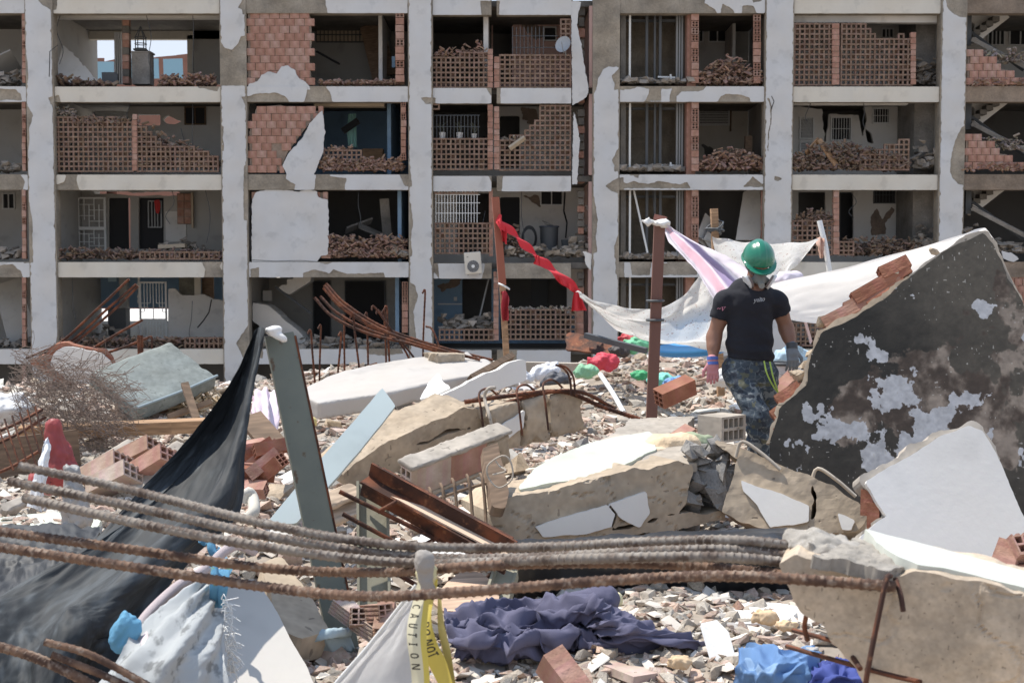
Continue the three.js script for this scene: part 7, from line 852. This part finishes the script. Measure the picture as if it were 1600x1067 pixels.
  mesh('front_strip', strip(PX([[[652, 908, 3.15], [668, 905, 3.12]], [[642, 945, 3.14], [668, 945, 3.1]], [[637, 985, 3.12], [668, 990, 3.08]], [[639, 1030, 3.1], [668, 1030, 3.06]], [[642, 1075, 3.1], [670, 1078, 3.05]]]), 8, 40, (u, v) => 0.004 * Math.sin(v * 9)), tm, tp); const cv2 = document.createElement('canvas'); cv2.width = 512; cv2.height = 64; const x2 = cv2.getContext('2d'); x2.fillStyle = '#cdbb58'; x2.fillRect(0, 0, 512, 64); x2.fillStyle = '#2a281f'; x2.font = 'bold 44px sans-serif'; x2.fillText('DO NOT', 150, 48); const c2 = new THREE.CanvasTexture(cv2); c2.colorSpace = THREE.SRGBColorSpace;
  mesh('back_strip', strip(PX([[[668, 905, 3.2], [684, 905, 3.22]], [[662, 960, 3.22], [676, 962, 3.2]], [[662, 1010, 3.2], [682, 1006, 3.18]], [[676, 1050, 3.2], [698, 1040, 3.16]], [[690, 1090, 3.18], [716, 1085, 3.14]]]), 8, 40, (u, v) => 0.006 * Math.sin(v * 8 + u * 3)), new THREE.MeshStandardMaterial({ map: c2, roughness: 0.5, side: THREE.DoubleSide }), tp); mesh('edge_strip', cloth(PX([[[684, 925, 3.2], [688, 922, 3.2]], [[684, 980, 3.2], [694, 975, 3.18]], [[692, 1020, 3.2], [704, 1018, 3.18]], [[704, 1085, 3.2], [714, 1085, 3.18]]]), 6, 30), mat(0.5, 0.43, 0.16, { side: THREE.DoubleSide, roughness: 0.5 }), tp); mesh('knot', uvBox(nets((a, b, c) => sdEll(a, b, c, [0, 0, 0], [0.024, 0.03, 0.024]) + 0.02 * fb(a * 40, b * 40, c * 40), [-0.05, -0.06, -0.05], [0.05, 0.06, 0.05], 0.004)).translate(...P(664, 896, 3.0).toArray()), mat(0.64, 0.58, 0.34), tp); settle(tp);
  single('white_sheet', cloth(PX([[[650, 915, 3.3], [660, 915, 3.28], [672, 918, 3.26]], [[618, 958, 3.3], [644, 960, 3.26], [668, 962, 3.24]], [[575, 1012, 3.3], [625, 1015, 3.22], [668, 1018, 3.22]], [[520, 1075, 3.3], [605, 1080, 3.2], [672, 1080, 3.2]], [[490, 1120, 3.3], [600, 1120, 3.2], [680, 1120, 3.2]]]), 40, 50, (u, v) => 0.012 * fb(u * 4, v * 5, 3, 3) + 0.006 * Math.sin(u * 30) * sstep(0.12, 0, u)), sheetMat(0.62, 0.62, 0.62), 'off white tarpaulin sheet hanging behind the caution tape', 'sheet'); single('sheet_hem', tube(PX([[[650, 914, 3.28], [616, 958, 3.28], [573, 1012, 3.28], [518, 1075, 3.28], [488, 1122, 3.28]]])[0], 0.005, 30, 6), M.wframe, 'rolled white hem of the hanging tarpaulin', 'hem');
  const kn = uvBox(nets((a, b, c) => smin(sdEll(a, b, c, [0, 0, 0], [0.024, 0.03, 0.025]), sdCap(a, b, c, [0, -0.02, 0], [0.01, -0.06, 0], 0.012, 0.018), 0.02) + 0.01 * fb(a * 40, b * 40, c * 40), [-0.06, -0.1, -0.05], [0.06, 0.06, 0.05], 0.004)); single('grey_knot', kn.translate(...P(662, 878, 2.98).toArray()), mat(0.33, 0.30, 0.27), 'dusty grey cloth knot on the lower long bar', 'knot');
}
// red wrap and white plastic at the left
{
  single('red_sack', uvBox(nets((x, y, z) => smin(sdCap(x, y, z, [-0.01, 0.17, 0], [0.03, -0.08, 0], 0.05, 0.1), sdEll(x, y, z, [-0.04, -0.14, 0], [0.12, 0.09, 0.09]), 0.06) + 0.05 * Math.abs(fb(x * 14, y * 5, z * 14, 3)) + 0.012 * fb(x * 30, y * 18, z * 30, 3), [-0.24, -0.3, -0.2], [0.24, 0.28, 0.2], 0.012)).translate(...P(86, 712, 7.2).toArray()), mat(0.60, 0.10, 0.10, { roughness: 0.55, map: T.conc, bumpMap: T.concB, bumpScale: 0.03 }), 'shiny red plastic sack standing among bars at the left', 'sack');
  single('white_plastic', cloth(PX([[[68, 690, 7.0], [74, 684, 7.05], [78, 700, 7.0]], [[60, 720, 6.95], [68, 718, 6.9], [74, 735, 6.95]], [[50, 755, 6.9], [62, 758, 6.85], [68, 770, 6.9]], [[40, 790, 6.9], [54, 795, 6.85], [62, 800, 6.9]]]), 20, 30, (u, v) => 0.03 * fb(u * 6, v * 6, 2)), mat(0.74, 0.75, 0.76, { side: THREE.DoubleSide, roughness: 0.5 }), 'white plastic strip left of the red sack', 'plastic'); single('white_plastic', uvBox(nets((x, y, z) => sdCap(x, y, z, [0, 0.1, 0], [0.02, -0.16, 0], 0.05, 0.09) + 0.07 * Math.abs(fb(x * 10, y * 6, z * 10, 4)) + 0.03 * fb(x * 22, y * 16, z * 22, 3), [-0.2, -0.3, -0.18], [0.2, 0.22, 0.18], 0.012)).translate(...P(112, 765, 6.9).toArray()), mat(0.6, 0.6, 0.61, { roughness: 0.5, map: T.conc, bumpMap: T.concB, bumpScale: 0.03 }), 'white plastic bag below the red sack', 'plastic');
  const mt = planeOf([[-20, 835, 7.2], [140, 820, 7.4], [60, 800, 7.9]]); single('mint_panel', slabGeo(mt, [[-30, 812], [40, 804], [90, 800], [158, 812], [150, 828], [60, 838], [-30, 850]], 0.05, { amp: 0.015, cell: 0.018 }), plas(0.62, 0.68, 0.62), 'pale mint wall piece under the long bars at the left', 'wall piece');
  // near single pieces
  const tl = thing('roof_tile', 'terracotta hollow tile fragment at the bottom edge, dusty', 'tile'), c = P(880, 1058, 4.3); const g = clayBlock.clone(); mesh('shell', g, M.tileD, tl); tl.children[0].position.copy(c); tl.children[0].rotation.set(0.5, -0.9, -0.35); tl.children[0].scale.set(0.55, 0.6, 0.6); settle(tl);
  const lp = planeOf([[930, 1030, 4.95], [1020, 1050, 4.8], [960, 1010, 5.2]]); single('tile_slab', slabGeo(lp, [[928, 1022], [950, 1018], [1024, 1038], [1028, 1052], [990, 1058], [930, 1034]], 0.03, { amp: 0.008, cell: 0.012 }), M.shard[1], 'flat pinkish tile slab at the front of the navy garment', 'tile');
  const wl = planeOf([[1130, 970, 5.6], [1230, 960, 5.6], [1160, 940, 6.1]]); single('white_slab', slabGeo(wl, [[1115, 945], [1160, 940], [1220, 942], [1255, 950], [1230, 972], [1150, 975]], 0.05, { amp: 0.015, cell: 0.016 }), M.white, 'bright white plaster slab beside the foreground beam end', 'slab'); single('yellow_foam', uvBox(nets((a, b, e) => sdEll(a, b, e, [0, 0, 0], [0.05, 0.04, 0.03]) + 0.02 * fb(a * 20, b * 20, e * 20), [-0.09, -0.08, -0.07], [0.09, 0.08, 0.07], 0.008)).translate(...P(955, 938, 5.55).toArray()), mat(0.68, 0.62, 0.38), 'pale yellow foam scrap behind the navy roll', 'foam');
  [[1195, 965, 5.2, 0.06], [1062, 1035, 4.8, 0.05], [1230, 978, 5.1, 0.045]].forEach(([x, y, d, s], i) => single('foam_lump', uvBox(nets((a, b, e) => sdEll(a, b, e, [0, 0, 0], [s, s * 0.5, s * 0.6]) + s * 0.4 * fb(a / s * 1.8, b / s * 1.8, e / s * 1.8 + i, 3), [-s * 1.5, -s, -s], [s * 1.5, s, s], s * 0.09)).translate(...P(x, y, d).toArray()), mat(0.62, 0.45, 0.28), ['tan foam chunk next to the white plaster slab', 'tan stone lump below the navy garment', 'orange foam crumb by the beam end'][i], 'foam'));
  R = rng(61); for (let i = 0; i < 5; i++) { const o = mesh(numbered('clay_block'), clayBlock, pick(M.shard), scene); o.position.copy(P(545 + i * 14, 958 + (i % 3) * 10, 5.2 - i * 0.03)); o.rotation.set(rr(-0.5, 0.5), rr(0, 3), rr(-0.9, 0.9)); o.scale.set(0.5, 0.35, 0.5); tag(o, 'small broken clay block in the cluster at the foot of the steel post', 'clay block', 'clay blocks at the steel post'); }
  for (let i = 0; i < 9; i++) { const o = mesh(numbered('clay_block'), clayBlock, pick([M.tile, M.bricks[2], M.tileD]), scene); o.position.copy(P(388 + (i % 4) * 12, 700 + Math.floor(i / 4) * 26 + (i % 3) * 6, 7.9 - i * 0.03)); o.rotation.set(rr(-0.6, 0.6), rr(-0.6, 0.6), rr(-0.2, 0.9)); o.scale.set(0.75, 0.4, 0.6); tag(o, 'red clay block in the loose stack between tarp and steel post', 'clay block', 'clay blocks between tarp and post'); }
}

// ---------- the worker ----------
{
  const S = 2000 / 9.1, BX = 1172, D0 = 9.1, J = (px, py, z = 0) => [(px - BX) / S * (1 - z / D0), (373 - py) / S * (1 - z / D0) + 1.80, z];
  const t = thing('person', 'worker in green helmet, respirator, black shirt and camouflage trousers walking over rubble', 'person'), base = P(BX, 373, D0).setY(P(BX, 373, D0).y - 1.80);
  const put = (name, g, m) => { const o = mesh(name, g, m, t); return o; };
  const sh = [J(1134, 470), J(1216, 471)], el = [J(1119, 525, -0.03), J(1232, 512, -0.04)], wr = [J(1114, 565, 0.04), J(1238, 545, 0.05)], hip = [J(1154, 580), J(1194, 582)], kn = [J(1180, 652, 0.16), J(1206, 660, -0.1)], an = [J(1186, 738, 0.12), J(1208, 735, -0.35)], neck = J(1179, 456, -0.01), hc = J(1183, 411, 0.06);
  const skin = mat(0.25, 0.125, 0.08, { roughness: 0.55, bumpMap: T.grain, bumpScale: 0.001 }), fy2 = (a, b, k) => a.map((q, i) => lerp(q, b[i], k));
  // head frame: tilted down towards the ground
  const ht = 0.5, rotH = new THREE.Matrix4().makeRotationX(ht), HM = new THREE.Matrix4().makeTranslation(...hc).multiply(new THREE.Matrix4().makeRotationY(0.06)).multiply(rotH), HI = HM.clone().invert(), hv = V(0, 0, 0);
  const headF = (x, y, z) => { let d = sdEll(x, y, z, [0, 0.02, -0.005], [0.077, 0.108, 0.097]); d = smin(d, sdEll(x, y, z, [0, -0.07, 0.045], [0.052, 0.045, 0.05]), 0.04); d = smin(d, sdCap(x, y, z, [0, 0.02, 0.088], [0, -0.022, 0.108], 0.011, 0.016), 0.015); for (const s of [-1, 1]) { d = smin(d, sdEll(x, y, z, [s * 0.08, -0.005, -0.005], [0.012, 0.032, 0.02]), 0.01); d = Math.max(d, -sdEll(x, y, z, [s * 0.032, 0.015, 0.102], [0.018, 0.01, 0.012])); d = Math.min(d, sdEll(x, y, z, [s * 0.032, 0.014, 0.086], [0.013, 0.012, 0.012])); } return d; };
  const bodyF = (x, y, z) => {
    hv.set(x, y, z).applyMatrix4(HI); let d = headF(hv.x, hv.y, hv.z);
    d = smin(d, sdCap(x, y, z, [hc[0], hc[1] - 0.06, hc[2] - 0.06], neck, 0.055, 0.062), 0.05);
    const torso = Math.min(sdCap(x, y, z * 1.3, [0.005, 1.36, 0], [0.005, 1.05, 0], 0.15, 0.135), sdCap(x, y, z * 1.3, [0.005, 1.05, 0], [0.005, 0.92, 0], 0.135, 0.14)); d = smin(d, torso, 0.06);
    for (let s = 0; s < 2; s++) { d = smin(d, sdCap(x, y, z, sh[s], el[s], 0.064, 0.048), 0.05); d = smin(d, sdCap(x, y, z, el[s], wr[s], 0.05, 0.031), 0.03); d = smin(d, sdCap(x, y, z, fy2(el[s], wr[s], 0.12), fy2(el[s], wr[s], 0.4), 0.046, 0.045), 0.03); d = smin(d, sdCap(x, y, z, hip[s], kn[s], 0.09, 0.062), 0.06); d = smin(d, sdCap(x, y, z, kn[s], an[s], 0.058, 0.042), 0.04); }
    return d;
  };
  put('body', nets(bodyF, [-0.38, 0.0, -0.5], [0.42, 1.85, 0.36], 0.0105), skin);
  const wr3 = (x, y, z, k) => k * fb(x * 9 + y * 5, y * 11, z * 9, 3);
  const shirtF = (x, y, z) => {
    let d = smin(sdCap(x, y, z * 1.22, [0.005, 1.37, 0.0], [0.005, 1.1, 0.01], 0.168, 0.15), sdCap(x, y, z * 1.22, [0.005, 1.1, 0.01], [0.008, 0.97, 0.015], 0.15, 0.165), 0.06);
    d = smin(d, sdCap(x, y, z, [sh[0][0] + 0.02, sh[0][1] + 0.005, 0], [sh[1][0] - 0.02, sh[1][1] + 0.005, 0], 0.072, 0.072), 0.06); d = smin(d, sdCap(x, y, z, fy2(neck, [0, 1.38, 0], 0.3), [0, 1.36, 0], 0.085, 0.14), 0.05);
    for (let s = 0; s < 2; s++) { const e = fy2(sh[s], el[s], 0.5); let q = sdCap(x, y, z, sh[s], e, 0.078, 0.072); const ax = e.map((c, i) => c - sh[s][i]), L = Math.hypot(...ax), pr = ((x - sh[s][0]) * ax[0] + (y - sh[s][1]) * ax[1] + (z - sh[s][2]) * ax[2]) / L; q = Math.max(q, pr - L); d = smin(d, q, 0.025); }
    d += wr3(x, y, z, 0.018) + 0.008 * Math.sin(y * 42 + x * 12 + 3 * ns(x * 6, y * 6, z * 6)) * sstep(1.25, 1.0, y) * sstep(0.1, 0.0, Math.abs(y - 1.08) - 0.08); hv.set(x, y, z); const hem = 0.945 - 0.02 * x * 4; d = Math.max(d, hem - y); d = Math.max(d, -sdEll(x, y, z, [neck[0], neck[1] + 0.045, 0.05], [0.075, 0.06, 0.09])); return d;
  };
  put('shirt', nets(shirtF, [-0.4, 0.86, -0.26], [0.4, 1.52, 0.26], 0.0095), mat(0.0125, 0.013, 0.019, { roughness: 0.9, bumpMap: T.clothB, bumpScale: 0.001 }));
  const camo = tex(512, (u, v) => { const n = 7; let b1 = 9, b2 = 9; const w = 0.035 * (tf(u, v, 8, 4, 701) - 0.5), uu = u + w, vv = v + w * 1.4; for (let j = -1; j <= 1; j++) for (let i = -1; i <= 1; i++) { const cx = Math.floor(uu * n) + i, cy = Math.floor(vv * n) + j, W = (q) => ((q % n) + n) % n, px = (cx + hs(W(cx), W(cy), 1)) / n, py = (cy + hs(W(cx), W(cy), 2)) / n, d = Math.hypot(uu - px, (vv - py) * 1.2); if (d < b1) { b2 = b1; b1 = d; } else if (d < b2) b2 = d; } const e = b2 - b1, a = tf(u, v, 5, 4, 711), k = tf(u * 1, v, 14, 3, 721); let c = e < 0.011 ? [0.42, 0.45, 0.47] : mixc([0.25, 0.29, 0.33], [0.33, 0.37, 0.40], k); c = mixc(c, [0.55, 0.57, 0.57], sstep(0.56, 0.6, a)); c = mixc(c, [0.20, 0.22, 0.26], sstep(0.6, 0.66, tf(u, v, 10, 3, 731)) * 0.8); return mixc(c, [0.43, 0.42, 0.33], sstep(0.66, 0.7, tf(u, v, 6, 3, 741)) * 0.8); }, 2.6);
  const pantF = (x, y, z) => { let d = sdCap(x, y, z * 1.2, [0.005, 1.0, 0], [0.008, 0.9, 0], 0.15, 0.158); for (let s = 0; s < 2; s++) { d = smin(d, sdCap(x, y, z, hip[s], kn[s], 0.112, 0.085), 0.04); d = smin(d, sdCap(x, y, z, kn[s], an[s], 0.083, 0.082), 0.04); } return Math.max(d + wr3(x, y * 1.4, z, 0.022) + 0.009 * Math.sin(y * 55 + x * 20 + 4 * ns(x * 7, y * 5, z * 7)) * (sstep(0.62, 0.5, Math.abs(y - 0.5) + 0.45) + sstep(0.3, 0.15, y)), y - 1.0 - 0.0 * x, 0.1 - y); };
  put('trousers', nets(pantF, [-0.3, 0.06, -0.56], [0.36, 1.05, 0.36], 0.011), mat(0.86, 0.88, 0.9, { map: camo, roughness: 0.9, bumpMap: T.clothB, bumpScale: 0.001 }));
  for (let s = 0; s < 2; s++) put('boot', nets((x, y, z) => smin(sdCap(x, y, z, [an[s][0], 0.16, an[s][2]], [an[s][0], 0.07, an[s][2] + 0.01], 0.06, 0.058), sdBox(x - an[s][0], y - 0.045, z - an[s][2] - 0.07, 0.047, 0.045, 0.13, 0.04), 0.05), [an[s][0] - 0.1, -0.02, an[s][2] - 0.12], [an[s][0] + 0.1, 0.25, an[s][2] + 0.24], 0.01), M.woodd);
  // helmet and respirator
  const green = new THREE.MeshPhysicalMaterial({ roughness: 0.28, clearcoat: 0.4, clearcoatRoughness: 0.2 }); green.color.setRGB(0.012, 0.17, 0.10);
  const helF = (x, y, z) => { let d = sdEll(x, y, z, [0, 0.035, -0.008], [0.112, 0.128, 0.138]) - 0.005 * sstep(0.03, 0.018, Math.abs(x)) * sstep(0.03, 0.09, y); d = Math.max(d, 0.028 - y); const inn = sdEll(x, y, z, [0, 0.03, -0.008], [0.104, 0.12, 0.13]); d = Math.max(d, -inn); const q = Math.hypot(x / 0.122, (z + 0.0) / 0.15); const br = Math.max(Math.abs(y - 0.026 + 0.022 * sstep(0.05, 0.17, z)) - 0.0055, Math.max(sdEll(x, 0, z, [0, 0, z > 0 ? 0.02 : -0.008], [0.12, 1, z > 0 ? 0.16 : 0.147]), -inn)); return smin(d, br, 0.012); };
  put('helmet', nets(helF, [-0.15, -0.03, -0.18], [0.15, 0.19, 0.21], 0.006).applyMatrix4(HM), green);
  const res = put('respirator', nets((x, y, z) => smin(smin(sdEll(x, y, z, [0, -0.062, 0.095], [0.044, 0.046, 0.045]), sdCap(x, y, z, [0, -0.075, 0.12], [0, -0.085, 0.145], 0.028, 0.024), 0.02), sdCap(x, y, z, [-0.05, -0.085, 0.1], [0.05, -0.085, 0.1], 0.02, 0.02), 0.02), [-0.1, -0.14, 0.03], [0.1, 0.02, 0.2], 0.006).applyMatrix4(HM), mat(0.17, 0.175, 0.165, { roughness: 0.6 }));
  for (const s of [-1, 1]) { mesh('filter', uvBox(new THREE.CylinderGeometry(0.044, 0.044, 0.02, 28).scale(1.35, 1, 0.85).rotateZ(Math.PI / 2).rotateY(-s * 0.42).rotateZ(-s * 0.45).translate(s * 0.086, -0.098, 0.1)).applyMatrix4(HM), mat(0.72, 0.73, 0.74, { roughness: 0.55 }), res); mesh('filter_cap', uvBox(new THREE.CylinderGeometry(0.04, 0.04, 0.014, 24).scale(1.3, 1, 0.85).rotateZ(Math.PI / 2).rotateY(-s * 0.42).rotateZ(-s * 0.45).translate(s * 0.07, -0.092, 0.104)).applyMatrix4(HM), mat(0.2, 0.17, 0.17), res); mesh('strap', uvBox(rod([V(s * 0.045, -0.05, 0.09), V(s * 0.078, -0.03, 0.05), V(s * 0.088, -0.02, 0), V(s * 0.07, -0.03, -0.07)], 0.005, 14, 5)).applyMatrix4(HM), mat(0.15, 0.15, 0.15), res); }
  mesh('valve', uvBox(new THREE.CylinderGeometry(0.02, 0.022, 0.014, 20).rotateX(Math.PI / 2 - 0.2).translate(0, -0.088, 0.172)).applyMatrix4(HM), mat(0.22, 0.225, 0.21), res);
  put('hair', nets((x, y, z) => Math.max(sdEll(x, y, z, [0, 0.02, -0.012], [0.081, 0.1, 0.098]), z - 0.02 - y * 0.2, -0.055 - y, y - 0.05), [-0.12, -0.08, -0.14], [0.12, 0.08, 0.1], 0.007).applyMatrix4(HM), mat(0.015, 0.012, 0.011));
  // gloves: palm, four fingers and thumb
  const glove = (w, dir, side, curl, m1, m2, cuffs) => {
    const d = V(...dir).normalize(), p = V(...w), n = V(0, 0, 1), r = d.clone().cross(n).normalize().multiplyScalar(side), nn = r.clone().cross(d).normalize().multiplyScalar(side), at = (a, b, c) => p.clone().addScaledVector(d, a).addScaledVector(r, b).addScaledVector(nn, c).toArray();
    const F = []; [[-0.032, 0.062, 0.0], [-0.011, 0.072, 0.0], [0.011, 0.068, 0.0], [0.031, 0.054, 0.0]].forEach(([b, L], i) => { const k = curl * (1 + i * 0.1); F.push([at(0.085, b, 0), at(0.085 + L * 0.5, b * 1.08, -0.012 * k), 0.0115, 0.0105], [at(0.085 + L * 0.5, b * 1.08, -0.012 * k), at(0.085 + L * 0.95, b * 1.1, -0.045 * k), 0.0105, 0.0088]); }); F.push([at(0.03, -0.036, 0), at(0.065, -0.062, -0.008), 0.0135, 0.012], [at(0.065, -0.062, -0.008), at(0.1, -0.068, -0.02), 0.012, 0.0095]);
    const o = at(0.048, 0, 0), f = (x, y, z) => { const q = V(x - o[0], y - o[1], z - o[2]); let s = sdBox(q.dot(d), q.dot(r), q.dot(nn), 0.045, 0.041, 0.016, 0.014); for (const [a, b, r1, r2] of F) s = smin(s, sdCap(x, y, z, a, b, r1, r2), 0.006); return smin(s, sdCap(x, y, z, at(-0.02, 0, 0), at(0.03, 0, 0), 0.036, 0.034), 0.02); };
    const g = put('glove', nets(f, o.map((q) => q - 0.16), o.map((q) => q + 0.16), 0.0042), m1);
    cuffs.forEach(([a, b, m]) => mesh('cuff', rod([V(...at(a, 0, 0)), V(...at((a + b) / 2, 0, 0)), V(...at(b, 0, 0))], 0.041, 4, 16), m, g));
  };
  const pink = mat(0.55, 0.24, 0.26, { roughness: 0.85 }), bl = mat(0.10, 0.16, 0.46, { roughness: 0.85 }), gg = mat(0.22, 0.24, 0.26, { roughness: 0.85 });
  glove(wr[0], [0.02, -1, 0.12], -1, 0.6, pink, null, [[-0.035, -0.012, bl], [-0.008, -0.001, pink], [0.001, 0.022, bl]]); glove(wr[1], [0.02, -0.95, 0.25], 1, 1.5, gg, null, [[-0.04, 0.0, M.frame]]);
  put('cord', merge([tube([J(1188, 565, 0.2), J(1192, 585, 0.22), J(1203, 605, 0.2), J(1213, 614, 0.14)].map((q) => V(...q)), 0.0055, 24, 6), tube([J(1197, 566, 0.2), J(1201, 588, 0.22), J(1207, 604, 0.2), J(1213, 614, 0.14)].map((q) => V(...q)), 0.0055, 24, 6)]), mat(0.42, 0.58, 0.12));
  // chest script and sleeve mark
  const font = await new (await import('three/addons/loaders/FontLoader.js')).FontLoader().loadAsync('fonts/droid/droid_serif_regular.typeface.json'), { TextGeometry } = await import('three/addons/geometries/TextGeometry.js');
  const fit = (g, cx, cy, rot) => { g.computeBoundingBox(); const b = g.boundingBox; g.translate(-(b.min.x + b.max.x) / 2, -(b.min.y + b.max.y) / 2, 0); g.applyMatrix4(new THREE.Matrix4().makeShear(0, 0, 0.35, 0, 0, 0)); g.rotateZ(rot); g.translate(cx, cy, 0); const p = g.attributes.position; for (let i = 0; i < p.count; i++) { const x = p.getX(i), y = p.getY(i); let z = 0.3; for (let k = 0; k < 60 && shirtF(x, y, z) > 0.0006; k++) z -= Math.max(0.0006, shirtF(x, y, z) * 0.6); p.setZ(i, z + 0.0025 + p.getZ(i)); } g.computeVertexNormals(); return g; };
  const [tx, ty] = J(1182, 468); put('chest_lettering', fit(new TextGeometry('yolto', { font, size: 0.026, depth: 0.001, curveSegments: 3 }), tx, ty, 0.12), mat(0.6, 0.6, 0.6)); const [sx, sy] = J(1126, 482); put('sleeve_mark', fit(new TextGeometry('~v', { font, size: 0.036, depth: 0.001, curveSegments: 3 }), sx, sy, 0.1), mat(0.6, 0.25, 0.35));
  for (const o of t.children) { }
  t.position.copy(base);
}
scene.updateMatrixWorld(true);
renderer.render(scene, camera);
